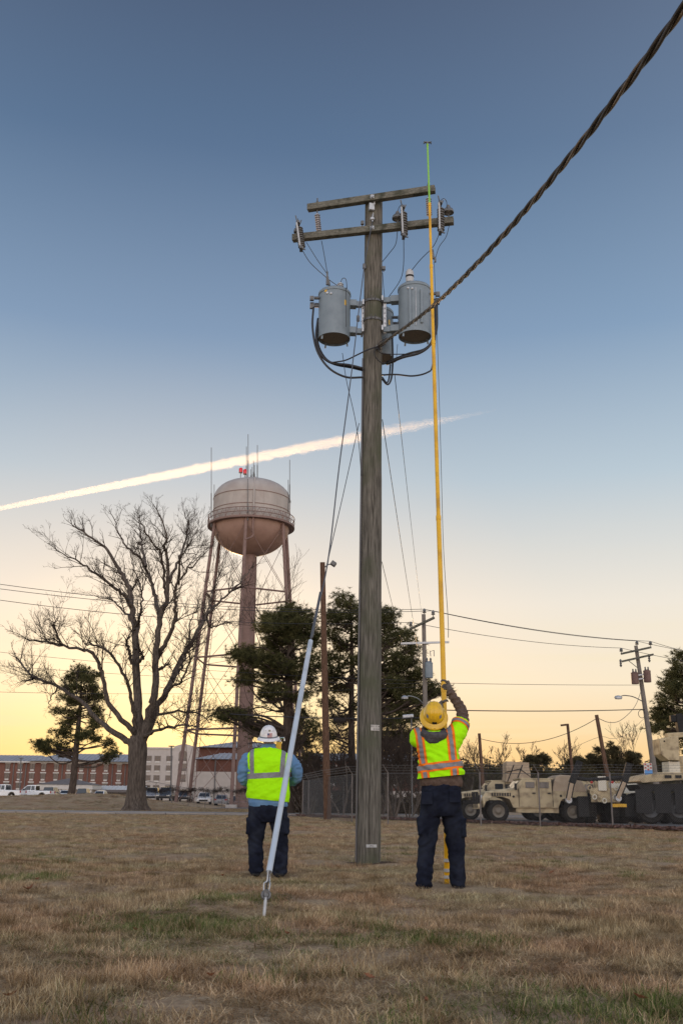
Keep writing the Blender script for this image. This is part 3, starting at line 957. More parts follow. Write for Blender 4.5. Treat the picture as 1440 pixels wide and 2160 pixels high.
    for li, (s, rr) in enumerate(L):
        s = np.array(s); ln = np.linalg.norm(np.diff(s, axis=0), axis=1).sum()
        stub = li >= 24
        cnt = 2 if stub else int(ln * 1.65)
        for c in range(cnt):
            t = rg.uniform(0.28, 1.0)
            i = min(len(s) - 2, int(t * (len(s) - 1)))
            ax = nv(s[i + 1] - s[i])
            side = nv(np.cross(ax, rg.normal(0, 1, 3)))
            side[1] *= 0.8
            shoot(s[i], ax * 0.75 + side * 0.75 + np.array([0, 0, 0.42]), rg.uniform(1.5, 3.3) * (0.7 if s[i][2] > 21 else 1.0), min(rr[i] * 0.55, 0.045), 3 if not stub else 1)
        for c in range(3):
            d = nv(s[-1] - s[-3]) + rg.normal(0, 0.32, 3) + np.array([0, 0, 0.18])
            shoot(s[-1], d, rg.uniform(0.9, 1.7), rr[-1] * 0.75, 3 if not stub else 1)
    V, F = tubes_mesh(tw, 4)
    link_mesh('crown', np_mesh('crown', V - o0, F), M['twig'], root)
    return len(F)
print('oak twig quads', oak())

# --- bare shrubs and small trees (recursive)
def bare_tree(name, label, base, H, stems, r, seed, cat='tree', group=None, level=4, spread=0.35, m='twig', rmin=0.008):
    rg = np.random.default_rng(seed)
    root = thing(name, label, cat, base, group=group)
    st, tw = [], []
    for k in range(stems):
        a = rg.uniform(0, 6.28)
        d = np.array([math.cos(a) * spread, math.sin(a) * spread, 1.0])
        out = []
        grow(out, np.array([math.cos(a) * 0.12 * (stems > 1), math.sin(a) * 0.12 * (stems > 1), -0.05]), d, H * rg.uniform(0.6, 0.85), r, level, 0.3, 0.2, (3, 5), rmin, rg)
        st.append(out[0]); tw += out[1:]
    V, F = tubes_mesh(st, 7); link_mesh('trunk', np_mesh('trunk', V, F), M['bark'], root, smooth=180)
    V, F = tubes_mesh(tw, 4); link_mesh('crown', np_mesh('crown', V, F), M[m], root)
    return root

# --- pines
def needle_mat(name, c1, c2):
    m = bpy.data.materials.new(name); m.use_nodes = True
    t = m.node_tree; t.nodes.clear()
    at = t.nodes.new('ShaderNodeAttribute'); at.attribute_name = 'tint'
    mx = t.nodes.new('ShaderNodeMixRGB')
    mx.inputs[1].default_value = (*c1, 1); mx.inputs[2].default_value = (*c2, 1)
    t.links.new(at.outputs['Fac'], mx.inputs[0])
    df = t.nodes.new('ShaderNodeBsdfDiffuse'); tl = t.nodes.new('ShaderNodeBsdfTranslucent')
    t.links.new(mx.outputs[0], df.inputs[0]); t.links.new(mx.outputs[0], tl.inputs[0])
    ms = t.nodes.new('ShaderNodeMixShader'); ms.inputs[0].default_value = 0.3
    t.links.new(df.outputs[0], ms.inputs[1]); t.links.new(tl.outputs[0], ms.inputs[2])
    oo = t.nodes.new('ShaderNodeOutputMaterial'); t.links.new(ms.outputs[0], oo.inputs[0])
    return m
M['needles'] = needle_mat('pine_needles', (0.042, 0.046, 0.021), (0.14, 0.135, 0.06))
M['needles_far'] = needle_mat('far_needles', (0.05, 0.046, 0.028), (0.12, 0.105, 0.06))
def tufts(cent, size, rg, per=15, droop=0.12, wf=0.055):
    """cent Nx3 tuft centres -> triangles radiating from each."""
    N = len(cent)
    d = rg.normal(0, 1, (N, per, 3)); d[..., 2] = d[..., 2] * 0.8 + 0.35
    d /= np.linalg.norm(d, axis=-1, keepdims=True)
    L = size * rg.uniform(0.6, 1.15, (N, per, 1))
    s = np.cross(d, rg.normal(0, 1, (N, per, 3))); s /= np.linalg.norm(s, axis=-1, keepdims=True) + 1e-9
    wd = size * wf
    a = cent[:, None, :] + s * wd
    b = cent[:, None, :] - s * wd
    tip = cent[:, None, :] + d * L
    tip[..., 2] -= droop * size
    V = np.stack([a, b, tip], 2).reshape(-1, 3)
    F = np.arange(len(V)).reshape(-1, 3)
    tint = np.repeat(rg.uniform(0, 1, N), per)
    return V, F, tint
def pine(name, label, basexy, Y, trunk, clumps, r0, seed, group=None, size=0.34, dens=1.0, nm='needles', bough=None):
    """trunk: photo pixels bottom to top; clumps: (x, y, rx, ry, dy) foliage masses in photo pixels, dy metres in depth."""
    rg = np.random.default_rng(seed)
    b = Vector((basexy[0], basexy[1], hz(*basexy)))
    root = thing(name, label, 'tree', b, group=group)
    o0 = np.array(b)
    tp = [b - Vector((0, 0, 0.15))] + [P(x, y, Y) for x, y in trunk]
    s = [np.array(v) for v in spline(tp, 6)]
    n = len(s)
    rr = [r0 * (1.25 if i == 0 else 1.0) * (1 - 0.85 * (i / (n - 1)) ** 1.3) for i in range(n)]
    V, F = tubes_mesh([(s, rr)], 12)
    tr = link_mesh('trunk', np_mesh('trunk', V - o0, F), M['pine_bark'], root, smooth=180)
    s = np.array(s)
    br, cents = [], []
    parts = []
    for (x, y, rx, ry, dy) in clumps:
        for k in range(4):
            parts.append((x + rg.normal(0, 0.55) * rx, y + rg.normal(0, 0.75) * ry, rx * rg.uniform(0.4, 0.7), ry * rg.uniform(0.4, 0.75), dy + rg.normal(0, 1.1)))
    for (x, y, rx, ry, dy) in parts:
        c = np.array(P(x, y, Y + dy)); ax, az = 1.1 * px(rx, Y), 1.1 * px(ry, Y); ay = (ax + az) / 2
        # limb from the trunk, rising or drooping to the mass
        ti = int(np.argmin(np.abs(s[:, 2] - (c[2] - 0.28 * abs(c[0] - s[n // 2, 0]) - az * 0.4))))
        ti = min(max(ti, 3), n - 2)
        mid = (s[ti] + c) / 2 + np.array([0, 0, -0.2]) + rg.normal(0, 0.35, 3)
        lp = [np.array(v) for v in spline([s[ti], mid, c + np.array([0, 0, -az * 0.25])], 5)]
        r_ = min(rr[ti] * 0.55, 0.05 + 0.02 * np.linalg.norm(c - s[ti]))
        br.append((lp, np.linspace(r_, 0.03, len(lp))))
        nsub = max(3, int(3.9 * dens * (ax * az) / 0.8))
        for k in range(nsub):
            u = rg.normal(0, 1, 3); u /= np.linalg.norm(u) + 1e-9
            q = c + u * np.array([ax, ay, az]) * rg.uniform(0.35, 1.0) ** 0.6
            j = rg.integers(len(lp) // 2, len(lp))
            m2 = (lp[j] + q) / 2 + rg.normal(0, 0.12, 3)
            br.append(([lp[j], m2, q], [0.028, 0.02, 0.011]))
            nt = rg.integers(10, 19)
            blob = rg.normal(0, 1, (nt, 3)) * np.array([0.36, 0.36, 0.24]) * (0.85 + 0.35 * ax / 1.5)
            cents.append(q + blob)
    V, F = tubes_mesh(br, 5)
    link_mesh('branch', np_mesh('branch', V - o0, F), M['pine_bark'], tr, smooth=180)
    if bough:
        bb = []
        for (xa, ya, xb, yb, dy) in bough:
            pa, pb = np.array(P(xa, ya, Y)), np.array(P(xb, yb, Y + dy))
            grow(bb, pa, pb - pa, np.linalg.norm(pb - pa), 0.07, 3, 0.05, 0.3, (2, 4), 0.010, rg)
        V, F = tubes_mesh(bb, 4)
        link_mesh('dead_branch', np_mesh('dead_branch', V - o0, F), M['twig'], tr)
    V, F, tint = tufts(np.concatenate(cents), size, rg)
    me = np_mesh('crown', V - o0, F)
    a = me.attributes.new('tint', 'FLOAT', 'FACE'); a.data.foreach_set('value', tint.astype(np.float32))
    link_mesh('crown', me, M[nm], root)
    return root
def cl(*c):
    return list(c)
gp = 'pines between the tower and the pole'
YP = 74.0
pine('pine_tree', 'broad dark pine with rounded top right of the water tower stem', (wx(608, YP), YP), YP,
     [(607, 1650), (606, 1580), (608, 1500), (610, 1420), (612, 1350), (614, 1300)],
     cl((612, 1290, 34, 14, 0), (600, 1300, 30, 14, 2), (628, 1300, 30, 14, -2), (590, 1318, 26, 12, -1), (650, 1325, 22, 12, 1), (618, 1318, 30, 14, 3), (625, 1350, 26, 11, -1), (590, 1345, 24, 10, 0), (565, 1375, 22, 9, 1.5), (620, 1400, 24, 10, -2), (590, 1420, 22, 8, 1), (585, 1305, 26, 15, 1), (640, 1308, 28, 15, -1), (562, 1328, 24, 12, -1.5), (598, 1325, 28, 14, -2.5), (636, 1335, 30, 14, 1.5),
        (655, 1350, 18, 12, 0), (575, 1350, 22, 9, 2), (545, 1375, 26, 10, -1), (515, 1385, 24, 9, -2), (503, 1372, 12, 7, -2.5), (530, 1402, 28, 9, 1.5), (570, 1395, 22, 9, -3), (600, 1380, 24, 10, 3),
        (640, 1385, 26, 12, -2), (660, 1405, 22, 12, 1), (648, 1425, 22, 10, 2.5), (560, 1425, 20, 7, 2), (520, 1430, 18, 6, 0), (575, 1455, 20, 7, -3), (556, 1470, 16, 6, 2),
        (640, 1465, 20, 8, -1), (500, 1500, 22, 8, -2), (470, 1512, 20, 7, -3), (520, 1520, 18, 7, 1), (548, 1545, 16, 10, 2), (634, 1510, 18, 8, 2), (650, 1535, 20, 9, -3), (640, 1565, 22, 10, 0), (655, 1595, 18, 9, 1)),
     0.50, 21, gp, dens=1.1,
     bough=[(607, 1560, 560, 1530, -2), (607, 1540, 660, 1500, 2), (608, 1500, 550, 1480, 3), (608, 1480, 655, 1440, -2), (609, 1460, 560, 1410, -1), (609, 1440, 660, 1390, 2), (606, 1590, 520, 1545, 1), (607, 1570, 475, 1515, -3), (607, 1600, 660, 1560, -1), (608, 1500, 505, 1500, -2), (611, 1380, 570, 1340, 0), (611, 1380, 645, 1340, 1)])
pine('pine_tree', 'slender pine with small tufted head just left of the main pole', (wx(744, YP + 3), YP + 3), YP + 3,
     [(743, 1640), (741, 1560), (741, 1480), (742, 1400), (741, 1330), (738, 1280)],
     cl((738, 1266, 24, 10, 0), (715, 1280, 20, 9, 1), (755, 1285, 20, 10, -1), (703, 1297, 14, 8, 0), (730, 1297, 20, 10, -2), (760, 1305, 16, 10, 2), (720, 1322, 22, 9, 1),
        (752, 1330, 20, 9, -1.5), (705, 1345, 18, 8, -1), (765, 1355, 16, 9, 1), (722, 1365, 20, 8, 2), (700, 1385, 20, 8, 0), (762, 1392, 18, 8, -2), (715, 1410, 20, 7, -2),
        (700, 1432, 16, 7, 2), (765, 1435, 16, 8, 1), (720, 1452, 18, 6, 1), (700, 1480, 20, 7, -1), (765, 1490, 14, 8, 1), (715, 1520, 18, 7, 1), (702, 1555, 18, 8, 0)),
     0.33, 22, gp, size=0.32,
     bough=[(741, 1500, 690, 1470, 1), (741, 1530, 700, 1500, -2), (741, 1560, 700, 1540, 2), (741, 1450, 700, 1420, 0), (741, 1480, 775, 1450, 1), (742, 1590, 705, 1575, -1)])
pine('pine_tree', 'spreading pine showing to the right of the main pole', (wx(800, YP - 2), YP - 2), YP - 2,
     [(801, 1640), (799, 1560), (800, 1480), (799, 1400), (798, 1340), (797, 1300)],
     cl((797, 1296, 18, 10, 0), (815, 1303, 14, 10, -1), (822, 1325, 18, 12, 0), (845, 1335, 16, 9, 1), (838, 1352, 22, 10, -1), (815, 1362, 18, 10, 2), (855, 1372, 20, 10, 0),
        (830, 1390, 20, 9, -2), (868, 1395, 14, 8, 1), (818, 1415, 18, 9, 0), (850, 1415, 20, 9, 2), (875, 1420, 16, 9, -1), (840, 1440, 22, 9, -2), (878, 1447, 20, 10, 0), (905, 1452, 12, 8, 1), (925, 1456, 14, 7, 0),
        (820, 1462, 18, 8, 1), (855, 1470, 20, 8, -1), (888, 1475, 14, 6, 1), (830, 1500, 20, 8, 2), (868, 1510, 18, 8, -1), (880, 1500, 14, 7, 1), (820, 1530, 18, 8, -2), (855, 1545, 20, 9, 0), (830, 1568, 18, 9, 1), (870, 1570, 14, 8, 2), (880, 1545, 12, 8, 0)),
     0.36, 23, gp, size=0.32, dens=1.1,
     bough=[(800, 1500, 870, 1470, 1), (800, 1530, 875, 1490, -2), (800, 1470, 850, 1430, 2), (800, 1560, 880, 1540, -1), (799, 1440, 860, 1400, -1), (800, 1580, 860, 1560, 2), (800, 1590, 880, 1575, 0)])
pine('pine_tree', 'lone leaning pine standing behind the left limbs of the oak', (wx(151, 112), 112), 112,
     [(155, 1650), (161, 1580), (167, 1520), (171, 1470), (172, 1430)],
     cl((170, 1415, 20, 9, 0), (152, 1425, 14, 8, 1), (190, 1432, 16, 9, -1), (158, 1448, 20, 9, -1), (195, 1452, 18, 9, 1), (145, 1475, 18, 8, 1), (182, 1475, 20, 9, 0), (205, 1470, 12, 7, -1), (135, 1500, 18, 7, -1), (200, 1500, 18, 8, 1),
        (210, 1528, 16, 8, 0), (150, 1525, 20, 7, 1), (125, 1545, 22, 8, -1), (185, 1545, 18, 8, -2), (100, 1570, 18, 6, 0), (130, 1577, 22, 6, 2), (90, 1583, 14, 4, 1), (215, 1560, 14, 8, 1), (228, 1590, 12, 6, 0)),
     0.42, 24, None, size=0.42)
pine('pine_tree', 'tall dark pine cut off by the right edge behind the trucks', (wx(1462, 96), 96), 96,
     [(1460, 1640), (1455, 1560), (1450, 1480), (1446, 1420), (1444, 1390)],
     cl((1440, 1383, 26, 14, 0), (1425, 1400, 20, 14, -1), (1462, 1400, 24, 16, 0), (1432, 1425, 22, 14, 1), (1412, 1443, 18, 10, 0), (1440, 1450, 24, 14, -2), (1420, 1465, 18, 10, 1), (1470, 1440, 24, 16, 0),
        (1395, 1490, 18, 12, 0), (1390, 1508, 14, 8, 1), (1425, 1490, 22, 12, -1), (1455, 1495, 24, 14, 1), (1410, 1520, 20, 10, 0), (1440, 1525, 24, 14, 0), (1395, 1532, 12, 6, 0), (1425, 1548, 20, 10, 1), (1470, 1540, 24, 16, 0), (1450, 1575, 24, 14, 0)),
     0.45, 25, None, size=0.42, dens=1.15)

# --- trees beyond the yard, each its own
YF = 210.0
far = [('rounded pine beyond the canvas covered load', 1134, 1606, 26, 18, 1), ('small dark pine right of the light pole in the yard', 1215, 1612, 20, 14, 2),
       ('tall bushy pine behind the leaning timber post', 1272, 1588, 30, 26, 3), ('low wide pine left of the leaning power pole', 1325, 1606, 24, 18, 4),
       ('dark pine tucked behind the truck crane column', 1392, 1612, 18, 16, 5)]
for lab, x, y, rx, ry, sd_ in far:
    rg = np.random.default_rng(100 + sd_)
    cls = []
    for k in range(13):
        a = rg.uniform(0, 6.28); q = math.sqrt(rg.uniform(0.03, 0.9))
        cls.append((x + rx * q * math.cos(a), y + ry * 0.25 + ry * 1.15 * q * math.sin(a), rx * 0.28, ry * 0.24, rg.uniform(-3, 3)))
    pine('pine_tree', lab, (wx(x, YF), YF), YF, [(x, 1660), (x, 1630), (x, y + ry * 0.3)], cls, 0.32, 200 + sd_, 'pines beyond the yard', size=0.55, dens=0.10, nm='needles_far')
for k, (x, y, lab) in enumerate(((1352, 1578, 'pale leafless tree glowing between two far pines'), (1176, 1592, 'thin leafless tree left of the yard light pole'), (135, 1575, 'small leafless tree above the dormitory roof'), (660, 1255, 'bare tree top showing behind the round pine'))):
    Yk = (215, 222, 330, 100)[k]
    Hk = P(x, y, Yk).z / 0.9
    bare_tree('bare_tree', lab, (wx(x, Yk), Yk, 0), Hk, 1, 0.25, 40 + k, group='leafless trees in the distance', level=4, rmin=0.03 if Yk > 150 else 0.012)
# distant wood along the horizon
rg = np.random.default_rng(5)
cents = []
for k in range(2400):
    x = rg.uniform(930, 1700); Yk = rg.uniform(255, 330)
    top = 1622 + 0.0105 * (x - 720) - 7 * math.sin(x * 0.021) - 5 * math.sin(x * 0.06 + 1)
    if x > 1240: top -= 5
    zt = P(x, top, Yk).z
    q = np.array([P(x, 1650, Yk).x, Yk, zt * rg.uniform(0.1, 1.0)])
    cents.append(q + rg.normal(0, 1, (10, 3)) * np.array([1.6, 1.6, 1.0]))
V, F, tint = tufts(np.concatenate(cents), 1.3, rg, 7, wf=0.12)
me = np_mesh('distant_wood', V, F)
a = me.attributes.new('tint', 'FLOAT', 'FACE'); a.data.foreach_set('value', tint.astype(np.float32))
tag(link_mesh('distant_wood', me, M['needles_far']), 'low dark band of far woodland along the right horizon', 'woodland', kind='stuff')
# bare hedgerow trees poking over that wood
for k, x in enumerate((990, 1020, 1075, 1110, 1300, 1420)):
    bare_tree('bare_tree', ('hazy leafless tree top just right of the standing worker', 'hazy leafless tree top behind the brown timber post', 'hazy leafless tree top left of the canvas load', 'hazy leafless tree top right of the canvas load', 'hazy leafless tree top above the right hook arm', 'hazy leafless tree top behind the wrecker crane')[k], (wx(x, 240), 240, 0), P(x, 1602 + (k * 37 % 14), 240).z / 0.85, 1, 0.22, 60 + k, group='leafless trees rising from the far wood', level=4, rmin=0.03)

# --- shrubs in front of the brick block
bare_tree('bare_shrub', 'many stemmed bare shrub right of the main pole behind the fence', (wx(828, 62), 62, 0), 4.6, 7, 0.09, 71, 'shrub', level=4, spread=0.45)
bare_tree('bare_shrub', 'tangled bare shrub at the foot of the broad pine', (wx(655, 66), 66, 0), 4.4, 7, 0.05, 72, 'shrub', level=4, spread=0.6)
bare_tree('bare_shrub', 'thin bare sapling between the brown pole and the main pole', (wx(722, 64), 64, 0), 5.4, 3, 0.06, 73, 'shrub', level=4, spread=0.35)
bare_tree('bare_shrub', 'bushy bare shrub close behind the yellow helmeted worker', (wx(862, 60), 60, 0), 4.2, 6, 0.05, 74, 'shrub', level=4, spread=0.6)

for k, (x, Yk, H_, lab) in enumerate(((640, 69, 3.6, 'low bare thicket right of the tower stem behind the fence corner'), (690, 71, 4.0, 'dense bare thicket behind the foot of the brown pole'), (775, 70, 4.2, 'dense bare thicket hidden partly by the main pole'), (800, 66, 3.8, 'bare thicket just right of the main pole'), (888, 68, 4.2, 'bare thicket touching the elbow of the reaching worker'))):
    bare_tree('bare_shrub', lab, (wx(x, Yk), Yk, 0), H_, 9, 0.035, 90 + k, 'shrub', 'bare thickets under the pines', level=4, spread=0.8, rmin=0.009)
rg = np.random.default_rng(15)
cents = []
for k in range(420):
    x = rg.uniform(615, 900); Yk = rg.uniform(76, 82)
    q = np.array([wx(x, Yk), Yk, abs(rg.normal(0, 1)) * 1.5 * (0.6 + 0.4 * math.sin(x * 0.05))])
    cents.append(q + rg.normal(0, 0.35, (14, 3)))
V, F, tint = tufts(np.concatenate(cents), 0.30, rg, 9)
V[:, 2] = np.maximum(V[:, 2], 0.02)
me = np_mesh('undergrowth', V, F)
a = me.attributes.new('tint', 'FLOAT', 'FACE'); a.data.foreach_set('value', tint.astype(np.float32))
M['brush'] = needle_mat('brown_brush', (0.045, 0.034, 0.025), (0.105, 0.08, 0.05))
tag(link_mesh('undergrowth', me, M['brush']), 'dark brown undergrowth filling the ground below the pines', 'undergrowth', kind='stuff')

# ------------------------------------------------------------------ grass
def blade_clump(name, n, rad, lmin, lmax, lean, wid, rg):
    """A tuft of thin, bent and curled blades."""
    V, F, T = [], [], []
    for k in range(n):
        a = rg.uniform(0, 6.28); q = rad * math.sqrt(rg.uniform(0, 1))
        p = np.array([q * math.cos(a), q * math.sin(a), -0.006])
        L = rg.uniform(lmin, lmax)
        th = rg.uniform(*lean); az = rg.uniform(0, 6.28)
        d = np.array([math.sin(th) * math.cos(az), math.sin(th) * math.sin(az), math.cos(th)])
        s = np.array([-math.sin(az + 0.4), math.cos(az + 0.4), 0.0]) * wid * rg.uniform(0.6, 1.4)
        tw = rg.normal(0, 0.75, 3)
        b = len(V)
        V += [p - s, p + s]
        for i in range(3):
            d = nv(d + tw * 0.6 + rg.normal(0, 0.28, 3) - np.array([0, 0, 0.10]))
            p = p + d * L / 3
            p[2] = max(p[2], 0.003)
            if i < 2: V += [p - s * (0.9 - 0.2 * i), p + s * (0.9 - 0.2 * i)]
            else: V += [p]
        F += [(b, b + 1, b + 3), (b, b + 3, b + 2), (b + 2, b + 3, b + 5), (b + 2, b + 5, b + 4), (b + 4, b + 5, b + 6)]
        T += [rg.uniform(0, 1)] * 5
    me = np_mesh(name, np.array(V), np.array(F))
    at = me.attributes.new('tint', 'FLOAT', 'FACE'); at.data.foreach_set('value', np.array(T, np.float32))
    return me
def grass_mat(name, stops, patch):
    m = bpy.data.materials.new(name); m.use_nodes = True
    t = m.node_tree; t.nodes.clear()
    at = t.nodes.new('ShaderNodeAttribute'); at.attribute_name = 'tint'
    rp = t.nodes.new('ShaderNodeValToRGB')
    e = rp.color_ramp.elements
    while len(e) < len(stops): e.new(0.5)
    for el, (p, c) in zip(e, stops):
        el.position = p; el.color = (*c, 1)
    t.links.new(at.outputs['Fac'], rp.inputs[0])
    oi = t.nodes.new('ShaderNodeObjectInfo')
    gp_ = t.nodes.new('ShaderNodeNewGeometry')
    nz_ = t.nodes.new('ShaderNodeTexNoise'); nz_.inputs['Scale'].default_value = 0.55; nz_.inputs['Detail'].default_value = 5
    t.links.new(gp_.outputs['Position'], nz_.inputs['Vector'])
    pr = t.nodes.new('ShaderNodeValToRGB')
    pr.color_ramp.elements[0].position = 0.36; pr.color_ramp.elements[0].color = (*patch[0], 1)
    pr.color_ramp.elements[1].position = 0.64; pr.color_ramp.elements[1].color = (*patch[1], 1)
    t.links.new(nz_.outputs[0], pr.inputs[0])
    mx = t.nodes.new('ShaderNodeMixRGB'); mx.blend_type = 'MULTIPLY'; mx.inputs[0].default_value = 1.0
    t.links.new(rp.outputs[0], mx.inputs[1]); t.links.new(pr.outputs[0], mx.inputs[2])
    nh_ = t.nodes.new('ShaderNodeTexNoise'); nh_.inputs['Scale'].default_value = 3.4; nh_.inputs['Detail'].default_value = 4
    t.links.new(gp_.outputs['Position'], nh_.inputs['Vector'])
    ph = t.nodes.new('ShaderNodeValToRGB')
    ph.color_ramp.elements[0].position = 0.36; ph.color_ramp.elements[0].color = (0.46, 0.42, 0.37, 1)
    ph.color_ramp.elements[1].position = 0.60; ph.color_ramp.elements[1].color = (1.0, 1.0, 1.0, 1)
    t.links.new(nh_.outputs[0], ph.inputs[0])
    mh = t.nodes.new('ShaderNodeMixRGB'); mh.blend_type = 'MULTIPLY'; mh.inputs[0].default_value = 1.0
    t.links.new(mx.outputs[0], mh.inputs[1]); t.links.new(ph.outputs[0], mh.inputs[2])
    mx = mh
    hv = t.nodes.new('ShaderNodeHueSaturation')
    mr = t.nodes.new('ShaderNodeMapRange'); mr.inputs['To Min'].default_value = 0.72; mr.inputs['To Max'].default_value = 1.25
    t.links.new(oi.outputs['Random'], mr.inputs['Value']); t.links.new(mr.outputs[0], hv.inputs['Value'])
    t.links.new(mx.outputs[0], hv.inputs['Color'])
    df = t.nodes.new('ShaderNodeBsdfDiffuse'); tl = t.nodes.new('ShaderNodeBsdfTranslucent')
    t.links.new(hv.outputs[0], df.inputs[0]); t.links.new(hv.outputs[0], tl.inputs[0])
    ms = t.nodes.new('ShaderNodeMixShader'); ms.inputs[0].default_value = 0.35
    t.links.new(df.outputs[0], ms.inputs[1]); t.links.new(tl.outputs[0], ms.inputs[2])
    oo = t.nodes.new('ShaderNodeOutputMaterial'); t.links.new(ms.outputs[0], oo.inputs[0])
    return m
M['dry_grass'] = grass_mat('dry_grass_blades', [(0.0, (0.17, 0.12, 0.075)), (0.28, (0.50, 0.375, 0.235)), (0.7, (0.74, 0.60, 0.41)), (1.0, (0.88, 0.79, 0.62))], ((1.0, 0.83, 0.75), (0.97, 1.0, 0.87)))
M['green_grass'] = grass_mat('green_grass_blades', [(0.0, (0.11, 0.155, 0.045)), (0.5, (0.21, 0.275, 0.085)), (0.75, (0.36, 0.35, 0.15)), (1.0, (0.60, 0.48, 0.30))], ((0.9, 0.9, 0.9), (1.0, 1.0, 1.0)))
rg = np.random.default_rng(77)
def clump_objs(prefix, k, mm, *a):
    out = []
    for i in range(k):
        me = blade_clump(prefix, *a, rg)
        me.materials.append(mm)
        out.append(bpy.data.objects.new(prefix, me))
    return out
dry_objs = clump_objs('grass_clump', 7, M['dry_grass'], 88, 0.12, 0.03, 0.095, (0.35, 1.5), 0.0014)
flat_objs = clump_objs('flat_clump', 5, M['dry_grass'], 60, 0.13, 0.06, 0.15, (1.15, 1.6), 0.0016)
green_objs = clump_objs('green_clump', 4, M['green_grass'], 46, 0.10, 0.04, 0.095, (0.05, 0.9), 0.0021)
def scatter(name, pts, objs, label, cat, scl, scz, seed):
    me = bpy.data.meshes.new(name)
    me.vertices.add(len(pts)); me.vertices.foreach_set('co', np.asarray(pts, np.float32).reshape(-1))
    a = me.attributes.new('scl', 'FLOAT_VECTOR', 'POINT')
    a.data.foreach_set('vector', np.stack([scl, scl, scz], -1).astype(np.float32).reshape(-1))
    o = link_mesh(name, me, objs[0].data.materials[0])
    ng = bpy.data.node_groups.new(name + '_nodes', 'GeometryNodeTree')
    ng.interface.new_socket('Geometry', in_out='INPUT', socket_type='NodeSocketGeometry')
    ng.interface.new_socket('Geometry', in_out='OUTPUT', socket_type='NodeSocketGeometry')
    gi = ng.nodes.new('NodeGroupInput'); go = ng.nodes.new('NodeGroupOutput')
    ip = ng.nodes.new('GeometryNodeInstanceOnPoints')
    jn = ng.nodes.new('GeometryNodeJoinGeometry')
    for ob in objs:
        oi = ng.nodes.new('GeometryNodeObjectInfo')
        oi.inputs['Object'].default_value = ob
        oi.inputs['As Instance'].default_value = True
        ng.links.new(oi.outputs['Geometry'], jn.inputs[0])
    ng.links.new(gi.outputs[0], ip.inputs['Points'])
    ng.links.new(jn.outputs[0], ip.inputs['Instance'])
    ip.inputs['Pick Instance'].default_value = True
    ri = ng.nodes.new('FunctionNodeRandomValue'); ri.data_type = 'INT'
    for s_ in ri.inputs:
        if s_.type == 'INT' and s_.name == 'Min': s_.default_value = 0
        if s_.type == 'INT' and s_.name == 'Max': s_.default_value = len(objs) - 1
        if s_.name == 'Seed': s_.default_value = seed
    ng.links.new([s_ for s_ in ri.outputs if s_.type == 'INT'][0], ip.inputs['Instance Index'])
    rr = ng.nodes.new('FunctionNodeRandomValue'); rr.data_type = 'FLOAT_VECTOR'
    rr.inputs[0].default_value = (-0.12, -0.12, 0); rr.inputs[1].default_value = (0.12, 0.12, 6.283)
    ng.links.new(rr.outputs[0], ip.inputs['Rotation'])
    na = ng.nodes.new('GeometryNodeInputNamedAttribute'); na.data_type = 'FLOAT_VECTOR'
    na.inputs['Name'].default_value = 'scl'
    ng.links.new(na.outputs['Attribute'], ip.inputs['Scale'])
    ng.links.new(ip.outputs[0], go.inputs[0])
    md = o.modifiers.new('scatter', 'NODES'); md.node_group = ng
    return tag(o, label, cat, kind='stuff')
mbx = P(776.5, 1820, 16.0).x
bands = [(3.9, 9, 230), (9, 16, 120), (16, 28, 52), (28, 46, 22), (46, 63, 12)]
pp = []
for ya, yb, dn in bands:
    area = 0.39 * (yb * yb - ya * ya) + 2.0 * (yb - ya)
    n = int(area * dn)
    y = np.sqrt(rg.uniform(0, 1, n) * (yb * yb - ya * ya) + ya * ya)
    x = rg.uniform(-1, 1, n) * (0.39 * y + 0.8)
    pp.append(np.stack([x, y], -1))
nm_ = 5200
pp.append(np.stack([rg.uniform(-46, -5, nm_), rg.uniform(77.5, 108, nm_)], -1))
pp = np.concatenate(pp)
side = (pp - np.array([FA.x, FA.y])) @ np.array([fnor.x, fnor.y])
pp = pp[((side < -0.3) & (pp[:, 1] < 63.3)) | ((pp[:, 0] < FA.x - 1) & (pp[:, 1] < 63)) | (pp[:, 1] > 77)]
def field(x, y, s, sd_):
    rf = np.random.default_rng(sd_); v = np.zeros(len(x))
    for k in range(9):
        a = rf.uniform(0, 6.28); f = s * rf.uniform(0.6, 2.4); p_ = rf.uniform(0, 6.28)
        v += np.sin((x * math.cos(a) + y * math.sin(a)) * f + p_) / 3
    return v
gw = 0.20 * field(pp[:, 0], pp[:, 1], 0.75, 3) + 0.14 * field(pp[:, 0], pp[:, 1], 2.6, 4)
for (x, y, sx, sy, w) in ((330, 1948, 0.62, 0.42, 0.95), (440, 1940, 0.4, 0.3, 0.6), (1360, 2140, 0.55, 0.30, 2.2), (500, 1900, 0.45, 0.5, 0.6), (170, 1810, 1.1, 1.2, 0.5), (830, 1806, 0.5, 0.5, 0.7), (760, 1818, 0.4, 0.4, 0.6), (1120, 1815, 1.4, 1.6, 0.4),
                          (640, 1860, 0.6, 0.6, 0.55), (970, 1990, 0.5, 0.3, 0.6), (600, 1975, 0.2, 0.15, 0.6), (860, 1985, 0.35, 0.3, 0.35), (1300, 1770, 2.0, 1.5, 0.4), (60, 1850, 0.8, 0.6, 0.4)):
    c = G(x, y)
    gw += w * np.exp(-((pp[:, 0] - c.x) / sx) ** 2 - ((pp[:, 1] - c.y) / sy) ** 2)
thin = field(pp[:, 0], pp[:, 1], 1.9, 21) + 0.7 * field(pp[:, 0], pp[:, 1], 5.0, 22)
keep = rg.uniform(0, 1, len(pp)) < np.clip(1.05 + 0.55 * thin, 0.16, 1.0)
pc = np.array([mbx, 16.0]); dp = np.hypot(pp[:, 0] - pc[0], pp[:, 1] - pc[1])
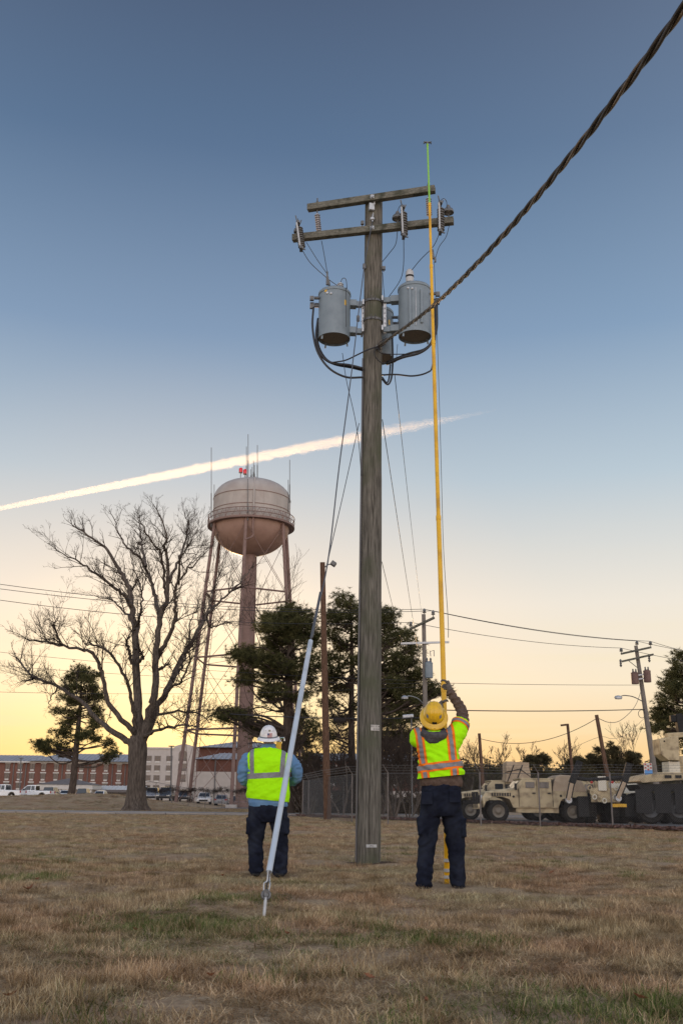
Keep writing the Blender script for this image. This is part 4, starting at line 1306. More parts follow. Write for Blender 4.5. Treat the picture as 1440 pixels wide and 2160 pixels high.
keep &= (dp > 0.21) & (rg.uniform(0, 1, len(pp)) < np.clip((dp - 0.2) * 2.6, 0.25, 1))
for fx, fy in ((540, 1846), (591, 1850), (894, 1874), (965, 1872)):
    g_ = G(fx, fy); df_ = np.hypot(pp[:, 0] - g_.x, pp[:, 1] - g_.y); keep &= (df_ > 0.10) & (rg.uniform(0, 1, len(pp)) < np.clip(df_ * 3.2, 0.3, 1))
pp, gw, thin = pp[keep], gw[keep], thin[keep]
isg = rg.uniform(0, 1, len(pp)) < np.clip((gw - 0.15) * 1.5, 0, 0.72 + 0.2 * (gw > 1.0))
isf = (~isg) & (rg.uniform(0, 1, len(pp)) < np.clip(0.40 + 0.34 * field(pp[:, 0], pp[:, 1], 1.3, 33), 0.08, 0.8))
zz = hgt(pp[:, 0], pp[:, 1])
sc = rg.uniform(0.75, 1.25, len(pp)) * (1 + 0.9 * sstep(10, 50, pp[:, 1]) + 1.6 * (pp[:, 1] > 77))
hs = field(pp[:, 0], pp[:, 1], 1.6, 9)
scz = rg.uniform(0.65, 1.2, len(pp)) * (1 + 0.28 * hs) * (1 + 0.25 * sstep(10, 50, pp[:, 1]))
scz *= 1 + 0.40 * np.tanh(1.6 * field(pp[:, 0], pp[:, 1], 5.5, 12))
scz = np.clip(scz * 0.80, 0.2, 1.7)
p3 = np.stack([pp[:, 0], pp[:, 1], zz], -1)
print('grass clumps', len(pp), int(isg.sum()))
scatter('dry_grass', p3[~isg & ~isf], dry_objs, 'matted dry brown grass blades covering the lawn', 'grass', sc[~isg & ~isf], scz[~isg & ~isf], 1)
scatter('flattened_grass', p3[isf], flat_objs, 'flattened pale straw lying between the upright tufts', 'grass', sc[isf], scz[isf] * 0.8, 3)
scatter('green_grass', p3[isg], green_objs, 'patches of short green grass scattered in the brown lawn', 'grass', sc[isg] * 0.95, scz[isg] * 0.95, 2)

# ------------------------------------------------------------------ water tower
YT = 130.0
tc0 = Vector((P(530, 1105, YT).x, YT, 0))
wtw = thing('water_tower', 'pinkish beige multi legged water tower with round tank and antennas', 'water tower', tc0)
Rt = 81.0 * YT / CP / FPX                                   # tank radius
def tz(y, dy=0.0):
    return P(530, y, YT + dy).z
zb_rim = tz(1112)                                            # balcony floor
zsh = tz(1057)                                    # top of the shell
prof = []
zbot = tz(1172)
for i in range(13):
    a = math.pi / 2 * i / 12
    prof.append((Rt * 0.985 * math.sin(a) + 0.001, zb_rim - (zb_rim - zbot) * math.cos(a)))
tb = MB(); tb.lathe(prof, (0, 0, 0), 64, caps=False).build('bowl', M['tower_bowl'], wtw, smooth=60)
tb = MB(); tb.lathe([(Rt, zb_rim + 0.02), (Rt, zsh)], (0, 0, 0), 64, caps=False)
shell = tb.build('shell', M['tower'], wtw, smooth=60)
ztop = tz(1016)
prof = []
for i in range(11):
    a = math.pi / 2 * i / 10
    prof.append((Rt * (0.001 + math.cos(a) ** 0.75 if i < 10 else 0.001), zsh + 0.02 + (ztop - zsh) * math.sin(a)))
MB().lathe(prof, (0, 0, 0), 64, caps=False).build('dome', M['tower'], wtw, smooth=60)
tb = MB()
for z_ in (zsh, zb_rim + (zsh - zb_rim) * 0.52):
    tb.lathe([(Rt - 0.02, z_ - 0.04), (Rt + 0.05, z_ - 0.04), (Rt + 0.05, z_ + 0.05), (Rt - 0.02, z_ + 0.05)], (0, 0, 0), 64, caps=False)
tb.build('weld_seam', M['tower_leg'], shell)
tb = MB()
for k in range(16):
    a = 2 * math.pi * k / 16
    tb.box((Rt * math.cos(a), Rt * math.sin(a), (zb_rim + zsh) / 2), (0.03, 0.06, zsh - zb_rim), rz=a)
tb.build('plate_seam', M['tower'], shell)
Rb = Rt * 1.125
tb = MB(); tb.lathe([(Rt * 0.97, zb_rim - 0.16), (Rb, zb_rim - 0.16), (Rb, zb_rim + 0.1), (Rt * 0.97, zb_rim + 0.1), (Rt * 0.97, zb_rim - 0.16)], (0, 0, 0), 72, caps=False)
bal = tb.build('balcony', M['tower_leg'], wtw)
tb = MB()
ring = lambda r, z: [(r * math.cos(2 * math.pi * k / 72), r * math.sin(2 * math.pi * k / 72), z) for k in range(73)]
for h_ in (1.2, 0.62):
    tb.tube(ring(Rb - 0.04, zb_rim + h_), 0.05, 5, caps=False)
for k in range(36):
    a0, a1, a2 = [2 * math.pi * (k + d) / 36 for d in (0, 0.5, 1)]
    pa = lambda a, z: ((Rb - 0.05) * math.cos(a), (Rb - 0.05) * math.sin(a), z)
    if k % 2 == 0:
        tb.tube([pa(a0, zb_rim), pa(a0, zb_rim + 1.2)], 0.035, 4)
    tb.tube([pa(a0, zb_rim + 0.1), pa(a1, zb_rim + 1.2)], 0.03, 4); tb.tube([pa(a1, zb_rim + 1.2), pa(a2, zb_rim + 0.1)], 0.03, 4)
tb.build('railing', M['tower_leg'], bal)
# riser and legs
rr_ = 11.5 * YT / CP / FPX
MB().lathe([(rr_ * 1.25, 0), (rr_ * 1.25, 0.6), (rr_, 0.8), (rr_, zbot + 0.5)], (0, 0, 0), 32).build('riser', M['tower_leg'], wtw, smooth=40)
Rbase = 139 * YT / FPX
angs = [-90 - 2.2 + 60 * k for k in range(6)]
zl = zb_rim - 0.1
def legpt(k, z):
    a = R(angs[k]); r_ = Rbase + (Rt * 1.0 - Rbase) * z / zl
    return Vector((r_ * math.cos(a), r_ * math.sin(a), z))
for k in range(6):
    tb = MB(); tb.tube([legpt(k, -0.1), legpt(k, zl)], 0.225, 14)
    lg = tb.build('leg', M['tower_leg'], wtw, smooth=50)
    MB().box(legpt(k, 0.15), (1.2, 1.2, 0.5)).build('footing', M['stucco'], lg)
levels = [tz(1545), tz(1395), tz(1258)]
for z_ in levels:
    for k in range(6):
        tb = MB(); tb.tube([legpt(k, z_), legpt((k + 1) % 6, z_)], 0.12, 8); tb.build('strut', M['tower_leg'], wtw, smooth=50)
zs_ = [0.3] + levels + [zl - 0.6]
for i in range(len(zs_) - 1):
    for k in range(6):
        tb = MB()
        tb.tube([legpt(k, zs_[i]), legpt((k + 1) % 6, zs_[i + 1])], 0.035, 5); tb.tube([legpt((k + 1) % 6, zs_[i]), legpt(k, zs_[i + 1])], 0.035, 5)
        tb.build('tie_rod', M['tower_leg'], wtw)
for k in range(6):
    tb = MB(); tb.tube([legpt(k, levels[1]), Vector((0, 0, levels[1] + 0.5))], 0.03, 5); tb.build('tie_rod', M['tower_leg'], wtw)
# ladder up the left leg, overflow pipe and a roof pipe
tb = MB()
for s_ in (-0.22, 0.22):
    tb.tube([legpt(4, 0.3) * 0.93 + Vector((s_, 0, 0)), Vector((legpt(4, zl).x * 0.97 + s_, legpt(4, zl).y * 0.9, zl))], 0.04, 5)
for i in range(60):
    u = (i + 1) / 61
    c = (legpt(4, 0.3) * 0.93).lerp(Vector((legpt(4, zl).x * 0.97, legpt(4, zl).y * 0.9, zl)), u)
    tb.beam(c - Vector((0.22, 0, 0)), c + Vector((0.22, 0, 0)), 0.04, 0.04)
tb.build('ladder', M['tower_leg'], wtw)
af = R(-86)
fp = lambda r, z: (r * math.cos(af) + 0.35, r * math.sin(af), z)
tb = MB(); tb.tube(spline([fp(Rt * 1.03, zb_rim + 0.3), fp(Rt * 1.03, zb_rim - 1.6), fp(Rt * 0.99, zb_rim - 2.6), (legpt(0, zb_rim - 3.2).x, legpt(0, zb_rim - 3.2).y - 0.2, zb_rim - 3.2)], 5), 0.14, 8)
tb.build('overflow_pipe', M['tower_leg'], wtw, smooth=60)
tb = MB(); tb.tube([fp(Rt * 1.02, zb_rim + 0.3), fp(Rt * 1.02, zsh), fp(Rt * 0.86, zsh + (ztop - zsh) * 0.62), fp(Rt * 0.5, zsh + (ztop - zsh) * 0.93)], 0.13, 8)
tb.build('roof_ladder', M['tower'], wtw, smooth=60)
# antennas and beacons
def whip(x, yb, yt, dy, r_=0.045):
    a_, b_ = P(x, yb, YT + dy), P(x, yt, YT + dy)
    tb = MB(); m_ = a_.lerp(b_, 0.42)
    tb.tube([a_, m_], r_ * 1.7, 5); tb.tube([m_, b_], r_, 5)
    tb.build('antenna', M['steel_dark'], wtw, world=True)
for a_ in ((446, 1112, 944, -2.5), (452, 1060, 1022, 2.0), (520, 1012, 942, 0.3), (523.5, 1012, 916, -0.3), (535, 1012, 972, 0.5), (537, 1012, 981, 0.9), (543, 1012, 939, -0.5), (529, 1012, 990, 0.2), (532, 1012, 985, -0.3), (608, 1080, 1012, -1.5), (611, 1060, 970, -1.3), (522.5, 1098, 1010, -Rt - 0.25)):
    whip(*a_)
for x, y in ((508, 992), (517, 995)):
    c = P(x, y, YT); tb = MB()
    tb.lathe([(0.05, -1.6), (0.05, -0.42), (0.26, -0.4), (0.26, -0.32)], c, 12)
    bc = tb.build('beacon', M['steel_dark'], wtw, world=True, smooth=40)
    MB().lathe([(0.24, -0.31), (0.27, -0.1), (0.27, 0.2), (0.16, 0.34), (0.02, 0.36)], c, 14).build('beacon_lens', M['red_glass'], bc, world=True, smooth=50)

# ------------------------------------------------------------------ distant poles and lines
def pole_shaft(root, a, b, r0, r1, m, n=14):
    tb = MB(); tb.tube([a, a.lerp(b, 0.5), b], [r0, (r0 + r1) / 2, r1], n)
    return tb.build('shaft', M[m], root, world=True, smooth=60)
def pin(mb, p, s=1.0):
    mb.lathe([(0.03, -0.05), (0.03, 0.08), (0.10 * s, 0.10), (0.11 * s, 0.16), (0.06 * s, 0.2), (0.10 * s, 0.24), (0.07 * s, 0.34), (0.04, 0.4)], p, 10)
def can(root, c, r, h, n=18, m='trans_grey'):
    tb = MB(); tb.lathe([(r * 0.97, -h / 2), (r, -h / 2 + 0.03), (r, h / 2 - 0.04), (r * 1.05, h / 2 - 0.03), (r * 1.05, h / 2), (r * 0.5, h / 2 + 0.08), (0.02, h / 2 + 0.1)], c, n)
    k = tb.build('transformer_can', M[m], root, world=True, smooth=40)
    tb = MB()
    for d in (-0.12, 0.12):
        tb.lathe([(0.05, 0), (0.09, 0.06), (0.05, 0.12), (0.08, 0.18), (0.03, 0.28)], (c[0] + d, c[1], c[2] + h / 2 + 0.06), 8)
    tb.build('bushing', M['porcelain_dark'], k, world=True)

# brown pole with a floodlight, behind the left worker
Yb = 49.0
base, top = G(691, 1730), P(680, 1186, 49.0)
base.z = hz(base.x, base.y)
bp_ = thing('timber_light_pole', 'reddish brown timber pole with a floodlight on top, left of the main pole', 'pole', base)
pole_shaft(bp_, base - Vector((0, 0, 0.3)), top, 0.19, 0.125, 'brown_pole', 18)
c = P(701, 1190, 49.0)
tb = MB(); tb.tube([top - Vector((0, 0, 0.35)), top.lerp(c, 0.6) - Vector((0, 0, 0.05)), c], 0.03, 6); tb.build('bracket', M['steel_dark'], bp_, world=True)
tb = MB(); tb.box(c + Vector((0.05, 0, 0.02)), (0.26, 0.34, 0.22), M=Matrix.Rotation(R(35), 3, 'Y')); fl = tb.build('floodlight', M['steel_dark'], bp_, world=True, bevel=0.03)

# grey pole right of the pines
Yk = 66.0
base, top = G(899, 1717), P(893, 1296, Yk)
base = Vector((P(900, 1700, Yk).x, Yk, 0.0))
kp = thing('power_pole', 'grey power pole with two crossarms and one grey transformer right of the pines', 'pole', base)
pole_shaft(kp, base - Vector((0, 0, 0.3)), top, 0.19, 0.13, 'grey_pole', 16)
e0_, e1_ = P(864, 1327, Yk + 0.5), P(915, 1303, Yk - 1.2)
MB().beam(e0_, e1_, 0.12, 0.14).build('crossarm', M['arm_wood'], kp, world=True)
f0_, f1_ = P(845, 1358, Yk + 0.3), P(946, 1355, Yk - 0.4)
MB().beam(f0_ - Vector((0, 0.12, 0)), f1_ - Vector((0, 0.12, 0)), 0.11, 0.13).build('crossarm', M['galv'], kp, world=True)
pins_k = [e0_ + Vector((0.06, 0, 0.1)), top + Vector((0.05, 0, 0.0)), e1_ + Vector((-0.06, 0, 0.1))]
for p_ in pins_k:
    tb = MB(); pin(tb, p_, 1.2); tb.build('insulator', M['porcelain_dark'], kp, world=True)
can(kp, P(904, 1414, Yk - 0.5), 0.26, 0.98)
tb = MB(); a_ = P(911, 1378, Yk - 0.5)
tb.beam(a_ + Vector((-0.1, 0, -0.2)), a_ + Vector((-0.14, 0, 0.16)), 0.05, 0.05); tb.beam(a_ + Vector((0.12, 0, -0.2)), a_ + Vector((0.12, 0, 0.2)), 0.05, 0.05); tb.beam(a_ + Vector((0.12, 0, 0.2)), a_ + Vector((-0.12, 0, 0.12)), 0.03, 0.03)
tb.build('fuse_cutout', M['porcelain_dark'], kp, world=True)
tb = MB(); tb.tube(spline([P(893, 1485, Yk), P(880, 1473, Yk - 1), P(864, 1468, Yk - 2), P(856, 1470, Yk - 2.4)], 5), 0.025, 6)
tb.lathe([(0.02, -0.1), (0.2, -0.1), (0.22, 0.0), (0.1, 0.1), (0.02, 0.12)], P(853, 1471, Yk - 2.5), 10)
tb.build('street_light', M['galv'], kp, world=True)
# second lamp seen by the yellow helmet
c = P(860, 1511, 58.0)
lp = thing('street_light', 'small flat floodlight on a slim post left of the yellow helmet', 'street light', (c.x, 58, 0))
tb = MB(); tb.box(c, (0.62, 0.4, 0.2), M=Matrix.Rotation(R(-6), 3, 'Y')); tb.build('lamp_head', M['galv'], lp, world=True, bevel=0.05)
tb = MB(); tb.tube([Vector((c.x + 0.2, 58.1, -0.1)), Vector((c.x + 0.2, 58.1, c.z))], 0.035, 8); tb.build('post', M['steel_dark'], lp, world=True)

# leaning pole on the right with two transformers and a lamp arm
Yr = 84.0
base, top = Vector((P(1392, 1700, Yr).x, Yr, 0)), P(1340, 1362, Yr)
rp_ = thing('power_pole', 'leaning grey power pole with two transformers and a lamp arm at right', 'pole', base)
pole_shaft(rp_, base - Vector((0, 0, 0.3)), top, 0.27, 0.15, 'grey_pole', 16)
g0, g1 = P(1307, 1380, Yr + 0.5), P(1371, 1366, Yr - 0.8)
h0, h1 = P(1309, 1396, Yr + 0.4), P(1376, 1381, Yr - 0.7)
for a_, b_ in ((g0, g1), (h0, h1)):
    MB().beam(a_ - Vector((0, 0.2, 0)), b_ - Vector((0, 0.2, 0)), 0.12, 0.15).build('crossarm', M['arm_wood'], rp_, world=True)
tb = MB(); tb.beam(P(1325, 1394, Yr - 0.1), P(1344, 1409, Yr - 0.1), 0.05, 0.05); tb.build('brace', M['arm_wood'], rp_, world=True)
pins_r = [g0 + Vector((0.05, -0.2, 0.1)), top + Vector((0.1, 0, 0.0)), g1 + Vector((-0.05, -0.2, 0.1))]
for p_ in pins_r:
    tb = MB(); pin(tb, p_, 1.5); tb.build('insulator', M['porcelain_dark'], rp_, world=True)
for x, y in ((1308, 1398), (1368, 1388)):
    tb = MB(); tb.lathe([(0.05, -0.35), (0.12, -0.2), (0.06, -0.12), (0.12, -0.02), (0.06, 0.05), (0.12, 0.14), (0.05, 0.3)], P(x, y, Yr - 0.4), 8); tb.build('fuse_cutout', M['porcelain_dark'], rp_, world=True)
M['rusty_can'] = mat('rusty_transformer', (0.13, 0.075, 0.065), 0.7, c2=(0.19, 0.12, 0.10), scale=3)
can(rp_, P(1338, 1431, Yr - 0.5), 0.30, 0.92, m='rusty_can'); can(rp_, P(1364, 1427, Yr - 0.5), 0.30, 0.95, m='rusty_can')
tb = MB(); tb.beam(P(1342, 1425, Yr - 0.4), P(1362, 1421, Yr - 0.4), 0.1, 0.1); tb.beam(P(1344, 1433, Yr - 0.4), P(1362, 1430, Yr - 0.4), 0.1, 0.1); tb.build('bracket', M['galv'], rp_, world=True)
tb = MB(); tb.tube(spline([P(1357, 1481, Yr), P(1335, 1470, Yr - 0.5), P(1317, 1467, Yr - 1), P(1310, 1468, Yr - 1.2)], 5), 0.04, 6); tb.build('lamp_arm', M['steel_dark'], rp_, world=True)
tb = MB(); tb.lathe([(0.02, -0.16), (0.16, -0.14), (0.2, 0.0), (0.14, 0.12), (0.02, 0.16)], P(1303, 1471, Yr - 1.3), 12, sx=1.7); tb.build('lamp_head', M['galv'], rp_, world=True, smooth=60)
tb = MB(); c = P(1352, 1506, Yr - 0.5)
tb.tube([c + Vector((0.28 * math.cos(a / 14 * 6.4), -0.05, 0.33 * math.sin(a / 14 * 6.4))) for a in range(16)], 0.025, 5); tb.build('cable_coil', M['wire'], rp_, world=True)

# timber posts and the light pole inside the yard
def yard_post(label, xb, yb, xt, yt, Y, r0, m, cat='post', name='timber_post'):
    b_, t_ = P(xb, yb, Y), P(xt, yt, Y)
    d_ = (t_ - b_) / (t_.z - b_.z); g_ = b_ - d_ * b_.z
    r_ = thing(name, label, cat, g_, group='posts standing in the yard')
    pole_shaft(r_, g_ - Vector((0, 0, 0.3)), t_, r0, r0 * 0.75, m)
    return r_, t_
pA, tA = yard_post('brown timber post just right of the worker in the orange trimmed vest', 1017, 1640, 1010, 1547, 62, 0.12, 'brown_pole')
pB, tB = yard_post('leaning timber post right of the yard light pole', 1279, 1625, 1257, 1508, 58, 0.14, 'brown_pole')
pC, tC = yard_post('slim brown light pole with short arm in the middle of the yard', 1206, 1625, 1196, 1527, 78, 0.14, 'brown_pole', 'light pole', 'light_pole')
tb = MB(); tb.beam(tC - Vector((0, 0, 0.05)), P(1183, 1530, 77.5), 0.16, 0.14); tb.build('lamp_head', M['brown_pole'], pC, world=True)
b_ = Vector((P(361, 1690, 150).x, 150, 0))
lc = thing('light_pole', 'thin dark light pole in front of the cream stucco building', 'light pole', b_)
tb = MB(); tb.tube([b_, P(362, 1573, 150)], 0.11, 8); tb.build('shaft', M['steel_dark'], lc, world=True)
tb = MB(); tb.box(P(362, 1574, 150), (0.8, 0.5, 0.16)); tb.build('lamp_head', M['steel_dark'], lc, world=True)
b_ = Vector((P(41, 1690, 235).x, 235, 0.7))
lc = thing('light_pole', 'thin dark light pole in front of the left dormitory windows', 'light pole', b_)
tb = MB(); tb.tube([b_, P(45, 1599, 235)], 0.13, 8); tb.build('shaft', M['steel_dark'], lc, world=True)
tb = MB(); tb.box(P(45, 1599, 235), (1.0, 0.5, 0.18)); tb.build('lamp_head', M['steel_dark'], lc, world=True)

def line(name, label, pts, r, m='wire', group=None, n=5, cat='cable'):
    tb = MB(); tb.tube(pts, r, n)
    return tag(tb.build(name, M[m], smooth=180), label, cat, group)
gl = 'power lines between the distant poles'
lab3 = ('upper', 'middle', 'lower')
for k in range(3):
    line('power_line', f'{lab3[(1, 0, 2)[k]]} line sagging between the two distant grey power poles', sag(pins_k[k] + Vector((0, 0, 0.36)), pins_r[k] + Vector((0, 0, 0.4)), 0.35), 0.02, group=gl)
for k, (x, y, lab) in enumerate(((0, 1245, 'third'), (0, 1212, 'topmost'), (0, 1222, 'second'))):
    a_ = P(x, y, 57 + k); b_ = pins_k[k] + Vector((0, 0, 0.36))
    a_ = a_ + (a_ - b_) * 0.25
    line('power_line', f'{lab} line from the top running in from the left edge through the oak', sag(a_, b_, 0.9), 0.018, group=gl)
for k, (y, lab) in enumerate(((1375, 'upper'), (1405, 'middle'), (1464, 'lower'))):
    a_ = P(-60, y - 6, 62); b_ = P(893, 1436 + 6 * k, Yk)
    line('power_line', f'{lab} of the three faint low lines behind the oak limbs', sag(a_, b_, 0.3), 0.012, group=gl)
for k, p_ in enumerate(pins_r):
    line('power_line', f'{lab3[k]} line leaving the leaning pole for the right edge', sag(p_ + Vector((0, 0, 0.4)), P(1520, 1385 + (22, 0, 6)[k], Yr - 6), 0.1, 8), 0.02, group=gl)
line('power_line', 'thin line crossing level behind the raised glove to the leaning pole', sag(P(897, 1440, Yk), P(1348, 1445, Yr), 0.05), 0.016, group=gl)
line('telephone_cable', 'thick twisted cable crossing level behind the yellow helmet', sag(P(897, 1497, Yk), P(1360, 1496, Yr), 0.12), 0.035, group='cables strung below the power lines')
line('telephone_cable', 'thick dark cable crossing in front of the pine trunks at helmet height', sag(P(485, 1506, 68), P(897, 1514, Yk), 0.15), 0.035, group='cables strung below the power lines')
tb = MB(); tb.lathe([(0.03, -0.42), (0.15, -0.36), (0.17, 0.0), (0.15, 0.36), (0.03, 0.42)], P(716, 1519, 66.6), 12, M=Matrix.Rotation(R(90), 3, 'Y'))
tag(tb.build('splice_case', M['black'], smooth=50), 'black cable splice case hanging on the dark cable left of the main pole', 'splice case')
line('telephone_cable', 'drooping cable from the leaning pole down to the leaning timber post', spline([P(1352, 1455, Yr), P(1338, 1490, 78), P(1310, 1518, 70), P(1285, 1524, 64), tB - Vector((0, 0, 0.15))], 5), 0.02, group='cables strung below the power lines')
line('telephone_cable', 'sagging cable between the two timber posts in the yard', sag(tB - Vector((0, 0, 0.2)), tA - Vector((0, 0, 0.3)), 0.75), 0.018, group='cables strung below the power lines')
line('telephone_cable', 'thin lower cable behind the leaning timber post', spline([P(1358, 1515, Yr), P(1320, 1550, 78), P(1290, 1558, 70), P(1262, 1555, 66), P(1206, 1578, 78)], 5), 0.012, group='cables strung below the power lines')

# ------------------------------------------------------------------ fences
M['fence_post'] = mat('fence_post', (0.12, 0.105, 0.098), 0.6, 0.2, c2=(0.19, 0.172, 0.162), scale=5)
M['fence_wire'] = mat('fence_wire', (0.12, 0.122, 0.125), 0.6, 0.3)
def chain_mesh(root, a, b, h, cell=0.075, r=0.0026):
    a, b = Vector(a), Vector(b)
    L = (b - a).length
    d = (b - a).normalized()
    V, F = [], []
    def bar(u0, z0, u1, z1):
        p0 = a + d * u0 + Vector((0, 0, z0)); p1 = a + d * u1 + Vector((0, 0, z1))
        t_ = (p1 - p0).normalized(); s1 = Vector((-d.y, d.x, 0)) * r; s2 = t_.cross(Vector((-d.y, d.x, 0))) * r
        k = len(V)
        for p in (p0, p1):
            V.extend([tuple(p + s1), tuple(p - s1 * 0.5 + s2 * 0.9), tuple(p - s1 * 0.5 - s2 * 0.9)])
        F.extend([(k, k + 1, k + 4, k + 3), (k + 1, k + 2, k + 5, k + 4), (k + 2, k, k + 3, k + 5)])
    n = int((L + h) / cell)
    for i in range(n + 1):
        c = -h + i * cell
        u0, u1 = max(c, 0), min(c + h, L)
        if u1 > u0:
            bar(u0, u0 - c, u1, u1 - c)
            bar(u0, h - (u0 - c), u1, h - (u1 - c))
    me = bpy.data.meshes.new('chain_link'); me.from_pydata(V, [], F)
    o = link_mesh('chain_link', me, M['fence_wire'], root)
    o['kind'] = 'stuff'
    return o
def fence(name, label, pts, h, arm=True, mesh=True, cell=0.075, r=0.03, group=None, topy=None, mr=0.0026):
    root = thing(name, label, 'fence', pts[0], group=group)
    tops = []
    for i, p in enumerate(pts):
        tb = MB(); tb.tube([p - Vector((0, 0, 0.2)), p + Vector((0, 0, h))], r * (1.5 if i == 0 else 1), 8)
        po = tb.build('post', M['fence_post'], root, world=True)
        if arm:
            q = p + Vector((-0.22, -0.18, h + 0.30))
            tb = MB(); tb.beam(p + Vector((0, 0, h - 0.02)), q, 0.035, 0.02); tb.build('barb_arm', M['fence_post'], po, world=True)
            tops.append(q)
        else:
            tops.append(p + Vector((0, 0, h)))
    for i in range(len(pts) - 1):
        if mesh:
            mo = chain_mesh(root, pts[i] - root.location, pts[i + 1] - root.location, h - 0.06, cell, mr)
        tb = MB(); tb.tube([pts[i] + Vector((0, 0, h - 0.04)), pts[i + 1] + Vector((0, 0, h - 0.04))], 0.012 if arm else 0.022, 5); tb.build('top_rail', M['fence_wire'], root, world=True)
        if arm:
            for k in range(3):
                u = 0.3 + 0.33 * k
                a_ = (pts[i] + Vector((0, 0, h))).lerp(tops[i], u); b_ = (pts[i + 1] + Vector((0, 0, h))).lerp(tops[i + 1], u)
                tb = MB(); tb.tube(sag(a_, b_, 0.03, 6), 0.006, 4)
                L = (b_ - a_).length
                for j in range(int(L / 0.16)):
                    c = a_.lerp(b_, (j + 0.5) / int(L / 0.16)); tb.beam(c + Vector((0, 0, -0.03)), c + Vector((0.02, 0, 0.03)), 0.006, 0.006)
                tb.build('barbed_wire', M['fence_wire'], root, world=True)
    return root
fl_len = (FB - FA).length
fpts = [G(x, y) for x, y in ((638, 1723), (687, 1730), (742, 1736), (818, 1739.5), (905, 1741.5), (1014, 1743.5), (1139, 1745), (1292, 1748), (1500, 1751))]
for p in fpts: p.z = 0.02
fence('yard_fence', 'chain link yard fence with barbed wire arms in front of the military vehicles', fpts, 2.05, cell=0.085, mr=0.0020)
sp = [fpts[0] + Vector((0.3, 1.2, 0)), G(724, 1721), G(812, 1718.5)]
sp = [Vector((p.x, p.y, 0.06)) for p in sp]
fence('yard_fence', 'side run of chain link fence leading back towards the bare shrubs', sp, 2.05, cell=0.2, mr=0.0011)
Yv = 106.0
vp = [Vector((wx(x, Yv), Yv, hz(wx(x, Yv), Yv))) for x in (296, 330, 365, 400, 435, 470, 505, 540, 575, 610, 640)]
vf = fence('vine_fence', 'long far chain link fence with dark vines along its top below the tower', vp, 1.85, arm=False, cell=0.18, mr=0.004)
rg = np.random.default_rng(31)
cents = []
for k in range(420):
    u = rg.uniform(0, 1); q = np.array(vp[0].lerp(vp[-1], u)); q[2] = 1.82 + rg.normal(0, 0.09) + 0.12 * math.sin(u * 40)
    cents.append(q + rg.normal(0, 0.12, (8, 3)))
    if rg.uniform() < 0.25:
        q2 = q.copy(); q2[2] = rg.uniform(0.1, 1.8); cents.append(q2 + rg.normal(0, 0.15, (5, 3)))
V, F, tint = tufts(np.concatenate(cents), 0.16, rg, 6)
me = np_mesh('vine', V - np.array(vf.location), F)
link_mesh('vine', me, M['twig'], vf)['kind'] = 'stuff'
# backstop sign and dark trailer behind the fence corner
c = P(700, 1690, 92)
tr_ = thing('utility_trailer', 'dark boxy trailer behind the fence beside the brown pole', 'trailer', (c.x, 92, 0))
MB().box((0, 0, 1.15), (4.2, 2.0, 1.3)).build('body', M['black'], tr_, bevel=0.05)
MB().box((-0.3, -1.02, 1.35), (0.7, 0.04, 0.5)).build('panel', M['white_paint'], tr_)
for s_ in (-0.8, 0.8):
    MB().lathe([(0.05, -0.1), (0.3, -0.12), (0.34, -0.05), (0.34, 0.05), (0.3, 0.12), (0.05, 0.1)], (s_, -0.95, 0.34), 14, M=Matrix.Rotation(R(90), 3, 'X')).build('wheel', M['tyre'], tr_)

# ------------------------------------------------------------------ vehicles
def wheel(root, x, y, r, w, rim='chrome', nut=8, lug=False):
    """Tyre with rounded shoulders and a dished rim; the outer side faces the sign of y."""
    s = 1 if y > 0 else -1
    Mx = Matrix.Rotation(R(-90) * s, 3, 'X')
    tb = MB()
    tb.lathe([(r * 0.60, -w / 2), (r * 0.86, -w / 2), (r * 0.97, -w * 0.36), (r, -w * 0.2), (r, w * 0.2), (r * 0.97, w * 0.36), (r * 0.86, w / 2), (r * 0.60, w / 2), (r * 0.58, 0.0), (r * 0.58, -w / 2)], (x, y, r), 28, M=Mx, caps=False)
    if lug:
        for k in range(26):
            a = 2 * math.pi * k / 26
            for q in (-1, 1):
                p = Vector((x + r * 0.985 * math.cos(a + q * 0.05), y + q * w * 0.27, r + r * 0.985 * math.sin(a + q * 0.05)))
                tb.box(p, (r * 0.05, w * 0.42, r * 0.10), M=Matrix.Rotation(-(a + q * 0.05), 3, 'Y'))
    ty = tb.build('wheel', M['tyre'], root, smooth=40)
    tb = MB()
    tb.lathe([(r * 0.61, w * 0.40), (r * 0.58, w * 0.47), (r * 0.50, w * 0.36), (r * 0.34, w * 0.22), (r * 0.2, w * 0.34), (r * 0.16, w * 0.46), (0.01, w * 0.47)], (x, y, r), 24, M=Mx, caps=False)
    for k in range(nut):
        a = 2 * math.pi * k / nut
        tb.lathe([(r * 0.035, w * 0.2), (r * 0.035, w * 0.36)], Vector((x, y, r)) + Mx @ Vector((r * 0.27 * math.cos(a), r * 0.27 * math.sin(a), 0)), 6, M=Mx)
    tb.build('rim', M[rim], ty, smooth=40)
    return ty
def slab(mb, prof, y0, y1, tumble=None, m=0):
    """Side profile (x, z, inset) joined across the width; inset pulls the sides in."""
    b = len(mb.v); k = len(prof)
    for x, z, i in prof: mb.v.append((x, y0 + i, z))
    for x, z, i in prof: mb.v.append((x, y1 - i, z))
    mb.face([b + j for j in range(k)], m); mb.face([b + k + j for j in reversed(range(k))], m)
    for j in range(k):
        q = (j + 1) % k
        mb.face((b + q, b + j, b + k + j, b + k + q), m)
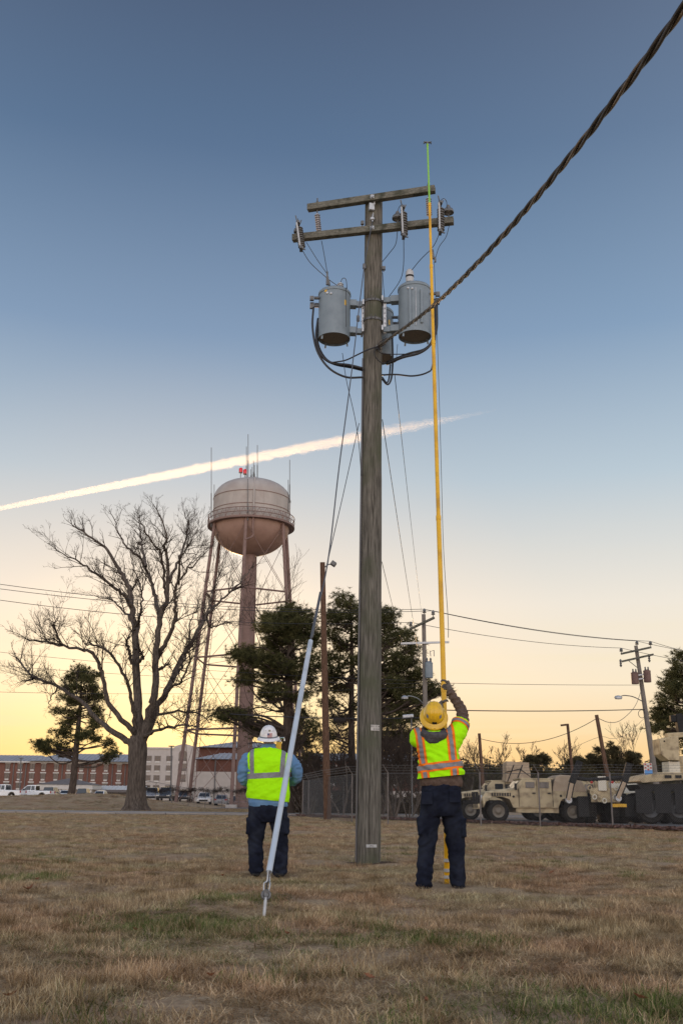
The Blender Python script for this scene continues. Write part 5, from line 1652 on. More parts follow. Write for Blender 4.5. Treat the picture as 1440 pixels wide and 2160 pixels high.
def side_win(name, root, prof, y, m='glass'):
    """Thin pane on both sides of a cabin, following its slope; prof points are (x, z, inset)."""
    for s in (-1, 1):
        tb = MB(); b = len(tb.v)
        k = len(prof)
        for off in (0.012, -0.02):
            for x, z, i in prof: tb.v.append((x, s * (y - i + off), z))
        tb.face(range(k)); tb.face([k + j for j in reversed(range(k))])
        for j in range(k): tb.face((j, (j + 1) % k, k + (j + 1) % k, k + j))
        tb.build(name, M[m], root)
def arches(prof_bottom, wheels, r, zb):
    """Bottom line of a body with wheel arches cut; returns points left to right."""
    pts = [(prof_bottom[0], zb)]
    for xw in wheels:
        for i in range(9):
            a = math.pi - math.pi * i / 8
            pts.append((xw + r * math.cos(a), max(zb, zb + r * math.sin(a))))
    pts.append((prof_bottom[1], zb))
    return pts

def pickup(label, loc, rz, paint='car_white', group=None):
    t_ = thing('pickup_truck', label, 'pickup', loc, rz, group)
    W, Lf, Lr = 1.0, 2.95, -2.9
    low = arches((Lr, Lf), (-1.75, 1.95), 0.52, 0.42)
    body = [(x, z, 0.0) for x, z in low] + [(Lf + 0.04, 0.8, 0.04), (Lf - 0.05, 1.08, 0.06), (1.25, 1.17, 0.06), (0.9, 1.18, 0.05), (-0.72, 1.16, 0.04), (Lr + 0.02, 1.16, 0.03)]
    tb = MB(); slab(tb, body, -W, W); bd = tb.build('body', M[paint], t_, bevel=0.03)
    cab = [(1.25, 1.15, 0.06), (0.45, 1.86, 0.20), (-0.5, 1.90, 0.20), (-0.75, 1.86, 0.2), (-0.78, 1.14, 0.06)]
    tb = MB(); slab(tb, cab, -W, W); tb.build('cab', M[paint], t_, bevel=0.04)
    side_win('window', t_, [(1.0, 1.22, 0.075), (0.46, 1.74, 0.18), (-0.1, 1.78, 0.19), (-0.1, 1.22, 0.075)], W)
    side_win('window', t_, [(-0.18, 1.22, 0.075), (-0.18, 1.78, 0.19), (-0.62, 1.76, 0.19), (-0.68, 1.22, 0.075)], W)
    tb = MB(); tb.poly([(1.22, -0.8, 1.22), (1.22, 0.8, 1.22), (0.55, 0.72, 1.82), (0.55, -0.72, 1.82)]); tb.build('windscreen', M['glass'], t_)
    tb = MB(); tb.poly([(-0.795, -0.75, 1.22), (-0.795, 0.75, 1.22), (-0.77, 0.7, 1.78), (-0.77, -0.7, 1.78)]); tb.build('rear_window', M['glass'], t_)
    MB().box((-1.85, 0, 1.14), (2.0, 1.76, 0.1)).build('bed', M['black'], t_)
    for s in (-1, 1):
        MB().box((Lr - 0.01, s * 0.88, 0.98), (0.08, 0.2, 0.3)).build('tail_light', M['tail_red'], t_)
        MB().box((Lf - 0.02, s * 0.78, 0.92), (0.12, 0.34, 0.2)).build('headlight', M['lamp_lens'], t_)
        for hx in (-0.05, -0.62):
            MB().box((hx, s * (W + 0.005), 1.06), (0.16, 0.04, 0.035)).build('handle', M['chrome'], t_)
        MB().box((0.85, s * (W + 0.1), 1.28), (0.1, 0.18, 0.18)).build('mirror', M['black'], t_)
    MB().box((Lr - 0.08, 0, 0.56), (0.16, 1.9, 0.2)).build('bumper', M['chrome'], t_, bevel=0.03)
    MB().box((Lf + 0.06, 0, 0.56), (0.16, 1.96, 0.24)).build('bumper', M['chrome'], t_, bevel=0.03)
    MB().box((Lf - 0.0, 0, 0.88), (0.1, 1.1, 0.3)).build('grille', M['black'], t_)
    for x in (-1.75, 1.95):
        for y in (-0.86, 0.86): wheel(t_, x, y, 0.40, 0.27)
    return t_
gc = 'cars parked along the far left lot'
def place_ground(x, Y):
    X = wx(x, Y); return (X, Y, hz(X, Y) + 0.0)
pickup('white pickup cut off by the left picture edge, tail towards the oak', place_ground(8, 138), R(172), group='white pickups on the rise')
pickup('white pickup parked nearest the pavilion, its tail to the right', place_ground(70, 142), R(176), group='white pickups on the rise')
def car(label, loc, rz, paint, suv=False, group=None):
    t_ = thing('parked_car', label, 'car', loc, rz, group)
    W, Lf, Lr = 0.9, 2.3, -2.3
    h = 1.75 if suv else 1.46
    low = arches((Lr, Lf), (-1.4, 1.42), 0.40, 0.3)
    sh = 0.98 if suv else 0.88
    body = [(x, z, 0.0) for x, z in low] + [(Lf + 0.06, 0.6, 0.08), (Lf - 0.05, 0.76, 0.1), (1.0, sh, 0.07), (-1.9, sh + 0.04, 0.06), (Lr + 0.02, sh, 0.08), (Lr - 0.03, 0.6, 0.05)]
    tb = MB(); slab(tb, body, -W, W); tb.build('body', M[paint], t_, bevel=0.04)
    rear = -2.15 if suv else -1.75
    cab = [(1.05, sh - 0.02, 0.1), (0.25, h - 0.04, 0.24), (-0.4, h, 0.25), (-1.2 if not suv else -1.9, h - 0.06, 0.25), (rear, sh, 0.12)]
    tb = MB(); slab(tb, cab, -W, W); tb.build('cabin', M[paint], t_, bevel=0.05)
    k = h - 0.13
    side_win('window', t_, [(0.78, sh + 0.04, 0.12), (0.24, k, 0.22), (-0.35, k + 0.03, 0.225), (-0.35, sh + 0.04, 0.12)], W)
    side_win('window', t_, [(-0.42, sh + 0.04, 0.12), (-0.42, k + 0.03, 0.225), (-1.1, k, 0.225), (rear + 0.3, sh + 0.06, 0.13)], W)
    tb = MB(); tb.poly([(1.0, -0.7, sh + 0.05), (1.0, 0.7, sh + 0.05), (0.33, 0.6, h - 0.08), (0.33, -0.6, h - 0.08)]); tb.build('windscreen', M['glass'], t_)
    tb = MB(); tb.poly([(rear - 0.02, -0.66, sh + 0.05), (rear - 0.02, 0.66, sh + 0.05), (-1.26 if not suv else -1.97, 0.58, h - 0.1), (-1.26 if not suv else -1.97, -0.58, h - 0.1)]); tb.build('rear_window', M['glass'], t_)
    for s in (-1, 1):
        MB().box((Lf - 0.02, s * 0.66, 0.66), (0.14, 0.34, 0.14)).build('headlight', M['lamp_lens'], t_)
        MB().box((Lr + 0.0, s * 0.68, 0.8), (0.12, 0.3, 0.16)).build('tail_light', M['tail_red'], t_)
        MB().box((0.6, s * (W + 0.06), sh + 0.08), (0.1, 0.16, 0.12)).build('mirror', M['black'], t_)
    MB().box((Lf + 0.03, 0, 0.45), (0.08, 1.1, 0.2)).build('grille', M['black'], t_)
    for x in (-1.4, 1.42):
        for y in (-0.78, 0.78): wheel(t_, x, y, 0.33, 0.21)
    return t_
for x, Y, rz, pt, suv, lab in ((143, 160, 94, 'car_white', False, 'white car roof showing over the mound left of the oak'), (180, 165, 92, 'car_dark', True, 'dark car showing over the mound below the pavilion roof'),
                               (217, 168, 88, 'car_white', False, 'pale car below the covered walkway'), (112, 150, 90, 'car_dark', True, 'dark car just right of the pickups'),
                               (323, 138, -84, 'car_grey', True, 'grey sport utility car just right of the oak trunk'), (352, 134, -90, 'car_dark', True, 'black car behind the vine fence left of the tower legs'),
                               (392, 136, -88, 'car_dark', False, 'dark car between the left tower legs'), (433, 136, -86, 'car_white', False, 'white car facing us between the tower legs and its stem'),
                               (470, 138, 92, 'car_grey', False, 'silver car left of the worker in the white helmet'), (506, 138, 90, 'car_dark', False, 'dark red lit car behind the tower stem')):
    car(lab, place_ground(x, Y), R(rz), pt, suv, gc)
car('white hatchback seen through the fence right of the main pole', place_ground(872, 135), R(190), 'car_white')

def humvee(label, loc, rz, back='slant', group=None):
    t_ = thing('military_truck', label, 'military truck', loc, rz, group)
    W = 1.08
    wr = 0.47
    low = [(-2.28, 0.62)]
    for xw in (-1.62, 1.68):
        low += [(xw - 0.66, 0.62), (xw - 0.5, 0.98), (xw - 0.2, 1.08), (xw + 0.2, 1.08), (xw + 0.5, 0.98), (xw + 0.66, 0.62)]
    low += [(2.32, 0.72)]
    body = [(x, z, 0.0) for x, z in low] + [(2.38, 1.05, 0.10), (2.25, 1.22, 0.12), (0.95, 1.40, 0.02), (0.9, 1.42, 0.0), (-2.28, 1.30, 0.0)]
    tb = MB(); slab(tb, body, -W, W); tb.build('hull', M['tan'], t_, bevel=0.03)
    MB().box((-0.05, 0, 0.54), (1.9, 2.0, 0.26)).build('sill', M['tan'], t_, bevel=0.02)
    tb = MB(); slab(tb, [(2.26, 1.215, 0.26), (2.2, 1.30, 0.34), (0.98, 1.47, 0.3), (0.95, 1.38, 0.2)], -W, W); tb.build('hood', M['tan'], t_, bevel=0.02)
    cab = [(1.0, 1.38, 0.03), (0.62, 1.84, 0.10), (-0.72, 1.84, 0.10), (-0.72, 1.30, 0.0)]
    tb = MB(); slab(tb, cab, -W, W); tb.build('cab', M['tan'], t_, bevel=0.025)
    MB().box((-0.08, 0, 1.87), (1.5, 1.9, 0.06)).build('roof', M['tan'], t_, bevel=0.02)
    for s in (-1, 1):
        y = s * (W - 0.005)
        for (xa, xb, nm) in ((0.74, -0.02, 'door'), (-0.06, -0.70, 'door')):
            tb = MB()
            tb.prism([(xa, 0.66), (xa, 1.40), (xa - (0.26 if xa > 0.5 else 0.0), 1.80), (xb, 1.80), (xb, 0.66)] if s < 0 else [(xb, 0.66), (xb, 1.80), (xa - (0.26 if xa > 0.5 else 0.0), 1.80), (xa, 1.40), (xa, 0.66)], y - 0.03, y + 0.03)
            d_ = tb.build('door', M['tan'], t_, bevel=0.012)
            xm = (xa + xb) / 2 - (0.1 if xa > 0.5 else 0)
            MB().box((xm, y + s * 0.035, 1.60), (0.40, 0.03, 0.26)).build('window', M['glass'], d_, bevel=0.01)
            MB().box((xb + 0.12, y + s * 0.05, 1.25), (0.14, 0.05, 0.05)).build('handle', M['black'], d_)
        MB().box((1.55, s * (W + 0.002), 1.18), (0.85, 0.03, 0.15)).build('side_vent', M['black'], t_)
        for k in range(7):
            MB().box((1.2 + k * 0.115, s * (W + 0.012), 1.18), (0.03, 0.03, 0.14)).build('vent_slat', M['tan'], t_)
        MB().lathe([(0.13, 0), (0.13, 0.08), (0.02, 0.1)], (2.36, s * 0.72, 1.02), 14, M=Matrix.Rotation(R(90), 3, 'Y')).build('headlight', M['lamp_lens'], t_)
        MB().box((0.92, s * (W + 0.14), 1.52), (0.07, 0.2, 0.28)).build('mirror', M['black'], t_)
        for xw in (-1.62, 1.68):
            wheel(t_, xw, s * 0.92, wr, 0.34, 'rim_tan', 8, lug=True)
    for k in (-1, 1):
        tb = MB(); tb.poly([(0.985, k * 0.06, 1.44), (0.985, k * 0.92, 1.44), (0.70, k * 0.86, 1.78), (0.70, k * 0.06, 1.78)]); tb.build('windscreen', M['glass'], t_)
    tb = MB()
    for k in range(7):
        tb.box((2.39, -0.45 + k * 0.15, 0.98), (0.05, 0.06, 0.34))
    tb.build('grille', M['black'], t_)
    MB().box((2.50, 0, 0.66), (0.16, 2.0, 0.22)).build('bumper', M['tan'], t_, bevel=0.02)
    tb = MB()
    for yy in (-0.75, -0.3, 0.3, 0.75):
        tb.beam((2.58, yy, 0.6), (2.55, yy, 1.28), 0.06, 0.06)
    for zz in (0.86, 1.26):
        tb.beam((2.58, -0.8, zz), (2.58, 0.8, zz), 0.06, 0.06)
    tb.build('brush_guard', M['black'], t_)
    for s in (-1, 1):
        for xx in (0.78, 0.0, -0.73):
            MB().box((xx - 0.01, s * (W + 0.002), 1.06), (0.018, 0.012, 0.78)).build('door_gap', M['black'], t_)
        MB().box((0.0, s * (W + 0.004), 1.44), (1.44, 0.014, 0.02)).build('belt_line', M['black'], t_)
        MB().box((2.0, s * (W + 0.02), 0.86), (0.1, 0.05, 0.1)).build('marker_lamp', M['black'], t_)
        for xx, zz in ((1.0, 1.1), (-1.1, 1.15), (-2.1, 1.1)):
            MB().lathe([(0.05, 0), (0.05, 0.03), (0.02, 0.04)], (xx, s * W, zz), 10, M=Matrix.Rotation(R(-90) * s, 3, 'X')).build('tie_down', M['black'], t_)
    for s in (-0.5, 0.5):
        tb = MB(); tb.tube([Vector((2.56, s + 0.08 * math.cos(a * 0.785), 0.66 + 0.08 * math.sin(a * 0.785))) for a in range(9)], 0.022, 6); tb.build('shackle', M['steel_dark'], t_)
    if back == 'slant':
        prof = [(-0.75, 1.28, 0.0), (-0.78, 1.55, 0.05), (-0.95, 1.98, 0.12), (-1.15, 2.06, 0.16), (-2.0, 2.02, 0.16), (-2.3, 1.30, 0.0)]
        tb = MB(); slab(tb, prof, -W, W); tb.build('rear_cover', M['canvas'], t_, bevel=0.06)
    else:
        prof = [(-0.73, 1.28, 0.0), (-0.74, 1.84, 0.08), (-1.9, 1.86, 0.12), (-2.25, 1.75, 0.14), (-2.3, 1.30, 0.0)]
        tb = MB(); slab(tb, prof, -W, W); tb.build('rear_cover', M['tan_pale'], t_, bevel=0.08)
    MB().box((-2.34, 0, 0.7), (0.14, 2.0, 0.2)).build('rear_bumper', M['tan'], t_)
    tb = MB(); tb.tube([(-0.95, -W - 0.02, 1.3), (-1.0, -W - 0.03, 1.62), (-1.35, -W + 0.03, 1.8)], 0.045, 8); tb.build('intake_pipe', M['steel_dark'], t_)
    MB().box((-0.92, -W - 0.03, 1.18), (0.26, 0.12, 0.34)).build('fuel_bracket', M['steel_dark'], t_)
    return t_
gm = 'military vehicles parked behind the fence'
YH = 47.0
def at_ground(x, Y, z=0.078):
    return (wx(x, Y), Y, z)
hA = humvee('tan military truck with canvas rear cover parked nearest the fence', at_ground(1119, YH), R(180), 'slant', gm)
hB = humvee('second tan military truck with pale hard top behind the hook arms', at_ground(1240, YH + 4.2), R(180), 'hard', gm)
hC = humvee('third tan military truck half hidden behind the worker at its front', at_ground(1055, YH + 5.0), R(180), 'hard', gm)
# canvas covered load on the second row
c = P(1088, 1633, YH + 4.4)
ld = thing('canvas_load', 'tan canvas covered gun mount strapped on a truck roof', 'covered load', (c.x, YH + 4.4, 1.9))
v = []
rgc = np.random.default_rng(8)
bm = bmesh.new(); bmesh.ops.create_cube(bm, size=1.0)
bmesh.ops.subdivide_edges(bm, edges=bm.edges, cuts=7, use_grid_fill=True)
for vv in bm.verts:
    x_, y_, z_ = vv.co
    k = 1 - 0.14 * (z_ + 0.5)
    n_ = mnoise.fractal(Vector((x_ * 2.3, y_ * 2.3, z_ * 2.3)), 1, 2, 4) * 0.05
    vv.co = Vector((x_ * 1.26 * (k + n_), y_ * 1.3 * (k + n_), (z_ + 0.5) * 0.98 - 0.06 * (x_ + 0.5) * (z_ + 0.5) + n_))
me = bpy.data.meshes.new('cover'); bm.to_mesh(me); bm.free()
link_mesh('cover', me, M['canvas'], ld, smooth=50)
for s_ in (-0.25, 0.18):
    tb = MB(); tb.tube([(s_ - 0.3, -0.66, 0.02), (s_ - 0.05, -0.62, 0.6), (s_ + 0.12, -0.5, 0.96), (s_ + 0.1, 0.5, 0.96)], 0.025, 6); tb.build('strap', M['black'], ld)
tb = MB(); tb.tube([(-0.66, -0.64, 0.45), (0.1, -0.64, 0.62), (0.64, -0.62, 0.2)], 0.02, 6); tb.build('strap', M['black'], ld)

# heavy truck seen from the back, with folded hook arms
hx = at_ground(1273, 45.5)
ht = thing('hook_lift_truck', 'heavy tan truck seen from behind with two black hook arms and shackles', 'military truck', hx, 0, gm)
def hp(x, y, d=0.0):
    q = P(x, y, 45.5 + d); return Vector((q.x - hx[0], d, q.z - hx[2]))
for ysd in (0.8, 2.4):
    for s_ in (-1, 1):
        for o_ in (0.0, 0.46):
            tb = MB(); xx = hp(1275, 1700).x + s_ * (0.50 + o_)
            tb.lathe([(0.3, -0.2), (0.52, -0.2), (0.61, -0.13), (0.63, 0.0), (0.61, 0.13), (0.52, 0.2), (0.3, 0.2)], (xx, ysd, 0.63), 26, M=Matrix.Rotation(R(90), 3, 'Y'))
            for k in range(24):
                a_ = 2 * math.pi * k / 24
                tb.box((xx, ysd + 0.625 * math.cos(a_), 0.63 + 0.625 * math.sin(a_)), (0.36, 0.07, 0.06), M=Matrix.Rotation(a_ - R(90), 3, 'X'))
            tb.build('wheel', M['tyre'], ht, smooth=40)
tb = MB(); cx_ = hp(1275, 1700).x
tb.box((cx_, 2.2, 1.25), (0.9, 4.6, 0.36)); tb.build('chassis', M['tan'], ht, bevel=0.03)
tb = MB(); tb.box((cx_, -0.12, 1.20), (1.25, 0.12, 0.62)); tb.build('rear_plate', M['tan'], ht, bevel=0.02)
tb = MB(); tb.box((cx_ - 0.12, -0.2, 1.68), (0.36, 0.1, 0.62)); tb.build('lock_plate', M['tan_pale'], ht, bevel=0.02)
tb = MB(); tb.tube([hp(1212, 1641, -0.2), hp(1240, 1645, -0.2), hp(1310, 1640, -0.2)], 0.085, 10); tb.build('cross_bar', M['black'], ht, smooth=50)
for pa, pb, pc in (((1222, 1606), (1205, 1652), (1198, 1688)), ((1326, 1610), (1316, 1650), (1302, 1684))):
    tb = MB(); tb.beam(hp(*pa, -0.35), hp(*pb, -0.35), 0.22, 0.28); tb.beam(hp(*pb, -0.36), hp(*pc, -0.36), 0.20, 0.24)
    ar = tb.build('hook_arm', M['black'], ht, bevel=0.03)
    tb = MB(); tb.beam(hp(*pb, -0.5), hp(*pc, -0.5), 0.05, 0.16); tb.build('arm_plate', M['canvas'], ar)
    tb = MB(); tb.lathe([(0.13, -0.16), (0.13, 0.16)], hp(*pc, -0.36), 12, M=Matrix.Rotation(R(90), 3, 'X')); tb.build('pivot', M['galv'], ar)
for k, (x, y) in enumerate(((1248, 1672), (1253, 1681), (1263, 1686), (1274, 1689), (1290, 1674), (1296, 1681), (1243, 1662), (1299, 1662))):
    tb = MB(); q = hp(x, y, -0.28); tb.tube([q + Vector((0.085 * math.cos(a * 0.7), 0, 0.095 * math.sin(a * 0.7))) for a in range(10)], 0.028, 6); tb.build('shackle', M['tan_pale' if k % 2 else 'tan'], ht)
for x in (1238, 1246, 1254, 1290, 1298, 1304):
    MB().lathe([(0.06, 0), (0.06, 0.06), (0.01, 0.07)], hp(x, 1650, -0.2), 10, M=Matrix.Rotation(R(90), 3, 'X')).build('tail_light', M['tail_red' if x in (1290, 1246) else 'tan'], ht)
for x in (1230, 1328):
    MB().box(hp(x, 1701, 0.1), (0.46, 0.03, 0.86)).build('mud_flap', M['black'], ht)
MB().box(hp(1305, 1699, 0.0), (0.62, 0.12, 0.14)).build('wheel_chock', M['stick_yellow'], ht)

# heavy wrecker side-on at the right edge
wxl = at_ground(1405, 46.0)
wk = thing('wrecker_truck', 'tan heavy wrecker with crane column and big tyres at the right edge', 'military truck', wxl, 0, gm)
def wp(x, y, d=0.0):
    q = P(x, y, 46.0 + d); return Vector((q.x - wxl[0], d, q.z - wxl[2]))
for x in (1360, 1420, 1490):
    wheel(wk, wp(x, 1700).x, -0.55, 0.66, 0.46, 'steel_dark', 8, lug=True)
    wheel(wk, wp(x, 1700).x, 1.5, 0.66, 0.46, 'steel_dark', 8, lug=True)
dk = [wp(1338, 1648), wp(1352, 1636), wp(1380, 1630), wp(1440, 1630), wp(1560, 1630), wp(1560, 1645), wp(1440, 1645), wp(1345, 1652)]
tb = MB(); tb.prism([(p.x, p.z) for p in dk], -0.7, 1.7); tb.build('deck', M['tan'], wk, bevel=0.03)
tb = MB(); tb.prism([(p.x, p.z) for p in (wp(1336, 1655), wp(1560, 1650), wp(1560, 1668), wp(1346, 1668))], -0.5, 1.5); tb.build('chassis', M['black'], wk)
for x0_, x1_ in ((1390, 1404), (1412, 1425)):
    a_, b_ = wp(x0_, 1636), wp(x1_, 1642); tb = MB(); tb.box(((a_.x + b_.x) / 2, -0.72, (a_.z + b_.z) / 2), (abs(b_.x - a_.x), 0.05, 0.13)); tb.build('stowage_hole', M['black'], wk)
tb = MB(); tb.prism([(p.x, p.z) for p in (wp(1381, 1560), wp(1421, 1554), wp(1423, 1605), wp(1400, 1605), wp(1384, 1592))], -0.6, 0.5); cb = tb.build('control_cab', M['tan'], wk, bevel=0.03)
a_ = wp(1391, 1565); MB().box((a_.x, -0.62, a_.z), (0.05, 0.05, 0.05)).build('bolt', M['black'], cb)
tb = MB(); q0, q1 = wp(1403, 1607), wp(1428, 1631); tb.box(((q0.x + q1.x) / 2, 0.1, (q0.z + q1.z) / 2), (q1.x - q0.x, 1.0, q0.z - q1.z)); tb.build('column', M['tan_pale'], wk, bevel=0.02)
tb = MB(); q0, q1 = wp(1424, 1595), wp(1500, 1631); tb.box(((q0.x + q1.x) / 2, 0.3, (q0.z + q1.z) / 2), (q1.x - q0.x, 1.2, q0.z - q1.z)); tb.build('winch_housing', M['tan'], wk, bevel=0.03)
tb = MB(); tb.beam(wp(1404, 1552, 0.2), wp(1560, 1544, 0.2), 0.5, 0.22); tb.build('boom', M['tan'], wk, bevel=0.02)
tb = MB(); tb.beam(wp(1436, 1548, 0.6), wp(1428, 1506, 0.6), 0.3, 0.4, up=(0, 1, 0)); tb.beam(wp(1412, 1516, 0.6), wp(1452, 1516, 0.6), 0.3, 0.3); tb.build('exhaust_stack', M['black'], wk, bevel=0.03)
a_ = wp(1363, 1622); tb = MB(); tb.box((a_.x, -0.2, a_.z), (0.36, 0.03, 0.5)); sg = tb.build('marker_board', M['white_paint'], wk)
MB().box((a_.x, -0.218, a_.z - 0.15), (0.36, 0.006, 0.2)).build('blue_band', mat('sign_blue', (0.10, 0.28, 0.6), 0.5), sg)
for i in range(3):
    for j in range(4):
        if (i + j) % 2 == 0:
            MB().box((a_.x - 0.12 + 0.12 * i, -0.2185, a_.z + 0.2 - 0.08 * j), (0.08, 0.006, 0.06)).build('red_patch', M['tail_red'], sg)
for x in (1357, 1398, 1440):
    MB().box(wp(x, 1690, -0.85), (0.7, 0.04, 1.0)).build('mud_flap', M['black'], wk)

# ------------------------------------------------------------------ the main pole and its gear
YM = 16.0
mbase = G(776.5, 1820); mbase.y = YM
mbase = Vector((P(776.5, 1820, YM).x, YM, 0.0))
mtop = P(788, 424, YM)
def ax_at(z):
    return mbase.lerp(mtop, z / mtop.z)
def pr(z):
    return 0.190 + (0.158 - 0.190) * z / mtop.z
mp_ = thing('utility_pole', 'tall weathered timber utility pole with two crossarms in the middle', 'utility pole', mbase)
bm = MB()
n_, k_ = 40, 70
for i in range(k_ + 1):
    z = -0.3 + (mtop.z + 0.3) * i / k_
    c = ax_at(z)
    for j in range(n_):
        a = 2 * math.pi * j / n_
        crack = mnoise.noise(Vector((math.cos(a) * 5, math.sin(a) * 5, z * 0.35)))
        r_ = pr(z) * (1 + 0.012 * mnoise.noise(Vector((math.cos(a) * 1.5, math.sin(a) * 1.5, z * 0.8))) - (0.028 if crack > 0.28 else 0.0))
        bm.v.append((c.x + r_ * math.cos(a), c.y + r_ * math.sin(a), z))
for i in range(k_):
    for j in range(n_):
        j2 = (j + 1) % n_
        bm.face((i * n_ + j, i * n_ + j2, (i + 1) * n_ + j2, (i + 1) * n_ + j))
bm.face([k_ * n_ + j for j in range(n_)])
bm.build('shaft', M['pole_wood'], mp_, smooth=50, world=True)
def zm(y, dy=0.0):
    return P(785, y, YM + dy).z
# crossarms on the camera side, right end nearer
Ya = YM - 0.21
arms = {}
for nm, (xa, ya, xb, yb) in (('upper', (649, 439, 917, 399.5)), ('lower', (617, 505, 956, 463.5))):
    a_, b_ = P(xa, ya, Ya + 0.33), P(xb, yb, Ya - 0.30)
    b_.z = a_.z = (a_.z + b_.z) / 2
    arms[nm] = (a_, b_)
    dr = (b_ - a_).normalized()
    tb = MB(); tb.box((0, 0, 0), ((b_ - a_).length, 0.115, 0.125))
    ao = tb.build('crossarm', M['arm_wood'], mp_, bevel=0.008)
    ao.location = (a_ + b_) / 2 - mbase
    ao.rotation_euler = (0, 0, math.atan2(dr.y, dr.x))
    tag(ao, f'{nm} weathered timber crossarm')
adir = (arms['lower'][1] - arms['lower'][0]).normalized()
anor = Vector((adir.y, -adir.x, 0))
if anor.y > 0: anor = -anor
def arm_pt(nm, x):
    """Point on an arm's axis at photo column x."""
    a_, b_ = arms[nm]
    lo, hi = 0.0, 1.0
    for _ in range(40):
        m = (lo + hi) / 2
        q = a_.lerp(b_, m)
        if proj_x(q) < x: lo = m
        else: hi = m
    return a_.lerp(b_, lo)
tb = MB()
for nm in arms:
    c = arm_pt(nm, 786)
    tb.tube([c + anor * 0.1, c - anor * 0.42], 0.011, 8)
    tb.lathe([(0.03, 0), (0.03, 0.02)], c + anor * 0.07, 6, M=anor.to_track_quat('Z', 'Y').to_matrix())
    tb.box(c + anor * 0.063, (0.07, 0.07, 0.006), M=anor.to_track_quat('Z', 'Y').to_matrix())
tb.build('through_bolt', M['galv'], mp_, world=True)
c = arm_pt('upper', 783) - Vector((0, 0, 0.16)) - anor * 0.02
tb = MB(); tb.box(c, (0.10, 0.07, 0.14), M=Matrix.Rotation(0.2, 3, 'Z')); tb.box(c + Vector((0.05, -0.02, 0.1)), (0.03, 0.03, 0.14)); tb.build('gain_plate', M['galv'], mp_, world=True, bevel=0.008)
# conduit strip on the left side, and its straps
cd = []
for i in range(30):
    z = 0.02 + i * (zm(760) - 0.02) / 29
    cd.append(ax_at(z) + Vector((-pr(z) * 0.93 - 0.012, -pr(z) * 0.42, 0)))
tb = MB(); tb.tube(cd, 0.017, 8); tb.build('ground_moulding', M['bare_wire'], mp_, world=True, smooth=60)
# tags
def curved_tag(name, xl, xr, yt, yb, txt, m):
    c = P((xl + xr) / 2, (yt + yb) / 2, YM - 0.185)
    z = c.z; a_ = ax_at(z); r_ = pr(z) + 0.006
    w = px(xr - xl, YM - 0.18); h = px(yb - yt, YM - 0.18)
    th0 = math.asin(max(-1, min(1, (c.x - a_.x) / r_)))
    tb = MB(); n = 8
    for off in (0.0, 0.003):
        for i in range(n + 1):
            for s in (-1, 1):
                t = th0 + (i / n - 0.5) * w / r_
                tb.v.append((a_.x + (r_ + off) * math.sin(t), a_.y - (r_ + off) * math.cos(t), z + s * h / 2))
    k = 2 * (n + 1)
    for i in range(n):
        tb.face((k + 2 * i, k + 2 * i + 2, k + 2 * i + 3, k + 2 * i + 1)); tb.face((2 * i, 2 * i + 1, 2 * i + 3, 2 * i + 2))
    tb.face((0, k, k + 1, 1)); tb.face((2 * n, 2 * n + 1, k + 2 * n + 1, k + 2 * n))
    pl = tb.build(name, m, mp_, world=True)
    for li, (line_, dx, dz, sz) in enumerate(txt):
        for ci, ch in enumerate(line_):
            fc = bpy.data.curves.new('letter', 'FONT'); fc.body = ch; fc.size = sz; fc.align_x = 'CENTER'; fc.align_y = 'CENTER'; fc.extrude = 0.0012
            fc.materials.append(M['black'])
            fo = bpy.data.objects.new('letter', fc); COL.objects.link(fo)
            lm = fo.to_mesh().copy(); bpy.data.objects.remove(fo)
            fo = bpy.data.objects.new('letter', lm); COL.objects.link(fo)
            if not lm.materials: lm.materials.append(M['black'])
            u = dx + (ci - (len(line_) - 1) / 2) * sz * 0.78
            t = th0 + u / r_
            fo.parent = pl
            fo.location = Vector((a_.x + (r_ + 0.005) * math.sin(t), a_.y - (r_ + 0.005) * math.cos(t), z + dz)) - mbase
            fo.rotation_euler = (R(90), 0, t)
    return pl
curved_tag('number_plate', 781, 803, 1529, 1541, [('M1334', 0.0, 0.019, 0.040), ('EE07', 0.018, -0.022, 0.040)], M['white_paint'])
curved_tag('pole_tag', 772, 795, 1781.5, 1787.5, [('M4', 0.0, 0.0, 0.034)], M['galv'])

def ribbed(mb, p0, p1, rc, rs, n, seg=14, m=0):
    p0, p1 = Vector(p0), Vector(p1)
    d = p1 - p0; L = d.length
    prof = [(rc * 0.6, 0.0), (rc, L * 0.03)]
    for i in range(n):
        z = L * (0.06 + 0.88 * i / n); s = L * 0.88 / n
        prof += [(rc, z), (rs, z + s * 0.35), (rs * 0.98, z + s * 0.5), (rc, z + s * 0.62)]
    prof += [(rc, L * 0.96), (rc * 0.6, L)]
    mb.lathe(prof, p0, seg, M=d.to_track_quat('Z', 'Y').to_matrix(), m=m)
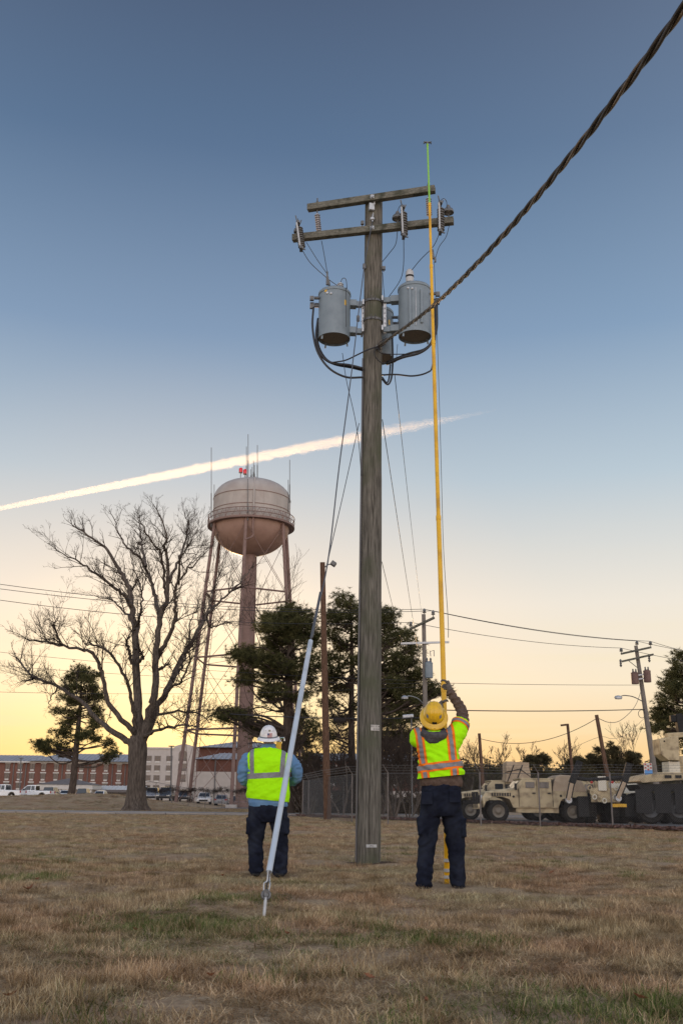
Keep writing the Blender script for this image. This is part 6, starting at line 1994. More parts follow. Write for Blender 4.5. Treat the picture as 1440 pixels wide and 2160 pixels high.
# suspension insulators from the upper arm
for x0, y0, x1, y1, xa, lab in ((668, 452, 673, 493, 669, 'grey ribbed insulator hanging at the left of the upper crossarm'), (903, 420, 905, 458, 903, 'grey ribbed insulator hanging at the right behind the yellow stick')):
    c = arm_pt('upper', xa); top_ = c - Vector((0, 0, 0.10))
    bot = P(x1, y1, c.y + 0.02)
    it = thing('suspension_insulator', lab, 'insulator', bot, group='insulators hanging from the upper crossarm')
    tb = MB(); ribbed(tb, top_ - Vector((0, 0, 0.04)), bot, 0.022, 0.052, 8); tb.build('sheds', M['polymer'], it, world=True, smooth=40)
    tb = MB(); tb.tube([c + Vector((0, 0, 0.18)), top_ - Vector((0, 0, 0.06))], 0.012, 8); tb.lathe([(0.02, -0.03), (0.028, 0), (0.02, 0.03)], c + Vector((0, 0, 0.09)), 8); tb.tube([bot, bot - Vector((0, 0, 0.05))], 0.014, 8); tb.build('eye_bolt', M['steel_dark'], it, world=True)
# fuse cutouts on the lower arm
for k, (x0, y0, x1, y1, bx, by, br, lab) in enumerate(((629.5, 477, 636, 525, 626.5, 487, 0.062, 'fuse cutout at the left end of the lower crossarm'), (849.5, 445, 851.5, 499, 838, 459, 0.098, 'fuse cutout in the middle of the lower crossarm right of the pole'), (928, 436, 928.5, 490, 945, 446, 0.098, 'fuse cutout at the right end of the lower crossarm'))):
    c = arm_pt('lower', (x0 + x1) / 2)
    Yc = c.y - 0.17
    t0, t1 = P(x0, y0, Yc), P(x1, y1, Yc - 0.06)
    fc_ = thing('fuse_cutout', lab, 'fuse cutout', t1, group='fuse cutouts on the lower crossarm')
    tb = MB(); ribbed(tb, t0 + Vector((0.01, 0.02, 0)), t1 + Vector((0.01, 0.02, 0)), 0.036, 0.066, 9); tb.build('insulator', M['porcelain_dark'], fc_, world=True, smooth=40)
    tb = MB(); tb.tube([t0 + Vector((-0.03, -0.10, 0.02)), t1 + Vector((-0.025, -0.10, 0.0))], 0.016, 10); tb.build('fuse_tube', M['porcelain'], fc_, world=True, smooth=60)
    tb = MB(); tb.box(t0 + Vector((-0.01, -0.04, 0.03)), (0.06, 0.16, 0.04)); tb.tube([t0 + Vector((-0.03, -0.12, 0.05)), t0 + Vector((-0.05, -0.14, 0.13))], 0.01, 6); tb.tube([t0 + Vector((0.02, 0, 0.03)), t0 + Vector((0.05, -0.03, 0.11))], 0.01, 6)
    tb.box(t1 + Vector((-0.01, -0.04, -0.02)), (0.05, 0.15, 0.05)); tb.tube([t1 + Vector((0, -0.05, -0.03)), t1 + Vector((0.07, -0.06, -0.05))], 0.012, 6); tb.build('contact', M['steel_dark'], fc_, world=True)
    tb = MB(); mid = t0.lerp(t1, 0.45); tb.beam(mid, c + anor * 0.06, 0.035, 0.012); tb.beam(c + anor * 0.064 + Vector((0, 0, 0.09)), c + anor * 0.064 - Vector((0, 0, 0.09)), 0.035, 0.01); tb.build('bracket', M['galv'], fc_, world=True)
    # bell shaped pin insulator beside it
    p_ = P(bx, by, c.y + (0.03 if k else -0.02))
    an = arm_pt('lower', bx); an = Vector((p_.x, an.y, an.z + 0.06))
    bt = thing('bell_insulator', ('small bell insulator by the left cutout', 'wide bell insulator left of the middle cutout', 'wide bell insulator at the right tip of the lower crossarm')[k], 'insulator', an, group='bell insulators on the lower crossarm')
    tb = MB(); tb.lathe([(br * 0.2, -0.045), (br * 0.5, -0.035), (br * 0.55, -0.02), (br * 0.75, -0.035), (br * 0.8, -0.02), (br, -0.03), (br * 1.02, -0.005), (br * 0.86, 0.035), (br * 0.5, 0.055), (br * 0.46, 0.08), (br * 0.3, 0.095), (0.01, 0.1)], p_, 24); tb.build('bell', M['porcelain_dark'], bt, world=True, smooth=40)
    tb = MB(); tb.tube([an - Vector((0, 0, 0.0)), p_ - Vector((0, 0, 0.03))], 0.014, 8); tb.lathe([(0.03, 0.09), (0.035, 0.11), (0.02, 0.13)], p_, 8); tb.build('pin', M['steel_dark'], bt, world=True)

# transformers
def transformer(label, xc, ytop, ybot, Y, r, side, bush, ribs=False):
    zt, zb2 = P(xc, ytop, Y).z, P(xc, ybot, Y).z
    X = P(xc, (ytop + ybot) / 2, Y).x
    t_ = thing('pole_transformer', label, 'transformer', (X, Y, zb2), group='transformers bolted round the main pole')
    h = zt - zb2
    tb = MB(); tb.lathe([(r * 0.93, 0.035), (r * 0.97, 0.035), (r * 0.97, 0.0), (r, 0.0), (r, h - 0.03), (r * 1.035, h - 0.03), (r * 1.035, h + 0.012), (r * 0.98, h + 0.025)], (0, 0, 0), 48, caps=False)
    tk = tb.build('tank', M['trans_grey'], t_, smooth=35)
    MB().lathe([(r * 0.94, 0.034), (r * 0.5, 0.03), (0.01, 0.03)], (0, 0, 0), 40, caps=False).build('underside', M['trans_base'], t_, smooth=60)
    MB().lathe([(r * 1.03, h + 0.012), (r * 0.95, h + 0.04), (r * 0.5, h + 0.065), (0.01, h + 0.07)], (0, 0, 0), 40, caps=False).build('lid', M['trans_grey'], t_, smooth=50)
    if bush == 'cone':
        tb = MB(); ribbed(tb, (0.1, 0.0, h + 0.04), (0.1, 0, h + 0.24), 0.035, 0.058, 5); tb.build('bushing', M['porcelain'], t_, smooth=40)
        tb = MB(); tb.tube(spline([(0.1, 0, h + 0.24), (0.14, 0, h + 0.33), (0.2, 0, h + 0.3), (0.22, -0.02, h + 0.05), (0.2, -r - 0.01, h - 0.05), (0.21, -r + 0.03, 0.12)], 6), 0.006, 5); tb.build('lead', M['wire'], t_)
    else:
        tb = MB(); ribbed(tb, (-0.08, 0, h + 0.04), (-0.08, 0, h + 0.16), 0.04, 0.062, 3); tb.build('bushing', M['porcelain'], t_, smooth=40)
        tb = MB(); tb.lathe([(0.05, h + 0.14), (0.072, h + 0.15), (0.074, h + 0.24), (0.068, h + 0.245), (0.068, h + 0.275), (0.074, h + 0.28), (0.07, h + 0.36), (0.045, h + 0.4), (0.02, h + 0.42)], (-0.08, 0, 0), 18)
        bc = tb.build('bushing_cover', M['porcelain'], t_, smooth=40)
        MB().lathe([(0.0755, h + 0.244), (0.0755, h + 0.276)], (-0.08, 0, 0), 18, caps=False).build('cover_band', M['black'], bc)
    # low-voltage terminals on the outer side
    for i, (dz, dy) in enumerate(((h - 0.12, -0.1), (h - 0.16, 0.06), (h - 0.24, -0.03))):
        q = Vector((side * r * 0.96, dy, dz))
        tb = MB(); tb.tube([q, q + Vector((side * 0.09, 0, 0.0))], 0.028, 10); tb.box(q + Vector((side * 0.13, 0, -0.01)), (0.07, 0.05, 0.08)); tb.build('terminal', M['steel_dark'], t_)
    for (dx, dz) in ((-0.06, h - 0.12), (-0.13, h - 0.10)):
        q = Vector((dx, -math.sqrt(r * r - dx * dx), dz)); MB().lathe([(0.022, -0.01), (0.022, 0.015), (0.01, 0.02)], q, 10, M=Matrix.Rotation(R(90), 3, 'X')).build('valve', M['galv'], t_)
    if ribs:
        for dx in (-0.10, 0.10):
            tb = MB(); tb.box((dx, -math.sqrt(r * r - dx * dx) - 0.012, h * 0.5), (0.05, 0.05, h * 0.72)); tb.build('stiffener', M['trans_grey'], t_, bevel=0.02)
        tb = MB(); tb.box((0.0, -r - 0.004, h * 0.48), (0.008, 0.02, h * 0.8)); tb.build('weld_seam', M['galv'], t_)
    else:
        for (dx, dz, w, hh) in ((-0.155, h - 0.045, 0.045, 0.05), (0.195, h * 0.70, 0.04, 0.1)):
            tb = MB(); tb.box((dx, -math.sqrt(r * r - dx * dx) - 0.002, dz), (w, 0.006, hh), rz=math.asin(dx / r)); tb.build('warning_label', M['hat_yellow'], t_)
    for a_ in (0.5, 2.2, 3.8):
        tb = MB(); tb.beam((r * 0.9 * math.cos(a_), r * 0.9 * math.sin(a_), 0.03), (r * 0.95 * math.cos(a_), r * 0.95 * math.sin(a_), -0.07), 0.03, 0.01); tb.build('foot', M['trans_grey'], t_)
    # brackets to the pole
    for dz in (h - 0.17, 0.17):
        pa = Vector((X, Y, zb2 + dz)); pb = ax_at(pa.z)
        d_ = (pb - pa); d_.z = 0; d_.normalize()
        q0, q1 = pa + d_ * (r - 0.03), pb - d_ * (pr(pa.z) + 0.02)
        tb = MB(); m_ = q0.lerp(q1, 0.55)
        tb.beam(q0, m_, 0.16, 0.12); tb.beam(m_ - d_ * 0.01, q1, 0.09, 0.10)
        br_ = tb.build('bracket', M['trans_grey'], t_, world=True, bevel=0.008)
        side_ = Vector((-d_.y, d_.x, 0))
        tb = MB(); tb.beam(q1 + side_ * 0.12 + Vector((0, 0, 0.0)), q1 - side_ * 0.12, 0.03, 0.09); tb.build('flange', M['galv'], br_, world=True)
    return t_, Vector((X, Y, zb2)), h
tL, oL, hL = transformer('grey pole transformer on the left with a ribbed cone bushing', 705, 622, 716, YM - 0.05, 0.281, -1, 'cone')
tR, oR, hR = transformer('grey pole transformer on the right with seam and stiffeners', 874, 612, 711, YM - 0.12, 0.286, 1, 'cap', True)
tB_, oB, hB_ = transformer('grey pole transformer half hidden behind the main pole', 797, 662, 757, YM + 0.62, 0.277, 1, 'cap')
# clamping collars and vertical mounting channels
for y in (640, 679):
    z = zm(y)
    c = ax_at(z)
    tb = MB(); tb.lathe([(pr(z) + 0.004, -0.02), (pr(z) + 0.014, -0.02), (pr(z) + 0.014, 0.02), (pr(z) + 0.004, 0.02)], c, 32, caps=False); 
    for a_ in (-100, -80, 20, 160):
        d_ = Vector((math.cos(R(a_)), math.sin(R(a_)), 0)); tb.tube([c + d_ * (pr(z) + 0.01) + Vector((0, 0, -0.03)), c + d_ * (pr(z) + 0.05) + Vector((0, 0, 0.05))], 0.009, 6)
    tb.build('clamp_band', M['steel_dark'], mp_, world=True)
for x, dy in ((765.5, -0.02), (811, -0.03)):
    a_, b_ = P(x, 634, YM + dy), P(x, 704, YM + dy)
    tb = MB(); tb.beam(a_, b_, 0.055, 0.035, up=(0, 1, 0)); ch_ = tb.build('mounting_channel', M['galv'], mp_, world=True, bevel=0.005)
    tb = MB()
    for i in range(6):
        tb.box(a_.lerp(b_, 0.1 + 0.15 * i) + Vector((0, -0.029, 0)), (0.014, 0.006, 0.014))
    tb.build('slot', M['black'], ch_, world=True)
for x, y in ((768, 563), (809, 566), (781, 765), (764, 470)):
    tb = MB(); q = P(x, y, YM - 0.1); tb.box(q, (0.06, 0.05, 0.07)); tb.tube([q, q + Vector((0.0, 0.12, 0))], 0.012, 6); tb.build('staple_bracket', M['steel_dark'], mp_, world=True, bevel=0.006)

# wires and leads around the pole, each its own
gj = 'thin jumper wires at the top of the main pole'
def wirepx(name, label, pts, r, m='wire', group=gj, n=6, cat='wire', Y=None, seg=6):
    q = [P(p[0], p[1], (p[2] if len(p) > 2 else (Y or YM - 0.2))) for p in pts]
    tb = MB(); tb.tube(spline(q, seg), r, n)
    return tag(tb.build(name, M[m], smooth=180), label, cat, group)
Yl = arm_pt('lower', 635).y
wirepx('jumper_wire', 'wire from the left cutout down to the left transformer bushing', [(637, 527, Yl - 0.2), (655, 555, Yl - 0.15), (690, 587, 16.05), (712, 603, 16.0)], 0.0062)
wirepx('jumper_wire', 'wire from the left crossarm end to the hanging clamp', [(646, 511, Yl), (667, 545, Yl), (689, 577, 16.0)], 0.0055)
wirepx('jumper_wire', 'wire from the left hanging insulator to the hanging clamp', [(678, 508, Yl), (684, 540, 16.05), (690, 577, 16.0), (694, 612, 15.98)], 0.006)
tb = MB(); tb.tube([P(690, 573, 15.98), P(690, 584, 15.98)], 0.016, 8); tb.tube([P(690.5, 584, 15.98), P(690, 601, 15.98)], 0.024, 8); tb.tube([P(693, 590, 15.98), P(695, 602, 15.98)], 0.016, 8)
tag(tb.build('line_clamp', M['steel_dark'], smooth=50), 'line clamp on the wires above the left transformer', 'clamp', 'hot line clamps')
tb = MB(); tb.tube([P(911, 527, 15.55), P(914, 546, 15.55)], 0.022, 8); tb.tube([P(914, 546, 15.55), P(919, 549, 15.55)], 0.012, 8); tb.tube([P(917, 543, 15.55), P(917.5, 553, 15.55)], 0.018, 8)
tag(tb.build('line_clamp', M['steel_dark'], smooth=50), 'line clamp beside the yellow stick below the right cutout', 'clamp', 'hot line clamps')
wirepx('jumper_wire', 'wire dropping from the middle cutout to the rear transformer', [(851, 500, 15.65), (850.5, 560, 16.0), (843, 592, 16.3), (819, 627, 16.55)], 0.0062)
wirepx('jumper_wire', 'wire curving from the middle of the arm behind the pole', [(838, 486, 15.75), (834, 515, 15.9), (820, 535, 16.05), (806, 552, 16.18)], 0.006)
wirepx('jumper_wire', 'wire from the right cutout down to the right transformer bushing', [(927, 491, 15.3), (913, 520, 15.45), (886, 548, 15.7), (863, 576, 15.88)], 0.0062)
wirepx('jumper_wire', 'wire from the right arm tip down to the right clamp', [(947, 475, 15.48), (940, 500, 15.5), (926, 520, 15.53), (918, 543, 15.55)], 0.006)
wirepx('jumper_wire', 'looped wire over the right cutout', [(928, 437, 15.3), (929, 424, 15.35), (935, 419, 15.42), (941, 425, 15.46), (942, 438, 15.48)], 0.006)
wirepx('jumper_wire', 'looped wire over the middle cutout', [(838, 449, 15.75), (841, 438, 15.72), (846, 433, 15.68), (850, 438, 15.64), (851, 445, 15.6)], 0.006)
wirepx('jumper_wire', 'short wire spike above the left cutout', [(629, 478, Yl - 0.16), (628.5, 470, Yl - 0.16), (628.5, 461, Yl - 0.16)], 0.006)
wirepx('jumper_wire', 'thin wire down the right side of the pole to the rear transformer', [(806.5, 575, 16.1), (808, 600, 16.2), (811, 632, 16.4)], 0.0055)
gk = 'heavy black leads below the transformers'
wirepx('transformer_lead', 'outermost black lead looping from the left transformer to the pole', [(661, 648, 15.9), (659, 690, 15.9), (668, 738, 15.85), (692, 775, 15.8), (728, 795, 15.8), (765, 796, 15.85)], 0.019, group=gk)
wirepx('transformer_lead', 'inner black lead curving under the left transformer', [(671, 672, 15.95), (667, 710, 15.9), (675, 745, 15.85), (698, 765, 15.8), (735, 770, 15.82), (765, 777, 15.85)], 0.024, group=gk)
wirepx('transformer_lead', 'second inner black lead under the left transformer', [(670, 690, 16.0), (670, 725, 15.95), (684, 754, 15.9), (705, 768, 15.88), (740, 775, 15.88), (765, 781, 15.9)], 0.022, group=gk)
wirepx('transformer_lead', 'thin black lead rising from the left loop across the pole', [(698, 765, 15.8), (728, 760, 15.7), (754, 748, 15.66), (775, 738, 15.7), (796, 731, 15.74)], 0.013, group=gk)
wirepx('transformer_lead', 'black lead from the right transformer sweeping under it to the pole', [(918, 640, 15.85), (918, 690, 15.8), (908, 725, 15.78), (885, 744, 15.76), (848, 754, 15.8), (815, 768, 16.0)], 0.026, group=gk)
wirepx('transformer_lead', 'second black lead beside the right transformer', [(921, 642, 15.9), (921, 690, 15.85), (914, 715, 15.83), (895, 736, 15.83), (860, 746, 15.85), (815, 764, 16.05)], 0.018, group=gk)
wirepx('transformer_lead', 'thin black lead level below the right transformer', [(796, 732, 15.74), (802, 744, 15.72), (820, 747, 15.75), (850, 747, 15.85), (870, 746, 15.9)], 0.009, group=gk)
wirepx('transformer_lead', 'lowest right lead looping behind the yellow stick', [(915, 640, 16.0), (918, 700, 16.0), (912, 770, 15.95), (900, 786, 15.9), (870, 793, 15.88), (835, 790, 15.9), (805, 791, 16.0)], 0.015, group=gk)
wirepx('transformer_lead', 'narrow hanging loop right below the pole collar', [(827, 712, 16.2), (828, 760, 16.1), (825, 798, 16.0), (817, 811, 15.95), (806, 800, 16.05)], 0.017, group=gk)
wirepx('transformer_lead', 'second narrow hanging loop inside the first', [(823, 770, 16.2), (820, 798, 16.05), (815, 807, 16.0), (806, 796, 16.1)], 0.014, group=gk)
wirepx('transformer_lead', 'black tail hooking down the front of the pole', [(793, 734, 15.74), (789, 743, 15.72), (793, 755, 15.72), (804, 765, 15.74), (813, 765, 15.76)], 0.008, group=gk)
wirepx('transformer_lead', 'thin wire hanging below the right transformer', [(838, 726, 15.9), (836, 750, 15.9), (835, 762, 15.95), (826, 766, 16.1)], 0.005, group=gk)

# twisted service cable running over the camera's right
def plane_pt(x, y, A, B):
    """Where the sight line of a photo pixel meets the upright plane through A and B."""
    d = ray(x, y); o = Vector((0, 0, CAMH))
    n = Vector((-(B.y - A.y), B.x - A.x, 0))
    return o + d * ((A - o).dot(n) / d.dot(n))
cA, cB = P(800, 730, YM - 0.24), P(1440, 40, 4.3)
path = spline([plane_pt(x, y, cA, cB) for x, y in ((800, 730), (838, 702), (885, 668), (940, 621), (1020, 541), (1100, 452), (1200, 332), (1300, 205), (1400, 72), (1480, -40), (1560, -160))], 26)
sc_ = thing('service_cable', 'thick twisted cable sweeping from the main pole to the upper right corner', 'cable', cA)
acc = [0.0]
for i in range(1, len(path)): acc.append(acc[-1] + (path[i] - path[i - 1]).length)
for k in range(3):
    q = []
    for i, p in enumerate(path):
        t = (path[min(i + 1, len(path) - 1)] - path[max(i - 1, 0)]).normalized()
        s1 = t.cross(Vector((0, 0, 1))).normalized(); s2 = s1.cross(t)
        a = acc[i] / 0.95 * 2 * math.pi + k * 2.094
        q.append(p + (s1 * math.cos(a) + s2 * math.sin(a)) * 0.0145)
    tb = MB(); tb.tube(q, 0.0128 if k else 0.0108, 8)
    tb.build('strand', M['bare_strand'] if k == 0 else M['rust_cable'], sc_, world=True, smooth=180)
tb = MB(); tb.tube(spline([P(803, 738, 15.74), P(797, 728, 15.72), P(806, 718, 15.72), P(818, 714, 15.7), P(812, 725, 15.7), P(800, 733, 15.74)], 6), 0.009, 6); tb.build('dead_end_wrap', M['rust_cable'], sc_, world=True)
tb = MB(); tb.box(P(797, 733, YM - 0.2), (0.07, 0.06, 0.08)); tb.tube([P(797, 733, YM - 0.2), cA], 0.015, 8); tb.build('dead_end_clamp', M['steel_dark'], sc_, world=True, bevel=0.01)

# guy wires, guard and anchor
gA, gB = G(557, 1932), P(785, 468, YM - 0.2)
gw_ = thing('guy_wire', 'steel guy wire with pale plastic guard running down to the anchor', 'guy wire', gA)
def gp_(x, y): return plane_pt(x, y, gA, gB)
tb = MB(); tb.tube(spline([gp_(566, 1845), gp_(611, 1595), gp_(656, 1345), gp_(691, 1186), gp_(715, 985), gp_(740, 795), gp_(768, 562), gB], 6), 0.0085, 7); tb.build('strand', M['bare_wire'], gw_, world=True, smooth=180)
tb = MB(); tb.tube([gp_(657, 1345), gp_(676, 1250)], 0.016, 10); tb.build('strain_rod', M['bare_wire'], gw_, world=True, smooth=60)
g0_, g1_ = gp_(567.5, 1839), gp_(655, 1352)
tb = MB(); tb.tube([g0_, g0_.lerp(g1_, 0.33), g0_.lerp(g1_, 0.66), g1_], [0.0258, 0.0258, 0.0255, 0.025], 16); tb.build('guard', M['white_guard'], gw_, world=True, smooth=60)
e_ = gp_(561, 1888)
tb = MB(); tb.tube([gA - Vector((0, 0, 0.25)) - (e_ - gA) * 0.2, gA, e_ - (e_ - gA).normalized() * 0.02], 0.014, 10); tb.build('anchor_rod', M['galv'], gw_, world=True, smooth=60)
ed = (e_ - gA).normalized(); sd_ = Vector((0.9, 0.1, -0.2)); sd_ = (sd_ - ed * sd_.dot(ed)).normalized()
tb = MB(); tb.tube([e_ + (ed * math.cos(a * 0.45) + sd_ * math.sin(a * 0.45)) * 0.032 for a in range(15)], 0.012, 8)
tb.lathe([(0.014, -0.02), (0.02, -0.02), (0.02, 0.02), (0.014, 0.02)], e_, 12, M=ed.cross(sd_).to_track_quat('Z', 'Y').to_matrix()); tb.box(e_ + ed * 0.03, (0.035, 0.05, 0.03)); tb.build('eye_nut', M['steel_dark'], gw_, world=True, smooth=60)
for s in (-1, 0, 1):
    tb = MB(); tb.tube(spline([e_ + sd_ * 0.02 * s + ed * 0.02, e_ + sd_ * 0.024 * s + ed * 0.09, gp_(566 + s * 2.6, 1858), gp_(567.5 + s * 1.8, 1835)], 5), 0.0062, 6); tb.build('guy_grip', M['galv' if s else 'wire'], gw_, world=True)
for x, y in ((768, 562), (755, 672)):
    q = gp_(x, y); tb = MB(); tb.lathe([(0.014, -0.05), (0.026, -0.045), (0.026, 0.045), (0.014, 0.05)], q, 8); tb.build('strand_clamp', M['steel_dark'], gw_, world=True)
tb = MB(); tb.tube([gB, P(786, 455, YM - 0.16), P(787, 448, YM - 0.14)], 0.016, 8); tb.lathe([(0.02, -0.03), (0.04, -0.02), (0.04, 0.02), (0.02, 0.03)], P(785, 462, YM - 0.18), 10); tb.build('thimble', M['galv'], gw_, world=True)
line('guy_wire', 'second thinner guy wire joining the first from lower on the pole', [gp_(688, 1196), P(722, 1050, 15.0), P(757, 893, YM - 0.14)], 0.0065, 'bare_wire', cat='guy wire')
line('service_line', 'thin line from below the collar of the main pole to the grey distant pole', sag(P(806, 885, YM), P(889, 1420, 66), 0.15), 0.0075, group='thin lines falling from the main pole')
line('service_line', 'thin line from the right of the pole falling to the distant pole top', sag(P(832, 790, YM), P(889, 1298, 66), 0.15), 0.0065, group='thin lines falling from the main pole')
line('service_line', 'short faint line leaving the pole edge low above the pines', sag(P(805, 1185, YM), P(852, 1370, 66), 0.1), 0.0055, group='thin lines falling from the main pole')
line('service_line', 'thin line under the left transformer meeting the guy wire', spline([P(722, 745, 16.0), P(730, 800, 15.5), P(748, 880, 15.2), P(757, 940, 15.2), P(762, 1010, 16)], 6), 0.006, group='thin lines falling from the main pole')

# ------------------------------------------------------------------ measuring stick
sA = G(942, 1868); sB = P(901, 302, 13.7)
def st_(x, y): return plane_pt(x, y, sA, sB)
stk = thing('telescopic_stick', 'long yellow telescopic stick with green tip held up by the worker', 'hot stick', sA)
cpts = [(942, 1868), (941, 1740), (938.7, 1600), (935.2, 1450), (931, 1300), (926.6, 1160), (924.2, 1090), (919.4, 930), (913.4, 720), (909, 560), (905.4, 430), (904.4, 400), (901, 302)]
cur = spline([st_(*p) for p in cpts], 4)
def seg(i0, i1): return cur[i0 * 4:i1 * 4 + 1]
for i0, i1, r_, m_ in ((0, 3, 0.0305, 'stick_yellow'), (3, 6, 0.0300, 'stick_yellow'), (6, 8, 0.0265, 'stick_yellow'), (8, 9, 0.023, 'stick_yellow'), (9, 10, 0.0195, 'stick_yellow'), (10, 12, 0.0135, 'stick_green')):
    sg_ = seg(i0, i1)
    tb = MB(); tb.tube(sg_, r_, 16); so = tb.build('section', M[m_], stk, world=True, smooth=60)
    e_ = sg_[-1]; dn = (sg_[-1] - sg_[-2]).normalized()
    if i1 < 12:
        tb = MB(); tb.tube([e_ - dn * 0.05, e_ + dn * 0.01], r_ + 0.0035, 14); tb.build('collar', M['stick_yellow'], so, world=True, smooth=60)
for y in (1815, 1836, 1850):
    q = st_(942, y); tb = MB(); tb.lathe([(0.03, -0.018), (0.036, -0.015), (0.036, 0.015), (0.03, 0.018)], q, 14); tb.build('base_clamp', M['galv'], stk, world=True)
tp_ = cur[-1]
tb = MB(); tb.box(tp_ + Vector((0, 0, 0.015)), (0.125, 0.03, 0.016)); tb.lathe([(0.016, -0.06), (0.02, -0.05), (0.018, 0.0)], tp_, 10); tb.box(tp_ + Vector((-0.056, 0, 0.005)), (0.012, 0.03, 0.03)); tb.box(tp_ + Vector((0.056, 0, 0.005)), (0.012, 0.03, 0.03)); tb.build('tip_head', M['steel_dark'], stk, world=True)
line('thin_cord', 'thin cord hanging just right of the yellow stick', spline([st_(915, 553), st_(920, 720) + Vector((0.012, 0, 0)), st_(929, 950), st_(934.5, 1150), st_(944, 1300), st_(945, 1345)], 8), 0.0035, cat='cord')

# ------------------------------------------------------------------ the two workers
def fuse(mb, voxel, smooth_n=6, factor=0.5):
    """Grow the collected shapes into one continuous skin."""
    me = bpy.data.meshes.new('tmp'); me.from_pydata(mb.v, [], mb.f)
    bm = bmesh.new(); bm.from_mesh(me); bmesh.ops.recalc_face_normals(bm, faces=bm.faces); bm.to_mesh(me); bm.free()
    o = bpy.data.objects.new('tmp', me); COL.objects.link(o)
    r_ = o.modifiers.new('r', 'REMESH'); r_.mode = 'VOXEL'; r_.voxel_size = voxel
    if smooth_n:
        s_ = o.modifiers.new('s', 'SMOOTH'); s_.factor = factor; s_.iterations = smooth_n
    dg = bpy.context.evaluated_depsgraph_get()
    out = bpy.data.meshes.new_from_object(o.evaluated_get(dg))
    bpy.data.objects.remove(o)
    return out
def wrinkle(me, fn):
    """Move each vertex along its normal by fn(position)."""
    n = len(me.vertices)
    co = np.empty(n * 3, np.float32); no = np.empty(n * 3, np.float32)
    me.vertices.foreach_get('co', co); me.vertices.foreach_get('normal', no)
    co = co.reshape(-1, 3); no = no.reshape(-1, 3)
    d = np.array([fn(Vector(c), Vector(k)) for c, k in zip(co, no)], np.float32)
    co += no * d[:, None]
    me.vertices.foreach_set('co', co.reshape(-1)); me.update()
def ell(mb, secs, n=28):
    """Stack of horizontal ellipses: (centre, half width, half depth[, squareness])."""
    b = len(mb.v)
    for c, rx, ry in secs:
        for j in range(n):
            a = 2 * math.pi * j / n
            ca, sa = math.cos(a), math.sin(a)
            e = 0.85
            mb.v.append((c.x + rx * math.copysign(abs(ca) ** e, ca), c.y + ry * math.copysign(abs(sa) ** e, sa), c.z))
    k = len(secs)
    for i in range(k - 1):
        for j in range(n):
            j2 = (j + 1) % n
            mb.face((b + i * n + j, b + i * n + j2, b + (i + 1) * n + j2, b + (i + 1) * n + j))
    mb.face([b + j for j in reversed(range(n))]); mb.face([b + (k - 1) * n + j for j in range(n)])
def ball(mb, c, rx, ry, rz, n=16):
    mb.lathe([(0.02 * rx, -rz)] + [(rx * math.sin(math.pi * i / 10), -rz * math.cos(math.pi * i / 10)) for i in range(1, 10)] + [(0.02 * rx, rz)], c, n, sy=ry / rx)
def limb_(mb, pts, rad, n=16):
    s = spline(pts, 6)
    k = len(rad) - 1
    rr = []
    for i in range(len(s)):
        u = i / (len(s) - 1) * k; j = min(int(u), k - 1); rr.append(rad[j] + (rad[j + 1] - rad[j]) * (u - j))
    mb.tube(s, rr, n)
    ball(mb, s[0], rr[0], rr[0], rr[0]); ball(mb, s[-1], rr[-1], rr[-1], rr[-1])
def head(mb, c, look=Vector((0, 1, 0)), tilt=0.0):
    """Head facing +Y tipped back by tilt; c is the skull centre."""
    Mx = Matrix.Rotation(tilt, 3, 'X')
    def at(x, y, z): return c + Mx @ Vector((x, y, z))
    ball(mb, c, 0.078, 0.098, 0.115)
    ball(mb, at(0, 0.03, -0.07), 0.058, 0.068, 0.06)
    ball(mb, at(0, 0.075, -0.10), 0.028, 0.03, 0.026)                       # chin
    mb.tube([at(0, 0.088, 0.02), at(0, 0.118, -0.03), at(0, 0.098, -0.045)], [0.01, 0.016, 0.012], 8)   # nose
    mb.tube([at(-0.05, 0.082, 0.028), at(0, 0.097, 0.032), at(0.05, 0.082, 0.028)], 0.012, 8)          # brow
    mb.tube([at(-0.026, 0.092, -0.068), at(0, 0.1, -0.066), at(0.026, 0.092, -0.068)], 0.009, 8)       # lips
    for s in (-1, 1):
        ball(mb, at(s * 0.082, -0.005, -0.01), 0.014, 0.024, 0.034)         # ears
